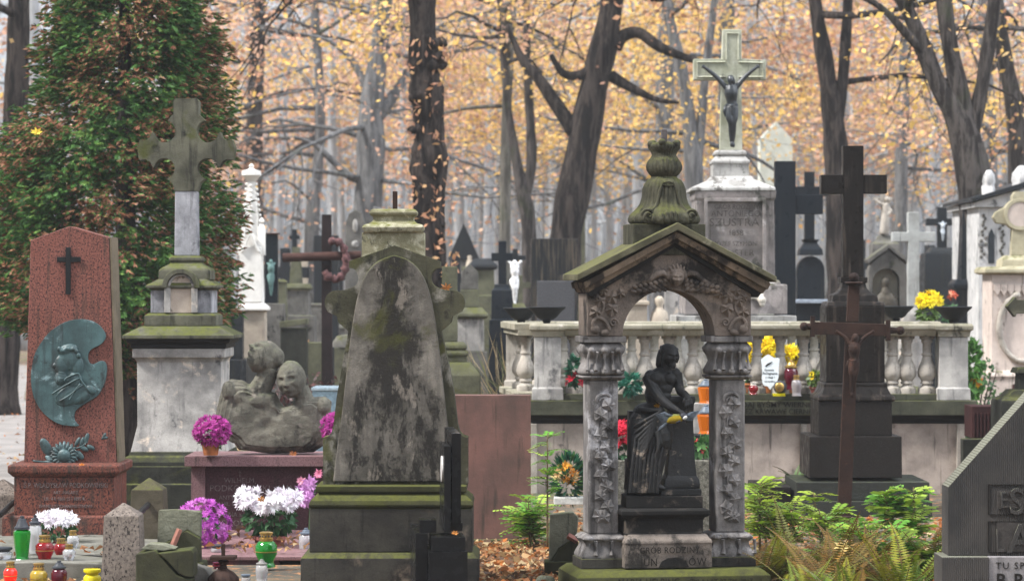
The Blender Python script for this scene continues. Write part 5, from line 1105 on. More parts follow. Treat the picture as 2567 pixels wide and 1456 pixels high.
def white_crucifix():
    Y = 25.2; fr = Fr(1835, None, Y); t = thing('crucifix_monument', 'tall white stone crucifix monument with a black bronze figure', 'grave monument', fr)
    m = MB(fr); m.prism([(1810, 76), (1857, 76), (1857, 149), (1918, 153), (1918, 202), (1857, 202), (1859, 378), (1803, 378), (1806, 202), (1737, 202), (1737, 150), (1808, 149)], -17, 17); c = m.build('cross', CREAM, t, bevel=.006)
    m = MB(fr)
    for (pts) in ([(1819, 152), (1819, 86), (1849, 86), (1849, 152)], [(1816, 158), (1746, 158), (1746, 195), (1816, 195)], [(1850, 158), (1910, 160), (1910, 195), (1850, 195)]):
        m.tube([(x, y, -18) for x, y in pts], 2.6, 4)
    m.build('cross_moulding', CREAM, c)
    corpus(fr, t, 1829, 212, 372, CORPUS, 68, 54, -30, .02, vox=.0075)
    m = MB(fr); m.stack(1828, 0, [(378.3, 36, 36), (384, 40, 40), (390, 40, 40), (393, 36, 36), (400, 42, 42), (406, 48, 48), (412, 48, 48), (414, 45, 45), (443, 45, 45)]); m.build('stepped_foot', WHITE, t, bevel=.005)
    m = MB(fr); m.stack(1830, 0, [(443.3, 50, 50), (452, 56, 56), (474, 104, 100), (482, 104, 100)]); m.build('sloped_cap', WHITE, t, bevel=.006)
    m = MB(fr); m.stack(1835, 0, [(482.3, 101, 98), (500, 100, 97), (506, 96, 92), (700, 98, 94), (703, 108, 104), (712, 112, 108)]); p = m.build('pedestal', GREYPED, t, bevel=.006)
    m = MB(fr); m.ring([(1758, 500), (1910, 500), (1910, 694), (1758, 694)], [(1766, 509), (1902, 509), (1902, 686), (1766, 686)], -104, -97); m.build('panel_frame', GREYPED, p, bevel=.004)
    for s, x, y, sz, sx in (('GRÓB RODZINY', 1838, 527, 12, .9), ('ANTONIEGO', 1836, 545, 15, 1), ('SZUSTRA', 1832, 569, 20, 1.1), ('1858', 1836, 592, 14, 1), ('JÓZEF SZYMON', 1836, 618, 12, .9), ('SZUSTER', 1836, 642, 16, 1.05), ('1903', 1836, 660, 12, 1)): text(s, x, y, sz, -99, fr, LETTER_FADED, p, sx=sx, ext=.001)
    m = MB(fr); m.stack(1835, 0, [(712.3, 124, 120), (716, 126, 122), (786, 126, 122)]); e = m.build('emblem_block', GREYPED, t, bevel=.006)
    m = MB(fr); m.tube([(1864, 748, -126), (1880, 744, -128), (1902, 740, -128)], [5, 4, 6], 8); m.tube([(1864, 738, -126), (1884, 748, -128), (1906, 758, -126)], [6, 4, 5], 8)
    m.ell(1898, 752, -130, 11, 10, 10); m.ell(1898, 762, -130, 7, 6, 8); m.build('skull_relief', stone('white_relief', (.5, .46, .4), (.36, .33, .28), crust=.2), e, smooth=180, remesh=.008, relax=2)
    m = MB(fr); m.box(1686, 1981, 790, 1000, -150, 130); m.build('white_base', WHITE, t, bevel=.006)
    Bz = simple('patinated_bronze_knob', (.03, .055, .05), .5)
    m = MB(fr); m.ell(1706, 812, -152, 10, 10, 8, 0, 14, 8); m.build('bronze_boss', Bz, t, smooth=180)
    m = MB(fr); m.ell(1957, 812, -152, 10, 10, 8, 0, 14, 8); m.build('bronze_boss', Bz, t, smooth=180)
white_crucifix()

# ------------------------------------------------------------------ dark polished cross with steps, in front of the terrace on the right
BLK2 = granite('dark_granite_cross', (0.013, 0.0105, 0.009), (0.02, 0.016, 0.0135), (0.036, 0.032, 0.029), .35, 160, .4, .2, .1, (0.07, .055, .045))
BLK3 = granite('dark_granite_block', (0.022, 0.018, 0.016), (0.032, 0.027, 0.024), (0.05, 0.046, 0.043), .42, 160, .45, .3, .15, (0.015, .015, .013))
STEP = stone('dark_mossy_step', (0.03, 0.034, 0.024), (0.016, 0.019, 0.013), moss=.35, topmoss=.35, streak=.3, bump=.5, rough=.7, mosscol=(.05, .06, .02), spec=.4)
def dark_cross():
    Y = 19.8; fr = Fr(2155, None, Y); t = thing('granite_cross', 'tall polished dark granite cross on a stepped pedestal before the balustrade', 'grave monument', fr)
    D = 150
    m = MB(fr); m.box(2128, 2180, 359, 694, D - 24, D + 24); c = m.build('cross_shaft', BLK2, t, bevel=.004)
    m = MB(fr); m.box(2072, 2127.6, 433, 482, D - 22, D + 22); m.build('cross_arm', BLK2, t, bevel=.004)
    m = MB(fr); m.box(2180.4, 2240, 433, 481, D - 22, D + 22); m.build('cross_arm', BLK2, t, bevel=.004)
    m = MB(fr); m.stack(2155, D, [(694.3, 34, 34), (708, 34, 34), (709, 29, 29), (722, 32, 32), (734, 42, 42), (740, 56, 56), (756, 58, 58), (757, 70, 70), (768, 74, 74)]); m.build('cross_foot', BLK2, t, bevel=.004)
    m = MB(fr); m.stack(2153, D, [(768.3, 74, 76), (961, 74, 76)]); m.build('pedestal', BLK2, t, bevel=.004)
    m = MB(fr); m.stack(2153, D, [(961.3, 78, 80), (966, 80, 82), (972, 80, 82), (978, 82, 84), (990, 88, 90), (996, 96, 98), (1004, 98, 100), (1008, 95, 97)]); m.build('moulding', BLK2, t, bevel=.003)
    m = MB(fr); m.stack(2150, D, [(1008.3, 93, 95), (1095, 93, 95)]); m.build('block', BLK3, t, bevel=.004)
    m = MB(fr); m.stack(2148, D, [(1095.4, 116, 118), (1199, 117, 119)]); m.build('block', BLK3, t, bevel=.004)
    m = MB(fr); m.box(1996, 2330, 1208, 1254, 4, 300); m.build('step', STEP, t, bevel=.005)
    m = MB(fr); m.box(1990, 2334, 1254.4, g(Y), -16, 340); m.build('step', STEP, t, bevel=.005)
    m = MB(fr); m.box(1902, 1989, 1224, g(Y), 60, 330); m.build('side_step', BLK3, t, bevel=.005)
dark_cross()

def iron_cross():
    Y = 18.3; fr = Fr(2112, None, Y); t = thing('iron_crucifix', 'slender rusty iron crucifix leaning slightly with a small hanging figure', 'crucifix', fr)
    def X(y): return 2112 + (1330 - y) * .0445
    m = MB(fr); m.prism([(X(700) - 14, 712), (X(700) + 14, 712), (X(806) + 15, 806), (X(806) - 15, 806)], -9, 9); m.prism([(X(838) - 16, 838.2), (X(838) + 16, 838.2), (X(1290) + 18, 1290), (X(1290) - 16, 1290)], -9, 9); m.prism([(2037, 806.2), (2222, 812), (2224, 842), (2037, 838)], -9.4, 9.4)
    b = m.build('cross', RUST, t, bevel=.003)
    m = MB(fr); m.ell(X(700), 695, 0, 13, 12, 13); m.lathe(X(705), 0, [(706, 20), (709, 24), (714, 16)], 16); m.build('ball_finial', RUST, t, smooth=60)
    for x, xd, y in ((2015, 2036, 818), (2256, 2225, 828)):
        m = MB(fr); m.ell(x, y, 0, 11, 11, 11); m.tube([(x, y, 0), (xd, y, 0)], [6, 9], 10); m.box(xd - 5, xd + 5, y - 26, y + 26, -11, 11); m.build('ball_finial', RUST, t, smooth=40)
    corpus(fr, t, 2139, 853, 995, RUST, 50, 37, -17, -.05, head_side=1, vox=.0052)
    m = MB(fr); m.stack(2112, 0, [(1290.3, 16, 14), (1250 + 44, 19, 16), (1318, 19, 16), (1326, 24, 20), (1332, 24, 20)]); m.build('socket', RUST, t, bevel=.003)
    m = MB(fr); m.stack(2118, 10, [(1332.4, 46, 40), (1352, 50, 44), (1353, 74, 66), (1362, 80, 70), (1368, 70, 60), (g(Y), 78, 66)]); m.build('base', simple('rust_red_base', (.085, .04, .03), .8, bump=.4, var=.4), t, bevel=.004)
iron_cross()

# ------------------------------------------------------------------ stones on the right
COMB = None
def comb_mat():
    m, nt, b = newmat('combed_stone'); n = NT(nt)
    w = nt.nodes.new('ShaderNodeTexWave'); w.wave_type = 'BANDS'; w.bands_direction = 'X'; w.inputs['Scale'].default_value = 33; w.inputs['Distortion'].default_value = .6; w.inputs['Detail'].default_value = 2
    n.lk(n.tc.outputs['Object'], w.inputs['Vector'])
    c = n.mix(n.ramp(n.noise(3, 6, .65), .35, .65), (0.042, 0.036, 0.031), (0.018, 0.016, 0.0145))
    c = n.mix(n.math('MULTIPLY', n.ramp(n.noise(2.2, 6, .65, n.scaled(1, 1, .6)), .47, .60), .8), c, (0.010, 0.0095, 0.009))
    c = n.mix(n.ramp(n.noise(2.4, 5), .56, .68, 0, .8), c, (0.026, 0.029, 0.010))
    c = n.mix(n.ramp(n.noise(3, 5), .35, .65, .15, .5), c, n.mix(w.outputs['Fac'], (.5, .5, .5), (1.5, 1.5, 1.5)), 'MULTIPLY')
    c = n.mix(n.ramp(n.up(), .3, .7), c, (0.16, 0.16, 0.12))
    nt.links.new(c, b.inputs['Base Color']); b.inputs['Roughness'].default_value = .9
    p = n.bump(w.outputs['Fac'], .8, .008, b); n.bump(n.noise(60, 5, .7), .5, .008, b, p); return m
def right_stone():
    Y = 13.7; fr = Fr(2480, None, Y); t = thing('combed_headstone', 'big combed dark headstone with a sloping shoulder at the right edge', 'gravestone', fr)
    Cb = comb_mat()
    m = MB(fr); m.prism([(2369, 1218), (2369, 1388), (2800, 1388), (2800, 1218), (2620, 958), (2600, 958)], -40, 60); u = m.build('gabled_top', Cb, t, bevel=.004)
    # sunk panels with raised letters
    PN = stone('panel_stone', (0.10, 0.088, 0.08), (0.055, 0.05, 0.046), bump=.9, bdist=.008, crust=.2)
    for y0, y1, a in ((1210, 1286, 'EST'), (1302, 1380, 'LAT')):
        m = MB(fr); m.ring([(2470, y0), (2640, y0), (2640, y1), (2470, y1)], [(2472, y0 + 2), (2638, y0 + 2), (2638, y1 - 2), (2472, y1 - 2)], -42.5, -40.3); m.build('panel_edge', LETTER_DARK, u)
        m = MB(fr); m.box(2492 if a == 'EST' else 2490, 2640, y0 + (16 if a == 'EST' else 3), y1 - (16 if a == 'EST' else 3), -43, -40.3); m.build('pitted_panel', PN, u)
    text('E', 2508, 1268, 42, -44.5, fr, Cb, u, 'raised_letter', sx=.75, ext=.0035); text('S', 2540, 1284, 68, -45, fr, Cb, u, 'raised_letter', sx=.9, ext=.0045, serif=.0012); text('E', 2584, 1284, 68, -44.5, fr, Cb, u, 'raised_letter', sx=.9, ext=.004)
    text('A', 2549, 1378, 72, -45, fr, Cb, u, 'raised_letter', sx=.95, ext=.0045, serif=.0022)
    text('L', 2498, 1378, 60, -44, fr, Cb, u, 'raised_letter', sx=.6, ext=.003)
    m = MB(fr); m.box(2349, 2466, 1388.4, g(Y), -70, 60); m.build('dark_pier', Cb, t, bevel=.005)
    m = MB(fr); m.box(2466.4, 2800, 1388.4, g(Y), -64, 60); p = m.build('name_block', stone('pale_grey_tablet', (.28, .26, .26), (.20, .19, .19), streak=.25, bump=.3, crust=.12, dark=(.05, .05, .05)), t, bevel=.004)
    text('TU SPOCZYWA', 2484, 1418, 17, -65.2, fr, LETTER_DARK, p, align='LEFT', sp=1.25, ext=.001); text('B R A T', 2484, 1462, 34, -65.2, fr, LETTER_DARK, p, align='LEFT', sp=1.1, ext=.001, serif=.0015)
right_stone()
def edge_cross():
    Y = 20.6; fr = Fr(2592, None, Y); t = thing('stone_cross', 'mossy stone cross with pointed arms cut by the right edge', 'grave monument', fr)
    m = MB(fr); m.prism([(2520, 768), (2541, 743), (2545, 751), (2575, 751), (2575, 690), (2568, 680), (2592, 655), (2616, 680), (2609, 690), (2609, 751), (2640, 751), (2644, 743), (2664, 768), (2644, 795), (2640, 786), (2609, 786), (2612, 920), (2572, 920), (2575, 786), (2545, 786), (2541, 795)], -18, 18); m.build('cross', MOSSY, t, bevel=.006)
    m = MB(fr); m.stack(2590, 0, [(920.3, 46, 40), (934, 52, 46), (935, 40, 34), (975, 42, 36), (976, 60, 54), (992, 76, 60), (1000, 92, 76), (1008, 94, 78), (g(Y), 96, 80)]); m.build('pedestal', DARKST, t, bevel=.005)
edge_cross()
def ribbed_grave():
    fr = Fr(2466, None, 21.4); m = MB(fr); m.box(2436, 2520, 1018, 1098, 0, 120)
    for k in range(9): m.box(2438 + k * 9, 2443 + k * 9, 1034, 1096, -4, -.5)
    o = m.build('grave_box', stone('dark_red_stone', (.075, .028, .027), (.045, .018, .018), bump=.4), None, bevel=.003, loc=fr.loc); tag(o, 'dark red ribbed grave box beyond the terrace corner', 'grave')
    fr = Fr(2440, None, 20.9); m = MB(fr); m.box(2413, 2560, 1100, g(20.9), 0, 40); o = m.build('kerb_block', DARKST, None, bevel=.005, loc=fr.loc); tag(o, 'dark mossy kerb block under the ribbed grave box', 'kerb stone')
ribbed_grave()
# ------------------------------------------------------------------ graves farther back
DGREY = granite('dark_grey_granite', (0.035, 0.040, 0.046), (0.024, 0.028, 0.033), (0.06, 0.065, 0.07), .4, 140, .3, .25)
NAVY = granite('blue_black_granite', (0.016, 0.021, 0.028), (0.022, 0.028, 0.036), (0.03, 0.036, 0.045), .35, 140, .3, .1)
PALEG = stone('pale_grey_stone', (0.40, 0.41, 0.40), (0.29, 0.295, 0.28), streak=.25, moss=.15, topmoss=.3, bump=.3, dark=(.12, .12, .11))
SANDP = stone('pale_sandstone', (0.44, 0.38, 0.30), (0.33, 0.28, 0.23), streak=.15, crust=.12, bump=.3, dark=(.1, .09, .08))
GREENST = stone('green_old_stone', (0.17, 0.17, 0.11), (0.10, 0.10, 0.07), moss=.5, topmoss=.5, crust=.2, bump=.5)
GREYST = stone('grey_old_stone', (0.20, 0.19, 0.175), (0.12, 0.115, 0.105), moss=.2, topmoss=.4, crust=.3, streak=.2, bump=.5)
WOOD = stone('dark_weathered_wood', (0.045, 0.030, 0.030), (0.026, 0.019, 0.020), streak=.3, bump=.5)
REDWOOD = stone('red_brown_wood', (0.11, 0.055, 0.045), (0.07, 0.036, 0.03), streak=.25, bump=.5)

def cross_pts(cx, top, bot, w, arm, ay0, ay1):
    h = w / 2
    return [(cx - h, top), (cx + h, top), (cx + h, ay0), (cx + arm, ay0), (cx + arm, ay1), (cx + h, ay1), (cx + h, bot), (cx - h, bot), (cx - h, ay1), (cx - arm, ay1), (cx - arm, ay0), (cx - h, ay0)]
def grave(name, label, cat, Y, base_px, parts, group=None):
    """parts: (name, material, shape, args) built about the ground point under base_px"""
    fr = Fr(base_px, None, Y); t = thing(name, label, cat, fr, group)
    for nm, mat, kind, a in parts:
        m = MB(fr)
        if kind == 'stack': m.stack(*a)
        elif kind == 'prism': m.prism(*a)
        elif kind == 'box': m.box(*a)
        elif kind == 'lathe': m.lathe(*a)
        m.build(nm, mat, t, bevel=0 if kind == 'lathe' else .006, smooth=50)
    return t, fr
Gx = lambda Y: g(Y)

def wooden_cross():
    Y = 28; t, fr = grave('wooden_cross', 'tall dark wooden cross with a round crossbar left of the mossy headstone', 'cross', Y, 818,
        [('post', WOOD, 'prism', ([(807, 538), (830, 538), (834, 1000), (835, Gx(Y)), (804, Gx(Y)), (806, 1000)], -12, 12))])
    m = MB(fr); m.tube([(710, 646, -14), (806, 643, -14), (906, 640, -14)], [11, 11, 11], 12); m.build('crossbar', REDWOOD, t, smooth=50)
    fr2 = Fr(852, 600, Y - .12); m = MB(fr2); pts = []
    for i in range(26):
        a = math.radians(118 - i * 10.5); pts.append((838 + 30 * math.cos(a), 652 - 48 * math.sin(a), 0))
    m.tube(pts, [7 + 2.5 * ((i * 7) % 3) for i in range(26)], 8)
    o = m.build('wreath', simple('dried_wreath', (.10, .045, .045), .9, bump=.8, var=.6), None, smooth=180, jitter=.014, jfreq=30, loc=fr2.loc); tag(o, 'dried brown wreath hung round the wooden cross', 'wreath')
wooden_cross()
WHITEST = stone('bright_white_stone', (0.74, 0.72, 0.68), (0.60, 0.58, 0.54), dark=(.2, .19, .17), crust=.08, bump=.3)
def pinnacle():
    Y = 30; t, fr = grave('gothic_pinnacle', 'slender white gothic pinnacle on a pale pedestal behind the conifer', 'grave monument', Y, 636, [
        ('pedestal', SANDP, 'stack', (636, 0, [(778, 33, 33), (784, 30, 30), (896, 31, 31)])),
        ('cornice', WHITEST, 'stack', (634, 0, [(758, 26, 26), (770, 40, 40), (777.6, 40, 40)])),
        ('shaft', WHITEST, 'stack', (630, 0, [(620, 27, 27), (757.6, 30, 30)])),
        ('foot', GREYST, 'stack', (622, 0, [(896.4, 60, 60), (905, 62, 62), (Gx(Y), 66, 66)]))])
    m = MB(fr); m.stack(630, 0, [(452, 8, 8), (540, 17, 17), (619.6, 22, 22)]); s = m.build('spire', WHITEST, t)
    m = MB(fr)
    for k in range(9):
        for sx in (-1, 1): m.ell(630 + sx * (11 + k * 1.5), 462 + k * 13, 0, 5, 4.5, 5, 0, 8, 6)
        m.ell(630, 466 + k * 13, -(12 + k * 1.4), 4, 4, 4, 0, 8, 6)
    m.build('crockets', WHITEST, s, smooth=180)
    m = MB(fr); m.lathe(630, 0, [(411, 2), (416, 7), (421, 4), (426, 10), (429, 23), (440, 24), (448, 16), (456, 10)], 12, sq=.8); m.build('finial', WHITEST, s)
    for sx, x in ((-1, 606), (1, 657)):
        m = MB(fr); m.stack(x, -14, [(546, 2, 2), (556, 7, 7), (560, 4, 4), (572, 8, 8), (575, 9, 9), (640, 9, 9)]); m.build('corner_pinnacle', WHITEST, t)
    m = MB(fr); m.prism([(606, 632), (630, 578), (654, 632), (648, 632), (630, 592), (612, 632)], -34, -26); m.build('gable', WHITEST, t, bevel=.004)
pinnacle()
grave('headstone', 'dark grey upright stone behind the white gothic pinnacle', 'gravestone', 29.4, 592, [('slab', DGREY, 'box', (560, 606, 778, 900, 20, 60)), ('foot', DGREY, 'box', (550, 608.6, 900.4, Gx(29.4), -60, 80))])
def bench():
    Y = 24; grave('grave_surround', 'light blue painted metal grave surround behind the double bust', 'grave', Y, 820, [
        ('top_rail', simple('blue_grey_paint', (.42, .52, .57), .5), 'box', (782, 862, 970, 978, -30, 120)), ('side_panel', simple('blue_paint_panel', (.24, .34, .40), .5), 'box', (784, 860, 978.4, Gx(Y), -26, 116))])
    Y = 25.5; t, fr = grave('metal_container', 'blue-grey metal litter bin standing beyond the red stele', 'bin', Y, 322, [('body', simple('bin_paint', (.17, .22, .26), .5), 'stack', (322, 0, [(1030, 34, 34), (Gx(Y) - 4, 36, 36)])), ('lid', simple('bin_lid', (.34, .38, .41), .5), 'box', (284, 358, 1008, 1029, -40, 40)), ('foot', simple('bin_foot', (.03, .03, .03), .5), 'box', (300, 344, Gx(Y) - 3.6, Gx(Y), -20, 20))])
bench()
def small_slab_cross():
    Y = 23; grave('stone_cross', 'square green-grey stone cross stump beside the mossy headstone', 'grave monument', Y, 1135, [
        ('shaft', GREENST, 'stack', (1127, 0, [(668, 19, 14), (856, 20, 15)])), ('mouldings', GREENST, 'stack', (1137, 0, [(856.4, 24, 22), (864, 32, 30), (872, 34, 32), (876, 30, 28), (884, 36, 34), (890, 36, 34), (892, 33, 31), (906, 34, 32)])),
        ('block', GREENST, 'stack', (1140, 0, [(906.4, 40, 38), (934, 62, 58), (940, 64, 60), (Gx(Y), 66, 62)]))])
    Y = 29; grave('pedestal_tomb', 'weathered pedestal with a mossy cornice beside the green cross stump', 'grave monument', Y, 1182, [
        ('niche_block', GREYST, 'prism', ([(1156, 726), (1156, 682), (1177, 660), (1198, 682), (1198, 726)], -16, 16)), ('plinth', GREENST, 'stack', (1176, 0, [(726.4, 22, 22), (770, 24, 24)])),
        ('cornice', GREENST, 'stack', (1182, 0, [(770.4, 26, 26), (786, 40, 40), (792, 42, 42), (798, 38, 38)])), ('die', LIME_STAIN, 'stack', (1180, 0, [(798.4, 32, 32), (880, 33, 33)])), ('foot', GREYST, 'stack', (1182, 0, [(880.4, 38, 38), (Gx(Y), 44, 44)]))])
small_slab_cross()
grave('headstone', 'wide dark streaked granite headstone behind the two left urns', 'gravestone', 31, 1388, [('slab', granite('streaked_granite', (.03, .034, .036), (.022, .026, .03), (.05, .055, .06), .4, 140, .3, .55, .2, (.10, .08, .06)), 'box', (1331, 1447, 598, Gx(31), 0, 50))])
grave('headstone', 'smaller flat grey granite headstone standing before the streaked one', 'gravestone', 28.6, 1392, [('slab', granite('mid_grey_granite', (.12, .12, .13), (.09, .09, .098), (.16, .16, .17), .5, 140, .4), 'box', (1346, 1440, 704, Gx(28.6), 0, 40))])
grave('stone_cross', 'black stone cross on a tapering pedestal left of the streaked headstone', 'grave monument', 32, 1258, [('cross', NAVY, 'prism', (cross_pts(1259, 604, 712, 20, 28, 634, 654), -8, 8)), ('pedestal', NAVY, 'stack', (1258, 0, [(712.4, 18, 18), (722, 20, 20), (728, 26, 26), (800, 27, 27), (801, 32, 32), (Gx(32), 34, 34)]))])
def white_christ():
    Y = 36; t, fr = grave('crucifix_monument', 'distant dark crucifix with a bright white figure near the slim tree', 'grave monument', Y, 1290, [('cross', DGREY, 'prism', (cross_pts(1291, 624, 760, 14, 26, 640, 653), 0, 10)), ('pedestal', GREENST, 'stack', (1291, 5, [(760.4, 22, 22), (776, 30, 30), (Gx(Y), 34, 34)]))])
    corpus(fr, t, 1290, 664, 764, simple('white_figure', (.8, .8, .8), .6), 24, 26, -6, 0, vox=.013)
white_christ()
def mid_left():
    Y = 38; grave('stone_obelisk', 'thin green obelisk on a sarcophagus behind the wooden cross', 'grave monument', Y, 742, [('shaft', GREENST, 'stack', (742, 0, [(620, 9, 9), (630, 10, 10), (710, 16, 16)])), ('cornice', GREENST, 'stack', (742, 0, [(710.4, 34, 34), (722, 40, 40), (728, 36, 36)])), ('die', GREYST, 'stack', (742, 0, [(728.4, 32, 32), (790, 36, 36), (791, 48, 48), (Gx(Y), 52, 52)]))])
    Y = 33; t, fr = grave('crucifix_monument', 'tall dark headstone bearing a green crucifix right of the pinnacle', 'grave monument', Y, 684, [('slab', NAVY, 'box', (664, 696, 588, 760, 0, 20)), ('cap', REDWOOD, 'box', (660, 700, 584, 587.6, -4, 24)), ('foot', GREYST, 'stack', (682, 10, [(760.4, 30, 30), (Gx(Y), 34, 34)]))])
    corpus(fr, t, 680, 660, 742, simple('verdigris', (.09, .17, .16), .6), 18, 12, -4, 0, vox=.012)
    grave('headstone', 'distant blue-grey slab just right of the wooden cross post', 'gravestone', 46, 812, [('slab', DGREY, 'box', (786, 848, 590, Gx(46), 0, 30))])
    grave('stone_cross', 'small far dark cross over a pale box left of the wooden cross', 'grave monument', 48, 737, [('cross', NAVY, 'prism', (cross_pts(738, 575, 640, 13, 13, 590, 600), -5, 5)), ('block', SANDP, 'box', (712, 770, 640.4, Gx(48), -20, 30))])
    Y = 40; t, fr = grave('niche_tomb', 'old arched tombstone with a pale portrait oval behind the mossy cap', 'gravestone', Y, 890, [('stele', GREYST, 'prism', ([(864, Gx(Y)), (866, 560), (874, 536), (890, 526), (906, 536), (914, 560), (916, Gx(Y))], 0, 26))])
    m = MB(fr); m.ell(890, 566, -1, 7, 17, 3, 0, 10, 8); m.build('portrait_relief', MARBLE, t, smooth=180); m = MB(fr); m.ell(890, 612, -1, 9, 9, 3, 0, 12, 8); m.build('medallion', WHITE, t, smooth=180)
    Y = 34; grave('low_tomb', 'low mossy tomb covered with orange leaves behind the double bust', 'tomb', Y, 760, [('top', simple('leaf_covered_top', (.42, .22, .09), .9, var=.6, vscale=20), 'box', (705, 770, 852, 858, 0, 60)), ('body', GREENST, 'box', (690, 812, 858.4, Gx(Y), -8, 80))])
    Y = 32.5; grave('low_tomb', 'rounded boulder-topped grave right of the wooden cross post', 'tomb', Y, 870, [('top', GREYST, 'lathe', (866, 0, [(838, 4), (842, 22), (856, 32), (870, 34)], 16)), ('body', GREENST, 'box', (840, 905, 870.4, Gx(Y), -30, 40))])
    Y = 42; grave('headstone', 'far grey stepped tombstone between the obelisk and the wooden post', 'gravestone', Y, 790, [('slab', GREYST, 'stack', (790, 0, [(760, 20, 14), (764, 24, 16), (770, 20, 14), (Gx(Y), 22, 16)]))])
    Y = 36; grave('headstone', 'mossy block tombstone low behind the pinnacle pedestal', 'gravestone', Y, 690, [('slab', GREENST, 'stack', (694, 0, [(700, 18, 14), (706, 26, 20), (712, 24, 18), (Gx(Y), 28, 22)]))])
    Y = 30.5; grave('low_tomb', 'dark stepped tomb with a slanting lid beside the pinnacle', 'tomb', Y, 735, [('lid', GREENST, 'prism', ([(700, 806), (770, 798), (770, 812), (700, 822)], 0, 60)), ('body', DARKST, 'box', (702, 768, 822.4, Gx(Y), 4, 56))])
mid_left()
def mid_centre():
    Y = 50; grave('small_chapel', 'far grey mound-shaped tomb with a pointed roof right of the gnarled tree', 'tomb', Y, 1162, [('roof', DGREY, 'prism', ([(1122, 650), (1162, 560), (1202, 650)], 0, 60)), ('body', GREYST, 'box', (1126, 1198, 650.4, Gx(Y), 4, 56))])
    Y = 42; grave('pedestal_tomb', 'far mossy pedestal with a heavy dark cornice right of the niche pedestal', 'grave monument', Y, 1210, [('cornice', DGREY, 'stack', (1210, 0, [(648, 20, 20), (664, 36, 36), (670, 38, 38), (676, 32, 32)])), ('die', GREENST, 'stack', (1210, 0, [(676.4, 28, 28), (740, 30, 30), (741, 38, 38), (Gx(Y), 40, 40)]))])
    grave('statuette_tomb', 'far pedestal with a small pale kneeling figure on top', 'grave monument', 44, 1178, [('figure', SANDP, 'lathe', (1177, 0, [(640, 4), (644, 6), (650, 5), (656, 8), (668, 11)], 10)), ('pedestal', GREENST, 'stack', (1177, 0, [(668.4, 18, 18), (674, 20, 20), (Gx(44), 20, 20)]))])
    Y = 46; grave('stone_pillar', 'far green pillar with a pyramid cap under the leaning tree', 'grave monument', Y, 1450, [('pillar', GREENST, 'stack', (1450, 0, [(530, 2, 2), (542, 19, 19), (548, 19, 19), (549, 16, 16), (Gx(Y), 18, 18)]))])
    Y = 40; grave('stone_cross', 'far pale stone cross between the black cross and the streaked headstone', 'grave monument', Y, 1306, [('cross', GREENST, 'prism', (cross_pts(1304, 690, 770, 12, 26, 708, 722), -6, 6)), ('rock', GREYST, 'lathe', (1304, 0, [(770.4, 12), (800, 26), (Gx(Y), 30)], 12))])
    grave('bust_pedestal', 'pale tomb block with a light round-headed bust seen through the arch', 'grave monument', 30, 1640, [('column', SANDP, 'stack', (1596, 0, [(728, 24, 24), (754, 24, 24), (755, 30, 30), (764, 30, 30), (765, 25, 25), (Gx(30), 26, 26)])), ('bust', SANDP, 'lathe', (1652, -10, [(742, 5), (748, 11), (758, 12), (768, 8), (774, 10), (782, 20), (812, 24)], 14)), ('bust_base', SANDP, 'box', (1630, 1672, 812.4, Gx(30), -24, 24))])
    grave('headstone', 'white marble headstone seen through the shrine arch', 'gravestone', 32, 1684, [('slab', MARBLE, 'prism', ([(1666, Gx(32)), (1666, 728), (1684, 700), (1700, 728), (1700, Gx(32))], 0, 30))])
    grave('headstone', 'pale grey lettered headstone seen through the left of the arch', 'gravestone', 33, 1558, [('slab', PALEG, 'box', (1530, 1572, 752, Gx(33), 0, 30))])
    Y = 27; grave('memorial_plates', 'white and turquoise painted memorial boards behind the balusters', 'sign', Y, 1700, [('white_board', simple('white_board', (.72, .74, .73), .6, var=.08), 'box', (1716, 1790, 846, 960, 0, 8)), ('turquoise_board', simple('turquoise_board', (.30, .58, .55), .6, var=.1), 'box', (1700, 1715, 846, 930, 0, 8))])
mid_centre()
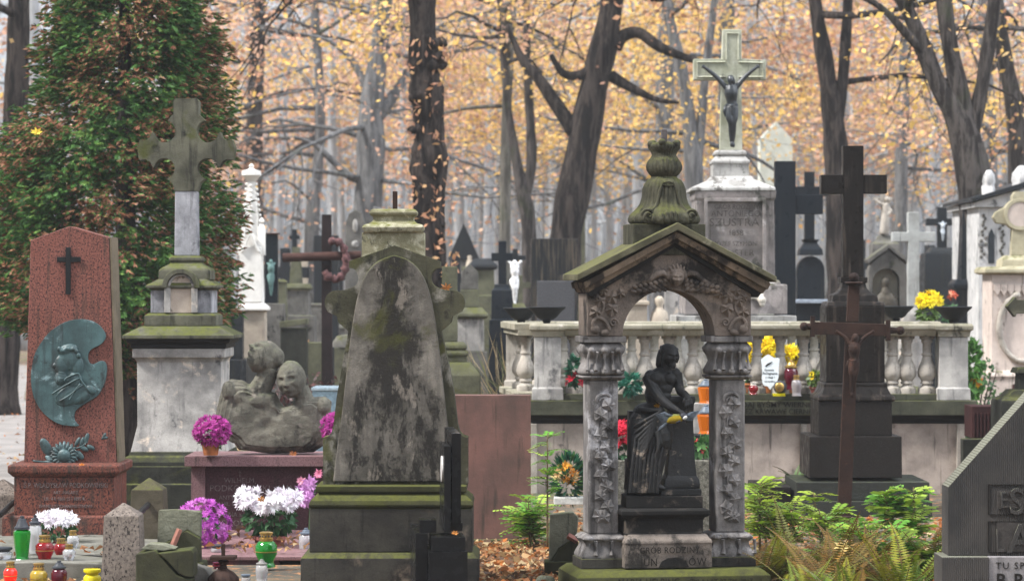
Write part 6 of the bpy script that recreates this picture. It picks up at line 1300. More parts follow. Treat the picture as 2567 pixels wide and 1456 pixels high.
def mid_right():
    Y = 28; t, fr = grave('granite_cross', 'broad blue-black granite cross right of the white monument', 'grave monument', Y, 1968, [('shaft', NAVY, 'box', (1942, 1994, 404, Gx(Y), 0, 30))])
    m = MB(fr); m.box(1932, 1941.6, 490, 536, 3, 27); m.build('arm', NAVY, t, bevel=.005)
    m = MB(fr); m.box(1994.4, 2063, 488, 537, 3, 27); m.build('arm', NAVY, t, bevel=.005)
    Y = 34; grave('granite_cross', 'second blue-black cross on an arched pedestal behind the broad one', 'grave monument', Y, 2030, [('cross', NAVY, 'prism', (cross_pts(2028, 431, 600, 25, 46, 468, 492), -9, 9)), ('collar', NAVY, 'stack', (2030, 0, [(600.4, 22, 22), (608, 16, 16), (618, 22, 22), (625, 28, 28), (640, 30, 30)])), ('arched_block', NAVY, 'prism', ([(1996, 800), (1996, 676)] + arc(2030, 676, 34, 180, 0, 12) + [(2064, 676), (2064, 800)], -20, 20)), ('base', NAVY, 'box', (1980, 2084, 760, Gx(Y), -34, 40)), ('blue_ledge', simple('blue_slab', (.28, .32, .38), .4), 'box', (1984, 2086, 750, 759.6, -60, -34))])
    grave('pointed_stele', 'far pale pointed stele fading in the mist right of the tall crucifix', 'gravestone', 62, 1945, [('stele', stone('mist_white_stone', (.62, .64, .58), (.5, .52, .46), moss=.1, mosscol=(.3, .34, .2)), 'prism', ([(1904, Gx(62)), (1904, 350), (1922, 330), (1946, 306), (1968, 330), (1986, 350), (1986, Gx(62))], 0, 60))])
    Y = 30.5; t, fr = grave('stone_cross', 'plain pale grey stone cross behind the right balustrade', 'grave monument', Y, 2286, [('cross', PALEG, 'prism', (cross_pts(2288, 532, 770, 28, 54, 582, 606), -14, 14)), ('foot', MARBLE, 'lathe', (2283, 0, [(770.4, 20), (780, 28), (790, 32), (806, 32), (Gx(30.5), 34)], 18))])
    Y = 38; t, fr = grave('crucifix_monument', 'dark granite crucifix with a pale figure on a tall block at the right', 'grave monument', Y, 2362, [('cross', DGREY, 'prism', (cross_pts(2360, 520, 620, 24, 40, 548, 566), -8, 8)), ('foot', DGREY, 'stack', (2358, 0, [(620.4, 26, 26), (634, 34, 34)])), ('block', DGREY, 'stack', (2358, 0, [(634.4, 44, 40), (640, 46, 42), (700, 48, 44), (Gx(Y), 52, 48)]))])
    corpus(fr, t, 2360, 560, 606, simple('pale_figure', (.42, .46, .5), .5), 34, 12, -14, 0, vox=.011)
    grave('granite_obelisk', 'blue-black obelisk beside the white mausoleum', 'grave monument', 34, 2430, [('shaft', NAVY, 'stack', (2436, 0, [(446, 2, 2), (456, 24, 24), (780, 36, 36)])), ('pedestal', NAVY, 'stack', (2432, 0, [(700, 40, 40), (712, 50, 50), (722, 50, 50), (726, 42, 42), (Gx(34), 46, 46)]))])
    Y = 36; t, fr = grave('arched_niche', 'grey gabled niche tomb with a bronze bust inside, behind the dark cross', 'tomb', Y, 2220, [('gable', GREYST, 'prism', ([(2176, 660), (2226, 622), (2280, 664), (2280, 652), (2226, 612), (2172, 650)], -8, 60))])
    A = [(2178, 812), (2178, 662), (2226, 626), (2276, 664), (2276, 812)]; n = 24
    op = [(2186, 812)] + arc(2221, 708, 35, 180, 0, 12) + [(2256, 812)]
    ou = [(2176, 812)] + [(2176, 740), (2176, 700), (2177, 676), (2182, 662), (2192, 652), (2208, 640), (2226, 628), (2242, 640), (2256, 652), (2268, 664), (2274, 690), (2276, 720)] + [(2276, 760), (2276, 812)]
    m = MB(fr); m.strip(ou[:len(op)], op, 0, 50); m.build('arch', GREYST, t, bevel=.005)
    m = MB(fr); m.box(2184, 2258, 668, 812, 52, 58); m.build('back_wall', stone('niche_mosaic', (.62, .57, .45), (.5, .46, .36)), t)
    m = MB(fr); m.box(2170, 2282, 812.4, Gx(Y), -6, 64); m.build('base', GREYST, t)
    m = MB(fr); m.ell(2220, 708, 10, 12, 15, 12); m.tube([(2220, 716, 10), (2220, 735, 10)], [8, 14], 10); m.ell(2221, 765, 10, 34, 36, 18); m.box(2190, 2252, 770, 812, -2, 24); m.build('bronze_bust', simple('dark_bronze_bust', (.06, .05, .036), .6, var=.4), t, smooth=180, remesh=.016, relax=3)
    Y = 40; t, fr = grave('angel_statue', 'far pale stone statue carrying a cross behind the grey niche', 'statue', Y, 2215, [('pedestal', GREYST, 'stack', (2216, 0, [(590, 16, 16), (604, 22, 22), (612, 34, 34), (Gx(Y), 36, 36)])), ('cross', LIME, 'prism', (cross_pts(2212, 482, 590, 9, 24, 494, 503), -4, 4))])
    m = MB(fr); m.tube([(2218, 512, -12), (2217, 540, -14), (2214, 588, -12)], [7, 10, 13], 10); m.ell(2222, 500, -12, 7, 8, 7); m.tube([(2218, 516, -12), (2200, 508, -12), (2192, 500, -6)], [5, 4, 3], 8); m.tube([(2222, 518, -12), (2232, 530, -18), (2220, 545, -20)], [5, 4, 3], 8); m.build('figure', LIME, t, smooth=180, remesh=.014, relax=2)
mid_right()
def mausoleum():
    Y = 33; fr = Fr(2540, None, Y); t = thing('mausoleum', 'white stone mausoleum with a dark sloping roof at the right edge', 'mausoleum', fr)
    M_ = stone('mausoleum_stone', (.56, .55, .54), (.42, .42, .42), dark=(.1, .1, .1), crust=.3, streak=.35, bump=.3)
    m = MB(fr); m.box(2452, 2740, 520, g(Y), 0, 420); m.build('wall', M_, t, bevel=.006)
    m = MB(fr); m.prism([(2431, 498), (2600, 446), (2770, 498), (2770, 506), (2600, 462), (2431, 507)], -30, 450); m.build('roof', DGREY, t, bevel=.004)
    m = MB(fr); m.prism([(2440, 508), (2600, 463), (2762, 508), (2762, 519.6), (2440, 519.6)], -12, 430); m.build('cornice', M_, t)
    m = MB(fr); m.prism([(2476, 660), (2476, 590), (2484, 572), (2492, 590), (2492, 660)], -2, -.5); m.build('slit_window', simple('dark_glass', (.02, .025, .03), .2), t)
    for x in (2464, 2510):
        m = MB(fr); rs = random.Random(x)
        for k in range(14): m.ell(x + rs.uniform(-7, 7), 540 + k * 8, -2, 4, 5, 3, rs.uniform(-50, 50), 7, 5)
        m.build('carved_relief', GREYST, t, smooth=180)
    for x, s in ((2468, 1), (2545, 1.5)):
        m = MB(fr); P = [(x, 476 - 14 * s)] + [(x - 4 * s, 440 - 14 * (s - 1)), (x + 4 * s, 428 - 14 * (s - 1)), (x + 18 * s, 432), (x + 26 * s, 446), (x + 26 * s, 462)]
        m.lathe(x + 10 * s, 0, [(428 - 22 * (s - 1), 5 * s), (440 - 14 * (s - 1), 14 * s), (456 - 6 * (s - 1), 15 * s), (462, 12 * s), (470, 15 * s), (490, 16 * s)], 16, 6, .12); m.build('acroterion', M_, t, smooth=60, jitter=.02, jfreq=8)
    Y = 29; fr = Fr(2560, None, Y); t = thing('ringed_cross', 'cream stone monument topped by a ringed cross at the right edge', 'grave monument', fr)
    Cm = stone('cream_pink_stone', (.54, .46, .41), (.44, .37, .33), dark=(.14, .12, .10), crust=.3, streak=.3, bump=.3, moss=.1, topmoss=.3)
    CR = stone('cream_moss_stone', (.42, .38, .27), (.32, .29, .2), moss=.3, bump=.4, topmoss=.4)
    m = MB(fr); m.prism([(2534, 492), (2541, 481), (2566, 481), (2572, 492), (2570, 510), (2590, 524), (2616, 522), (2616, 566), (2590, 562), (2572, 570), (2574, 640), (2532, 640), (2534, 570), (2516, 562), (2496, 560), (2486, 545), (2494, 532), (2516, 520), (2534, 512)], -14, 14); m.build('cross', CR, t, bevel=.006)
    m = MB(fr); m.lathe(2553, 0, [(500, 1)], 3) if False else None
    cr = arc(2553, 538, 40, 0, 350, 35); ci = arc(2553, 538, 31, 0, 350, 35); m.ring(cr, ci, -18, 18); m.build('ring', CR, t, bevel=.004)
    m = MB(fr); m.prism(arc(2553, 538, 30.5, 0, 350, 35), -16, -14.2); m.build('disc', Cm, t)
    m = MB(fr); m.stack(2553, 0, [(640.3, 34, 30), (652, 48, 44), (668, 50, 46), (669, 92, 80), (676, 98, 86), (684, 98, 86), (688, 88, 76)]); m.build('cornice', CR, t, bevel=.004)
    m = MB(fr); m.stack(2553, 0, [(688.3, 80, 70), (926, 80, 70), (930, 88, 78), (940, 94, 84), (948, 90, 80), (952, 90, 80), (1010, 92, 82), (g(Y), 100, 90)]); b = m.build('pedestal', Cm, t, bevel=.005)
    m = MB(fr)
    for k in range(9): m.prism([(2478 + 17 * k, 712), (2494 + 17 * k, 712), (2494 + 17 * k, 728), (2486 + 17 * k, 742), (2478 + 17 * k, 728)], -76, -70.4)
    m.build('frieze', Cm, b, bevel=.004)
    m = MB(fr); pts = [(2553 + 62 * math.cos(math.radians(a)), 820 - 84 * math.sin(math.radians(a)), -73) for a in range(100, 441, 10)]; m.tube(pts, [7 + 1.5 * (i % 2) for i in range(len(pts))], 8); m.build('laurel_wreath', LIME, b, smooth=180, jitter=.01, jfreq=22)
    m = MB(fr); m.box(2522, 2600, 960, 982, -84, -81.6); m.build('small_plate', simple('dark_red_plate', (.05, .02, .02), .4), b)
mausoleum()

def far_stones():
    rs = random.Random(5); lab = {'h': 'small weathered headstone far back among the misty trunks', 'c': 'small stone cross far back among the misty trunks', 'b': 'low stepped tomb far back among the misty trunks'}
    src = {}
    spots = [(690, 52, 'h'), (715, 44, 'c'), (765, 50, 'h'), (848, 54, 'c'), (925, 47, 'h'), (955, 56, 'b'), (1140, 48, 'c'), (1225, 50, 'h'), (1240, 45, 'b'), (1300, 52, 'h'), (1330, 58, 'c'), (1480, 50, 'h'), (1505, 44, 'c'), (1540, 54, 'b'), (1560, 47, 'h'), (1590, 58, 'c'), (2078, 46, 'b'), (2100, 54, 'h'), (2155, 48, 'c'), (2190, 56, 'h'), (2310, 48, 'b'), (2330, 54, 'c'), (2400, 46, 'h'), (2415, 57, 'c'), (655, 58, 'c'), (1010, 50, 'b'), (1180, 60, 'c')]
    for i, (px, Y, k) in enumerate(spots):
        fr = Fr(px, None, Y); sc = rs.uniform(.85, 1.35)
        if k not in src:
            f0 = Fr(0, None, 50); gy0 = g(50); t = thing({'h': 'headstone', 'c': 'stone_cross', 'b': 'low_tomb'}[k], lab[k], {'h': 'gravestone', 'c': 'grave monument', 'b': 'tomb'}[k], f0, {'h': 'small far headstones', 'c': 'small far crosses', 'b': 'small far tombs'}[k])
            if k == 'h':
                m = MB(f0); m.prism([(-40, gy0 - 26), (-38, gy0 - 150), (-22, gy0 - 172), (0, gy0 - 180), (22, gy0 - 172), (38, gy0 - 150), (40, gy0 - 26)], -14, 14); m.build('slab', GREYST, t, bevel=.01)
                m = MB(f0); m.box(-52, 52, gy0 - 26, gy0, -30, 30); m.build('foot', GREENST, t, bevel=.01)
            elif k == 'c':
                m = MB(f0); m.prism(cross_pts(0, gy0 - 260, gy0 - 110, 18, 44, gy0 - 226, gy0 - 206), -8, 8); m.build('cross', DGREY, t, bevel=.01)
                m = MB(f0); m.stack(0, 0, [(gy0 - 110, 18, 18), (gy0 - 100, 26, 26), (gy0 - 96, 22, 22), (gy0 - 30, 26, 26), (gy0 - 29, 40, 40), (gy0, 42, 42)]); m.build('pedestal', GREYST, t, bevel=.01)
            else:
                m = MB(f0); m.stack(0, 0, [(gy0 - 120, 30, 20), (gy0 - 104, 44, 30), (gy0 - 98, 40, 28)]); m.build('cornice', GREENST, t, bevel=.01)
                m = MB(f0); m.stack(0, 0, [(gy0 - 97.5, 34, 24), (gy0 - 40, 36, 26), (gy0 - 39, 54, 40), (gy0, 56, 42)]); m.build('die', GREYST, t, bevel=.01)
            src[k] = t; t.location = fr.loc; t.scale = (sc,) * 3
        else: dup(src[k], fr.loc, None, rs.uniform(-.5, .5), sc)
far_stones()
# ------------------------------------------------------------------ the big conifer
def conifer():
    Y = 24.2; fr = Fr(312, None, Y); t = thing('conifer', 'broad green conifer with rust-brown tips filling the upper left', 'tree', fr)
    m = MB(fr); m.tube([(322, g(Y), 0), (320, 950, 0), (314, 500, 0), (310, -420, 0)], [42, 30, 24, 4], 10); m.build('trunk', BARK_DARK, t, smooth=180)
    prof = [(-560, 4), (-300, 84), (-100, 146), (0, 168), (100, 202), (200, 214), (300, 234), (400, 262), (500, 290), (600, 303), (700, 308), (780, 288), (840, 200), (900, 90), (960, 40)]
    py = np.array([p[0] for p in prof]); pr = np.array([p[1] for p in prof]); cxs = np.array([320, 322, 328, 334, 335, 325, 304, 280, 258, 246, 246, 258, 276, 306, 318])
    rs = np.random.RandomState(12); s = fr.s
    nb = 780; by = rs.uniform(-500, 930, nb * 3); kb = rs.uniform(0, 290, nb * 3) < np.interp(by, py, pr) + 20; by = by[kb][:nb]; nb = len(by); ba = rs.uniform(0, 2 * np.pi, nb); br = rs.uniform(.74, 1.15, nb)
    n = 44000; pick = rs.randint(0, nb, n); tt = rs.uniform(0, 1, n) ** .6         # sprays sit along boughs that sweep outward
    ang = ba[pick] + rs.normal(0, .11, n) * (1.2 - tt * .5); y = by[pick] + rs.normal(0, 20, n) - 14 * tt + 22 * (1 - tt)
    R = np.interp(y, py, pr) * 1.09 * (.5 + .5 * tt) * br[pick]
    base = np.stack([(np.interp(y, py, cxs) - fr.px) * s + R * s * np.cos(ang), R * s * np.sin(ang), (fr.py - y) * s], 1)
    out = np.stack([np.cos(ang), np.sin(ang), np.zeros(n)], 1); tang = np.stack([-np.sin(ang), np.cos(ang), np.zeros(n)], 1)
    d = out * rs.uniform(.5, 1.1, (n, 1)) + tang * rs.normal(0, .45, (n, 1)); d[:, 2] += rs.uniform(-.55, .45, n); d /= np.linalg.norm(d, axis=1, keepdims=True)
    side = np.cross(d, out + np.array([0, 0, .9])); side /= np.linalg.norm(side, axis=1, keepdims=True) + 1e-9
    cen = []; A = []; B = []; col = []
    g1 = np.array([(0.04, 0.105, 0.02), (0.06, 0.15, 0.03), (0.026, 0.07, 0.016), (0.12, 0.21, 0.045)]); rust = np.array([(0.28, 0.11, 0.06), (0.20, 0.08, 0.045), (0.36, 0.18, 0.10)])
    L = rs.uniform(.05, .098, (n, 1)); gcol = g1[rs.choice(4, n, p=[.35, .3, .2, .15])]; patch = np.sin(ang * 4 + y * .013) + np.sin(y * .041 + ang * 7 + 2) * .7 + rs.normal(0, .6, n)
    isr = patch > -.1
    for k, (f, w, r0) in enumerate(((0.0, 0, 1.0), (-.55, .55, .75), (.55, .55, .75), (-.95, .3, .5), (.95, .3, .5), (-.3, 1.0, .6), (.3, 1.0, .6))):
        dd = d + side * f; dd[:, 2] -= .12 * k * .3; dd /= np.linalg.norm(dd, axis=1, keepdims=True)
        a = dd * L * r0 * .5; b = np.cross(dd, d + out * .4 + rs.normal(0, .3, (n, 3))); b /= np.linalg.norm(b, axis=1, keepdims=True) + 1e-9
        cen.append(base + d * L * w * .6 + a); A.append(a); B.append(b * L * .10)
        tip = rust[rs.randint(0, 3, n)]; c = np.where((isr & (rs.rand(n) < (.75 if k in (0, 5, 6) else .35)))[:, None], tip, gcol * rs.uniform(.7, 1.3, (n, 1))); col.append(c)
    quads('crown', np.vstack(cen), np.vstack(A), np.vstack(B), np.clip(np.vstack(col), 0, 1), CONIFER, t)
conifer()

# ------------------------------------------------------------------ small plants
def cols(rs, n, pal, v=.2): pc = np.array(pal); return np.clip(pc[rs.randint(0, len(pc), n)] * rs.uniform(1 - v, 1 + v, (n, 1)), 0, 1)
def petals(rs, heads, npet, r, pal, up=.5):
    """daisy-like heads: each is a rosette of narrow petals facing its own way"""
    cen = []; A = []; B = []; col = []
    for (p, nrm) in heads:
        nrm = Vector(nrm).normalized(); e1 = nrm.orthogonal().normalized(); e2 = nrm.cross(e1); c0 = np.array(pal[rs.randint(0, len(pal))]) * rs.uniform(.85, 1.15)
        for k in range(npet):
            a = rs.uniform(0, 6.283); lift = rs.uniform(-.25, .9); L = r * rs.uniform(.7, 1.1)
            d = (e1 * math.cos(a) + e2 * math.sin(a) + nrm * lift).normalized(); w = nrm.cross(d); w = w.normalized() if w.length > 1e-5 else e1
            q = Vector(p) + d * L * .5; cen.append(q); A.append(d * L * .5); B.append(w * L * .16); col.append(np.clip(c0 * rs.uniform(.8, 1.15), 0, 1))
    return np.array(cen), np.array(A), np.array(B), np.array(col)
def flowerpot(name, label, px, ybase, Y, potw, poth, fx, fy, fr_x, fr_y, pal, nheads, hr, npet=18, leafpal=((0.03, 0.09, 0.035), (0.05, 0.13, 0.05)), nleaf=160, leafs=16, potmat=None, seed=1, group=None, leafband=None, cat='potted flowers', shape='dome', rot=0):
    fr = Fr(px, ybase, Y); t = thing(name, label, cat, fr, group); rs = np.random.RandomState(seed)
    if potw:
        m = MB(fr); top = ybase - poth; m.lathe(px, 0, [(top, potw * .5), (top + poth * .16, potw * .52), (top + poth * .18, potw * .46), (ybase, potw * .34)], 22); m.build('pot', potmat or TERRA, t, smooth=40)
    heads = []
    for k in range(nheads):
        a = rs.uniform(0, 6.283); z = rs.uniform(-.25, 1) if shape == 'dome' else rs.uniform(-.9, 1); q = math.sqrt(max(0, 1 - z * z))
        if shape == 'ring': z = rs.uniform(-.2, .8)
        nx, ny, nz = q * math.cos(a), q * math.sin(a), z
        yy = fy - nz * fr_y
        if shape == 'ring': nx *= 1.0; yy = fy - (nz * .75 + .45 * abs(nx)) * fr_y + (.28 * fr_y if ny < 0 else 0)
        heads.append((fr(fx + nx * fr_x, yy, ny * fr_x * .9), (nx, ny - .3, nz + .25)))
    c, A, B, col = petals(rs, heads, npet, hr * fr.s, pal)
    quads('blooms', c, A, B, col, PETAL, t, fold=None)
    if nleaf:
        lx0, ly0, lrx, lry = leafband or (fx, fy + fr_y * .5, fr_x * .85, fr_y * .8)
        v = rnd_dirs(rs, nleaf); cen = np.array([fr(lx0 + a[0] * lrx, ly0 - a[2] * lry, a[1] * lrx * .9) for a in v])
        d = v + rs.normal(0, .4, (nleaf, 3)); d[:, 2] -= .3; d /= np.linalg.norm(d, axis=1, keepdims=True); b = np.cross(d, rnd_dirs(rs, nleaf)); b /= np.linalg.norm(b, axis=1, keepdims=True)
        quads('leaves', cen, d * leafs * fr.s, b * leafs * .5 * fr.s, cols(rs, nleaf, leafpal), GREEN, t)
    return t
TERRA = simple('terracotta_pot', (0.30, 0.10, 0.03), .8, bump=.2)
TERRA_DARK = simple('dark_red_pot', (0.20, 0.06, 0.05), .6)
MAG = [(0.40, 0.035, 0.26), (0.50, 0.06, 0.34), (0.30, 0.02, 0.20)]; VIO = [(0.55, 0.12, 0.52), (0.65, 0.22, 0.62), (0.42, 0.06, 0.42)]; WHT = [(0.86, 0.83, 0.86), (0.80, 0.74, 0.80), (0.9, 0.88, 0.9)]
YEL = [(0.90, 0.72, 0.01), (0.85, 0.60, 0.01), (0.92, 0.78, 0.04)]; RD = [(0.55, 0.012, 0.04), (0.42, 0.008, 0.03), (0.65, 0.03, 0.07)]; PNK = [(0.80, 0.28, 0.42), (0.85, 0.40, 0.52), (0.7, 0.25, 0.55)]
flowerpot('heather_pot', 'magenta heather in a terracotta pot on the left of the purple tomb', 528, 1140, 18.1, 52, 40, 531, 1080, 43, 36, MAG, 170, 13, 14, nleaf=40, leafs=8, seed=2, shape='ball')
flowerpot('heather_pot', 'magenta heather half hidden behind the edge of the mossy headstone', 838, 1138, 18.1, 46, 34, 840, 1072, 32, 36, MAG, 120, 13, 14, nleaf=30, leafs=8, seed=3, shape='ball')
flowerpot('chrysanthemum_pot', 'big bowl of white chrysanthemums with green leaves before the purple tomb', 676, 1392, 17.0, 84, 50, 674, 1262, 76, 34, WHT, 85, 20, 34, nleaf=190, leafs=15, seed=4, shape='ring', leafband=(676, 1302, 62, 40), potmat=TERRA_DARK)
flowerpot('chrysanthemum_pot', 'bushy violet chrysanthemums spilling beside the broken stump', 508, 1368, 16.9, 0, 0, 508, 1312, 66, 58, VIO, 170, 13, 20, nleaf=70, leafs=11, seed=5, shape='ball', leafband=(510, 1325, 40, 36))
flowerpot('chrysanthemum_pot', 'low white chrysanthemums in a dark pot before the red stele', 140, 1388, 16.6, 66, 34, 142, 1305, 52, 20, WHT, 34, 17, 30, nleaf=110, leafs=12, seed=6, leafband=(142, 1334, 46, 24), potmat=TERRA_DARK)
def artificial():
    fr = Fr(772, 1330, 17.6); t = thing('flower_bunch', 'pink and lilac artificial flowers leaning on the headstone edge', 'flowers', fr); rs = np.random.RandomState(8)
    for hd in ((fr(755, 1205, 0), (-.3, -1, .3)), (fr(797, 1186, 0), (.2, -1, .3))): c, A, B, col = petals(rs, [hd], 40, 14 * fr.s, PNK[:2]); quads('rose_bloom', c, A, B, col, PETAL, t)
    c, A, B, col = petals(rs, [(fr(770 + rs.uniform(-16, 16), 1232 + rs.uniform(-26, 26), rs.uniform(-10, 10)), (rs.uniform(-.5, .5), -1, .2)) for k in range(16)], 26, 20 * fr.s, [(0.62, .3, .62), (.7, .38, .68)]); quads('lilac_blooms', c, A, B, col, PETAL, t)
    m = MB(fr)
    for x in (756, 770, 795): m.tube([(x, 1210, 4), (776, 1270, 4), (775, 1330, 0)], 2, 5)
    m.build('stems', simple('green_stem', (.03, .1, .03), .6), t)
artificial()
flowerpot('chrysanthemum_pot', 'crimson chrysanthemums behind the statue on the rough planter', 1566, 1150, 18.6, 0, 0, 1566, 1102, 30, 44, RD, 60, 16, 26, nleaf=70, leafs=12, seed=9, leafband=(1566, 1138, 26, 20))
flowerpot('foliage_pot', 'green leafy plant with dark red buds behind the right column', 1756, 1152, 18.6, 0, 0, 1756, 1122, 26, 28, [(.35, .03, .03), (.5, .05, .05)], 5, 9, 12, nleaf=90, leafs=13, seed=10, leafpal=((.05, .14, .04), (.10, .22, .07)), leafband=(1757, 1120, 28, 30))
for i, (x, y, rx, ry, nn, lab) in enumerate(((1930, 876, 30, 28, 60, 'largest yellow chrysanthemum ball behind the right balusters'), (1880, 886, 18, 34, 40, 'yellow chrysanthemums close to the right shrine column'), (1980, 898, 20, 26, 40, 'yellow chrysanthemums drooping above the dark red lantern'))):
    flowerpot('chrysanthemum_pot', lab, x, 986, TY + .9, 40, 26, x, y, rx, ry, YEL, nn, 18, 30, nleaf=80, leafs=14, seed=20 + i, leafband=(x, y + ry + 18, rx * .8, 30), shape='ball', group='yellow chrysanthemums on the terrace')
flowerpot('flower_pot', 'small green plant dotted yellow in a dark pot on the terrace ledge', 2045, 986, TY - .05, 34, 16, 2044, 944, 16, 24, YEL, 5, 10, 16, nleaf=110, leafs=10, seed=30, leafpal=((.07, .12, .03), (.12, .18, .04)), leafband=(2045, 952, 20, 20), potmat=TERRA_DARK)
flowerpot('flower_pot', 'red flowers with dark leaves by the left balustrade pedestal', 1440, 1000, TY - .1, 0, 0, 1440, 955, 18, 16, RD, 10, 15, 20, nleaf=60, leafs=14, seed=31, leafpal=((.015, .07, .04), (.02, .1, .05)), leafband=(1438, 930, 16, 36))
flowerpot('green_wreath', 'dark green artificial sprig on the ledge left of the statue', 1582, 1000, TY - .1, 0, 0, 1584, 975, 10, 8, [(.02, .15, .08)], 3, 10, 10, nleaf=70, leafs=14, seed=32, leafpal=((.01, .09, .06), (.02, .13, .08)), leafband=(1580, 962, 26, 26))
flowerpot('chrysanthemum_pot', 'bright yellow chrysanthemums above the balustrade by the grey cross', 2328, 812, TY + 3.5, 0, 0, 2328, 758, 26, 22, YEL, 28, 17, 26, nleaf=60, leafs=12, seed=33, leafpal=((.08, .14, .03), (.12, .2, .05)), leafband=(2326, 786, 26, 20))
flowerpot('flower_bunch', 'faded red and orange flowers beside the right corner urn', 2382, 812, TY + 4.0, 0, 0, 2376, 752, 22, 20, [(.6, .12, .06), (.75, .35, .22)], 8, 12, 18, nleaf=30, leafs=10, seed=34, leafband=(2378, 782, 20, 24))
flowerpot('flower_bunch', 'yellow and orange flowers by green shrubs beside the cream monument', 2440, 1010, 26, 0, 0, 2446, 955, 8, 26, [(.9, .6, .02), (.85, .3, .02)], 8, 14, 20, nleaf=190, leafs=16, seed=35, leafpal=((.06, .16, .03), (.10, .24, .05)), leafband=(2436, 930, 22, 76), cat='flowers')
def arrangement():
    fr = Fr(1420, 1262, 19.4); t = thing('flower_arrangement', 'orange and cream grave arrangement with dark fir twigs left of the shrine', 'flowers', fr); rs = np.random.RandomState(40)
    c, A, B, col = petals(rs, [(fr(1420 + rs.uniform(-26, 26), 1186 + rs.uniform(-20, 20), -rs.uniform(0, 16)), (rs.uniform(-.5, .5), -1, .5)) for k in range(13)], 26, 19 * fr.s, [(.85, .40, .05), (.82, .58, .28), (.75, .28, .03)]); quads('blooms', c, A, B, col, PETAL, t)
    n = 300; v = rnd_dirs(rs, n); cen = np.array([fr(1424 + a[0] * 40, 1200 - a[2] * 62, a[1] * 30) for a in v]); d = v * 1.0; d[:, 2] += .2; d /= np.linalg.norm(d, axis=1, keepdims=True); b = np.cross(d, rnd_dirs(rs, n)); b /= np.linalg.norm(b, axis=1, keepdims=True)
    quads('fir_twigs', cen, d * 15 * fr.s, b * 4 * fr.s, cols(rs, n, ((.012, .06, .035), (.02, .09, .045), (.05, .12, .03))), GREEN, t)
    m = MB(fr); m.box(1388, 1462, 1244, 1262, -30, 40); m.build('tray', simple('white_tray', (.55, .55, .52), .6), t, bevel=.004)
arrangement()
def planter():
    fr = Fr(1665, None, 18.6); m = MB(fr); m.box(1540, 1782, 1150, g(18.6), -40, 90)
    o = m.build('stone_planter', stone('rough_aggregate', (.24, .23, .19), (.11, .105, .085), scale=60, bump=1.0, bdist=.02, grain=.5), None, bevel=.008, jitter=.004, loc=fr.loc); tag(o, 'rough pebbledash stone planter behind the shrine statue', 'planter')
planter()

# ferns, seedlings, ground cover
def frond(rs, fr, base, dirx, L, droop, npin, wid, pal, out):
    """one arching frond of paired leaflets; all in metres"""
    P = []; p = Vector(base); d = Vector(dirx).normalized()
    for k in range(npin):
        p = p + d * (L / npin); d = (d + Vector((0, 0, -droop / npin))).normalized(); P.append((p.copy(), d.copy()))
    c0 = np.array(pal[rs.randint(0, len(pal))]) * rs.uniform(.8, 1.2)
    for k, (p, d) in enumerate(P):
        u = k / npin; w = wid * math.sin(math.pi * min(1, .12 + u * .9)) ** .8 * (1.15 - u); sd = d.cross(Vector((0, 0, 1))); sd = sd.normalized() if sd.length > 1e-4 else Vector((1, 0, 0))
        for s in (-1, 1):
            dd = (sd * s + d * .35 + Vector((0, 0, -.12))).normalized(); out[0].append(p + dd * w * .5); out[1].append(dd * w * .5); out[2].append(d * (L / npin) * .42); out[3].append(np.clip(c0 * rs.uniform(.85, 1.15), 0, 1))
    for (p, d), (p2, _) in zip(P, P[1:]): out[0].append((p + p2) / 2); out[1].append((p2 - p) * .55); out[2].append(d.cross(Vector((0, -1, .3))).normalized() * .0035); out[3].append(np.array((.10, .06, .02)))
def emit(name, out, parent): return quads(name, np.array(out[0]), np.array(out[1]), np.array(out[2]), np.array(out[3]), GREEN, parent)
FERN_G = [(0.07, 0.13, 0.012), (0.14, 0.18, 0.018), (0.20, 0.20, 0.018)]; FERN_B = [(0.18, 0.10, 0.02), (0.24, 0.13, 0.025), (0.14, 0.10, 0.02), (0.12, .14, .02)]
def fern(px, Y, h, n, label, pal, seed, lean=0.0):
    fr = Fr(px, None, Y); t = thing('fern', label, 'fern', fr, 'ferns beside the shrine'); rs = np.random.RandomState(seed); out = ([], [], [], [])
    for k in range(n):
        a = rs.uniform(0, 6.283); e = rs.uniform(.7, 1.25); frond(rs, fr, (rs.normal(0, .03), rs.normal(0, .03), 0), (math.cos(a) * math.cos(e) + lean, math.sin(a) * math.cos(e), math.sin(e)), h * rs.uniform(.7, 1.15), rs.uniform(.7, 1.7), 34, h * .17, pal, out)
    emit('fronds', out, t)
fern(1990, 15.2, .52, 24, 'dense fern clump right of the shrine base', FERN_G, 51, .1); fern(2075, 14.6, .54, 22, 'fern clump with browning fronds under the iron crucifix', FERN_B, 52, .1); fern(2170, 14.9, .48, 20, 'brownish fern clump between the shrine and the combed headstone', FERN_B, 53)
fern(2260, 14.4, .48, 22, 'green fern clump close before the combed headstone pier', FERN_G, 54, .1); fern(2335, 15.4, .48, 15, 'dark fern fronds rising against the combed headstone', FERN_B, 55); fern(1912, 15.1, .46, 14, 'yellow-brown fern fronds touching the right shrine column', FERN_B + FERN_G[2:], 56); fern(2030, 14.2, .38, 18, 'low fern clump at the bottom edge right of the shrine', FERN_G, 57)
fern(2120, 14.0, .38, 18, 'low arching fern at the bottom edge under the crucifix', FERN_G + FERN_B[:1], 58)
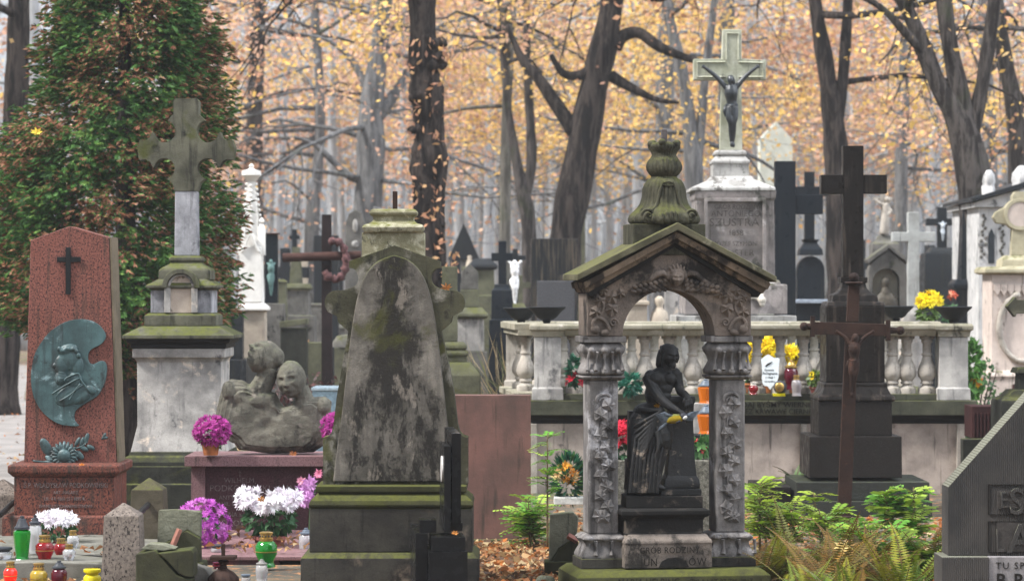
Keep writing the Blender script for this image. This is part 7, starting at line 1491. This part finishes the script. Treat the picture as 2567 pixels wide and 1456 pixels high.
def pinnate(px, Y, h, nl, label, pal, seed, spread=.25, leafl=.022, name='seedling_tree', group=None, stems=1):
    """young tree or weed with compound leaves"""
    fr = Fr(px, None, Y); t = thing(name, label, 'plant', fr, group); rs = np.random.RandomState(seed); out = ([], [], [], []); m = MB(fr)
    for sidx in range(stems):
        bx = rs.normal(0, .05 * (stems > 1)); by = rs.normal(0, .04); tx = bx + rs.normal(0, .05) + .04 * (stems > 1) * sidx * (-1) ** sidx; hh = h * (1 if sidx == 0 else rs.uniform(.55, .95))
        P = [Vector((bx + (tx - bx) * k / 6, by, hh * k / 6)) for k in range(7)]; m.mtube(P, [.008 * (1 - k / 9) for k in range(7)], 6)
        for k in range(nl):
            z = rs.uniform(.25, 1.0); b = P[0].lerp(P[-1], z); a = rs.uniform(0, 6.283); e = rs.uniform(-.1, .7); d = Vector((math.cos(a) * math.cos(e), math.sin(a) * math.cos(e), math.sin(e))); L = spread * rs.uniform(.6, 1.1); c0 = np.array(pal[rs.randint(0, len(pal))]) * rs.uniform(.85, 1.2)
            npair = 7
            for q in range(npair):
                u = (q + 1) / npair; p = b + d * L * u + Vector((0, 0, -.25 * L * u * u)); sd = d.cross(Vector((0, 0, 1))).normalized()
                for s in (-1, 1):
                    dd = (sd * s + d * .25 + Vector((0, 0, rs.uniform(-.35, 0)))).normalized(); out[0].append(p + dd * leafl); out[1].append(dd * leafl); out[2].append(d * leafl * .42); out[3].append(np.clip(c0 * rs.uniform(.85, 1.15), 0, 1))
            m.mtube([b, b + d * L * .5 + Vector((0, 0, -.06 * L)), b + d * L + Vector((0, 0, -.25 * L))], [.003, .002, .001], 4)
    m.build('stem', simple('thin_stem', (.10, .07, .03), .8), t, fix=False, smooth=180); emit('leaves', out, t)
LIMEG = [(0.20, 0.30, 0.025), (0.28, 0.37, 0.04), (0.14, 0.24, 0.025)]; FRESH = [(0.10, 0.26, 0.03), (0.16, 0.34, 0.05), (0.30, 0.42, 0.06)]
pinnate(1372, 17.0, .72, 34, 'slim ash seedling with feathery green leaves before the terrace wall', FRESH, 61, .13, .017)
pinnate(1330, 17.2, .32, 44, 'low green weeds at the foot of the pink-brown slab', FRESH, 62, .16, .02, name='weed', stems=3)
pinnate(1950, 16.8, .44, 44, 'lime green locust seedling right of the shrine', LIMEG, 63, .17, .022, stems=3)
pinnate(2036, 17.0, .38, 30, 'lime green locust seedling before the dark steps', LIMEG, 64, .16, .022, stems=2)
pinnate(2090, 15.6, .38, 28, 'bright green seedling beside the iron crucifix base', LIMEG + FRESH[1:2], 65, .15, .02, stems=2)
pinnate(2270, 17.4, .38, 30, 'fresh green celandine clump at the right end of the dark steps', FRESH, 66, .16, .03, name='weed', stems=4)
pinnate(1900, 17.2, .34, 28, 'pale green seedling touching the right shrine column', LIMEG, 67, .15, .02, stems=2)
pinnate(2200, 15.8, .28, 30, 'yellowing green weeds among the ferns', FRESH + LIMEG, 68, .15, .024, name='weed', stems=4)
pinnate(2300, 15.4, .24, 26, 'low green weeds before the combed headstone', FRESH, 69, .15, .026, name='weed', stems=4)
def yew_sprig():
    fr = Fr(1995, 1208, 20.6); t = thing('fir_sprig', 'green fir sprig laid on the dark step beside the terrace wall', 'plant', fr); rs = np.random.RandomState(70); out = ([], [], [], [])
    for k in range(9): frond(rs, fr, (0, 0, 0), (rs.uniform(-1, .5), rs.uniform(-.3, .3), rs.uniform(.3, 1)), .20 * rs.uniform(.7, 1.2), .8, 22, .05, [(.05, .15, .04), (.10, .22, .05)], out)
    emit('twigs', out, t)
yew_sprig()
def dead_grass():
    fr = Fr(1245, None, 24.5); t = thing('grass_tuft', 'tall dry straw-coloured grass tuft left of the balustrade', 'grass', fr); rs = np.random.RandomState(71); out = ([], [], [], [])
    for k in range(420):
        a = rs.uniform(0, 6.283); e = rs.uniform(.75, 1.45); L = rs.uniform(.6, 1.35); p = Vector((rs.normal(.1, .16), rs.normal(0, .1), 0)); d = Vector((math.cos(a) * math.cos(e), math.sin(a) * math.cos(e), math.sin(e))); c0 = np.array([(.30, .22, .10), (.22, .18, .07), (.40, .30, .17), (.12, .14, .04)][rs.randint(0, 4)])
        for q in range(3): out[0].append(p + d * L / 6); out[1].append(d * L / 5.6); out[2].append(d.orthogonal().normalized() * .004); out[3].append(c0); p = p + d * L / 3; d = (d + Vector((d.x * .25, d.y * .25, -.22))).normalized()
    emit('blades', out, t)
dead_grass()
def bush(px, Y, rx, h, label, pal, seed, n=900, ls=.03):
    fr = Fr(px, None, Y); t = thing('shrub', label, 'shrub', fr); rs = np.random.RandomState(seed); v = rnd_dirs(rs, n) * rs.uniform(.55, 1.05, (n, 1)); cen = v * np.array([rx, rx * .8, h * .5]) + np.array([0, 0, h * .5]); A = rnd_dirs(rs, n); B = np.cross(A, rnd_dirs(rs, n))
    quads('foliage', cen, A * ls, B * ls * .6, cols(rs, n, pal, .35), GREEN, t); m = MB(fr)
    for k in range(7): a = k * .9; m.mtube([Vector((0, 0, 0)), Vector((rx * .5 * math.cos(a), rx * .5 * math.sin(a), h * .5)), Vector((rx * .8 * math.cos(a), rx * .8 * math.sin(a), h * .8))], [.015, .01, .004], 5)
    m.build('branches', BARK_DARK, t, fix=False)
bush(745, 26.5, .62, .85, 'dark reddish bush around the foot of the wooden cross', [(.075, .03, .03), (.05, .025, .025), (.10, .045, .04)], 81)
bush(868, 27, .30, .62, 'dark green shrub right of the wooden cross', [(.03, .06, .02), (.05, .08, .03)], 82, 500)
bush(2440, 27.5, .28, 1.0, 'green shrub between the balustrade and the cream monument', [(.03, .09, .03), (.06, .14, .04)], 83, 600)

# fallen leaves: nobody could count them
def fallen():
    rs = np.random.RandomState(90); cen = []
    def patch(x0, x1, Y0, Y1, z, n):
        for k in range(n):
            Y = rs.uniform(Y0, Y1); cen.append((gx(rs.uniform(x0, x1), Y), Y, z + rs.uniform(.004, .03)))
    patch(1180, 1450, 14.8, 17.6, 0, 1500); patch(1380, 2000, 15.5, 20, 0, 900); patch(1880, 2500, 14.3, 19.5, 0, 1100); patch(-100, 460, 14.2, 15.3, 0, 260); patch(900, 1320, 19, 32, 0, 2500); patch(480, 800, 16.4, 17.8, .065, 60); patch(-100, 340, 15.5, 17.0, .115, 28); patch(-300, 360, 24, 60, .005, 900); patch(300, 2600, 24, 60, 0, 6000); patch(520, 790, 16.45, 17.2, .065, 45)
    cen = np.array(cen); n = len(cen); A = rnd_dirs(rs, n); A[:, 2] *= .35; A /= np.linalg.norm(A, axis=1, keepdims=True); B = np.cross(A, np.array([0, 0, 1.0]) + rs.normal(0, .45, (n, 3))); B /= np.linalg.norm(B, axis=1, keepdims=True); sz = rs.uniform(.016, .038, (n, 1))
    o = quads('fallen_leaves', cen, A * sz, B * sz * .62, cols(rs, n, ((.26, .11, .045), (.33, .16, .065), (.16, .075, .035), (.42, .27, .13), (.36, .12, .03), (.48, .36, .2), (.12, .07, .04)), .25), LEAF, fold=np.array([0, 0, .012])); tag(o, 'scattered brown and orange fallen leaves', 'leaves', kind='stuff')
fallen()
def lone_leaf(px, py, Y, r, label, col, seed):
    fr = Fr(px, py, Y); rs = np.random.RandomState(seed); n = 7; A = []; B = []; c = []
    for k in range(n): a = k * 6.283 / n + rs.uniform(-.2, .2); d = Vector((math.cos(a), -.3 + rs.uniform(-.3, .3), math.sin(a) * .7 + .25)); A.append(d * r * .5); B.append(d.orthogonal().normalized() * r * .26); c.append(d * r * .5)
    o = quads('fallen_leaf', np.array(c), np.array(A), np.array(B), cols(rs, n, (col,), .2), LEAF, loc=fr.loc); tag(o, label, 'leaf')
lone_leaf(1118, 722, 15.25, .035, 'curled orange leaf resting on the headstone shoulder', (.5, .2, .06), 1); lone_leaf(2110, 1372, 14.6, .05, 'pale yellow maple leaf lying on the ferns', (.72, .55, .22), 2); lone_leaf(735, 1138, 18.2, .03, 'crumpled orange leaf under the bust', (.4, .15, .05), 3)
lone_leaf(1646, 1018, 14.93, .02, 'yellow-orange leaf caught at the waist of the statue', (.38, .19, .012), 4); lone_leaf(92, 333, 22.6, .05, 'bright yellow leaf caught in the conifer', (.85, .62, .08), 5); lone_leaf(655, 1252, 16.75, .03, 'brown leaf lying on the white chrysanthemums', (.40, .17, .03), 6); lone_leaf(1140, 1336, 14.2, .02, 'small orange leaf on the black granite step', (.6, .25, .06), 7); lone_leaf(205, 1166, 17.1, .02, 'tiny orange leaf on the red stele ledge', (.7, .25, .05), 8)
# ------------------------------------------------------------------ grave candles and lanterns
def glass(name, col, rough=.08, trans=.75, emit=0.0):
    m, nt, b = newmat(name); n = NT(nt)
    b.inputs['Base Color'].default_value = (*col, 1); b.inputs['Roughness'].default_value = rough; b.inputs['Transmission Weight'].default_value = trans; b.inputs['IOR'].default_value = 1.45; b.inputs['Specular IOR Level'].default_value = .6
    if emit: b.inputs['Emission Color'].default_value = (*col, 1); b.inputs['Emission Strength'].default_value = emit
    n.bump(n.noise(90, 3), .25, .003, b); return m
GG = glass('green_glass', (0.012, 0.34, 0.03), trans=.6); GR = glass('red_glass', (0.36, 0.006, 0.012), trans=.6); GD = glass('dark_red_glass', (0.14, 0.005, 0.02), trans=.55); GC = glass('clear_glass', (0.80, 0.80, 0.82), trans=.7); GA = glass('amber_glass', (0.55, 0.38, 0.04), trans=.45); GY = glass('yellow_glass', (0.85, 0.72, 0.01), trans=.35); GO = glass('orange_glass', (0.70, 0.17, 0.008), trans=.55, emit=.03); GL = glass('lit_red_glass', (.75, .02, .01), trans=.3, emit=.25)
GOLD = simple('gold_cap', (0.42, 0.27, 0.08), .35, metal=.8); BLKCAP = simple('black_plastic_cap', (0.03, 0.033, 0.04), .5); GREYCAP = simple('blue_grey_cap', (.09, .11, .14), .5); WHCAP = simple('white_cap', (.6, .56, .5), .5)
def candle(px, yb, Y, h, w, mat, cap, style, label, capmat=None):
    fr = Fr(px, yb, Y); t = thing('grave_candle', label, 'grave candle', fr, 'grave candles'); r = w / 2; y = lambda u: yb - h * u
    cm = capmat or (GOLD if cap == 'gold' else BLKCAP)
    m = MB(fr)
    if style == 'round': m.lathe(px, 0, [(y(.74), r * .62), (y(.70), r * .80), (y(.60), r * 1.0), (y(.48), r * .98), (y(.44), r * 1.0), (y(.36), r * .96), (y(.20), r * .72), (y(.12), r * .66), (y(.06), r * .82), (y(0), r * .85)], 40, 14, .02)
    elif style == 'hex': m.lathe(px, 0, [(y(.70), r * .55), (y(.66), r * .95), (y(.60), r * 1.0), (y(.10), r * .72), (y(.04), r * .80), (y(0), r * .95)], 8)
    elif style == 'tall': m.lathe(px, 0, [(y(.78), r * .6), (y(.72), r * .9), (y(.5), r), (y(.2), r * .85), (y(.1), r * .8), (y(.04), r), (y(0), r)], 24)
    elif style == 'square': m.stack(px, 0, [(y(.70), r * .7, r * .7), (y(.66), r, r), (y(.05), r * .95, r * .95), (y(0), r, r)])
    m.build('glass_body', mat, t, smooth=50 if style != 'hex' else 15, bevel=.002 if style == 'square' else 0)
    m = MB(fr); c0 = {'round': .745, 'hex': .705, 'tall': .785, 'square': .705}[style]
    if cap == 'gold': m.lathe(px, 0, [(y(1.0), r * .55), (y(.985), r * .64), (y(.95), r * .64), (y(.94), r * .58), (y(.83), r * .58), (y(.82), r * .64), (y(c0), r * .64)], 28); 
    elif cap == 'bell': m.lathe(px, 0, [(y(1.0), r * .22), (y(.97), r * .26), (y(.95), r * .2), (y(.93), r * .42), (y(.86), r * .52), (y(c0 + .06), r * .72), (y(c0 + .05), r * .86), (y(c0), r * .86)], 28, 10, .03)
    else: m.lathe(px, 0, [(y(1.0), r * .9), (y(.97), r), (y(.86), r), (y(c0), r * .7)], 28)
    cp = m.build('cap', cm, t, smooth=40)
    if cap == 'gold':
        m = MB(fr)
        for k in range(12):
            a = k * 6.283 / 12; m.ell(px + r * .585 * math.cos(a), y(.885), r * .585 * math.sin(a), r * .07, h * .03, r * .07, 0, 6, 5)
        m.build('cap_holes', BLKCAP, cp)
    if style == 'round' and cap == 'gold' and h > 60:
        m = MB(fr); m.lathe(px, 0, [(y(.455), r * 1.01), (y(.45), r * 1.03), (y(.43), r * 1.03), (y(.425), r * 1.0)], 28); m.build('gilt_band', GOLD, t)
    return t
K = 15.55
candle(55, 1404, K, 112, 44, GG, 'bell', 'hex', 'green hexagonal glass candle with a black domed cap')
candle(88, 1398, 15.9, 108, 34, GC, 'bell', 'tall', 'tall clear lantern with a cream tip behind the green candle')
candle(112, 1408, K, 68, 46, GR, 'gold', 'round', 'large red swirled glass candle with a gold cap')
candle(153, 1398, 15.8, 50, 36, GR, 'gold', 'round', 'smaller red glass candle right of the large red one')
candle(173, 1409, 15.5, 46, 32, GC, 'gold', 'round', 'clear ribbed candle with a gold cap before the small red one')
candle(183, 1378, 16.2, 50, 30, GC, 'gold', 'round', 'clear candle beside the low white chrysanthemums')
candle(8, 1408, K, 38, 46, GC, 'flat', 'round', 'clear candle jar with a dark lid at the left edge', BLKCAP)
candle(26, 1470, 14.9, 64, 34, GL, 'gold', 'round', 'burning red candle in the front row')
candle(97, 1478, 14.9, 68, 44, GA, 'gold', 'round', 'amber swirled candle in the front row')
candle(148, 1480, 14.9, 76, 40, GD, 'bell', 'round', 'dark red candle with a black domed cap in the front row')
candle(231, 1478, 14.9, 54, 44, GY, 'flat', 'round', 'bright yellow open glass candle in the front row', GY)
candle(667, 1420, 16.0, 88, 54, GG, 'gold', 'round', 'green round glass candle before the white chrysanthemums')
candle(767, 1394, 16.8, 72, 38, GC, 'bell', 'tall', 'clear glass lantern with a blue-grey bell cap by the headstone base', GREYCAP)
candle(545, 1392, 16.6, 28, 34, GC, 'flat', 'round', 'low glass jar with a dark lid near the violet flowers', BLKCAP)
candle(656, 1460, 15.0, 60, 32, GC, 'bell', 'tall', 'small clear lantern with a grey dome at the bottom edge', simple('grey_dome', (.2, .19, .18), .5))
candle(616, 1468, 15.0, 30, 24, GC, 'flat', 'tall', 'tiny glass candle at the bottom edge left of the grey-domed lantern', GREYCAP)
candle(548, 1424, 15.9, 16, 32, GD, 'flat', 'round', 'small dark red candle among leaves behind the iron finial', GD)
Z = TY - .14
candle(1888, 988, Z, 30, 24, GR, 'gold', 'round', 'small red candle on the inscribed ledge', WHCAP)
candle(1982, 976, Z + .1, 74, 36, GD, 'bell', 'round', 'tall dark red lantern with a gold top on the terrace ledge', GOLD)
candle(1996, 992, Z - .02, 52, 26, glass('smoky_glass', (.4, .36, .36), trans=.5), 'gold', 'tall', 'smoky glass candle on a white foot on the terrace ledge')
def tipped():
    fr = Fr(1952, 992, Z); t = thing('grave_candle', 'tipped-over candle showing its gold cap on the terrace ledge', 'grave candle', fr, 'grave candles')
    m = MB(fr); m.ell(1955, 970, 0, 17, 17, 24); m.build('glass_body', BLKCAP, t, smooth=180); m = MB(fr); m.ell(1951, 969, -23, 12, 12, 4); m.build('cap', GOLD, t, smooth=180); m = MB(fr); m.box(1936, 1966, 985, 992, -20, 10); m.build('base', GY, t, bevel=.002)
tipped()
candle(1768, 1010, 19.0, 60, 40, GO, 'bell', 'hex', 'upper orange glass lantern behind the statue', GREYCAP)
candle(1770, 1086, 18.7, 72, 46, GO, 'bell', 'hex', 'lower orange glass lantern behind the statue', GREYCAP)
def shelf():
    fr = Fr(1765, None, 18.95); t = thing('lantern_stand', 'dark stepped stone stand carrying the orange lanterns', 'stand', fr)
    m = MB(fr); m.box(1738, 1800, 1086.5, 1150, -60, 20); m.build('lower_step', DGREY, t, bevel=.003); m = MB(fr); m.box(1738, 1800, 1010.5, 1086, -10, 60); m.build('upper_step', MARBLE, t, bevel=.003)
    m = MB(fr); m.box(1738, 1800, 1150.4, g(18.95), -60, 60); m.build('base', DGREY, t)
shelf()
def shield():
    fr = Fr(1930, 990, TY - .1); t = thing('memorial_plaque', 'white shield-shaped memorial plaque leaning on the balusters', 'plaque', fr)
    P = smooth_path([(1908, 900), (1914, 895), (1926, 888), (1940, 896), (1954, 898), (1952, 920), (1951, 945), (1944, 962), (1936, 968), (1930, 976), (1924, 968), (1914, 965), (1910, 950), (1911, 925), (1908, 900)], 3)[:-1]
    m = MB(fr); m.prism(P, 0, 5); s = m.build('shield', simple('white_enamel_plate', (.62, .66, .67), .35, var=.06), t)
    text('Ostatnie', 1928, 929, 5, -.4, fr, LETTER_DARK, s, ext=.0006); text('Pożegnanie', 1930, 938, 6.5, -.4, fr, LETTER_DARK, s, ext=.0006, sx=.9); text('† 1968 *', 1930, 948, 5, -.4, fr, LETTER_DARK, s, ext=.0006); text('od rodziny', 1929, 957, 4.5, -.4, fr, LETTER_DARK, s, ext=.0006)
    m = MB(fr); m.tube([(1918, 918, -1), (1926, 912, -1), (1936, 907, -1)], [1, 2.4, .8], 6, .4); m.build('bird_emblem', LETTER_DARK, s)
    t.rotation_euler = (math.radians(-6), 0, 0)
shield()
# a dark pipe end lying on the candle slab
def pipe(): 
    fr = Fr(345, 1385, 15.9); m = MB(fr); m.tube([(330, 1382, 0), (350, 1386, 0), (372, 1392, 0)], [9, 8, 6], 12); o = m.build('rail_end', IRON, None, smooth=50, loc=fr.loc); tag(o, 'dark iron rail end beside the front granite post', 'rail')
pipe()
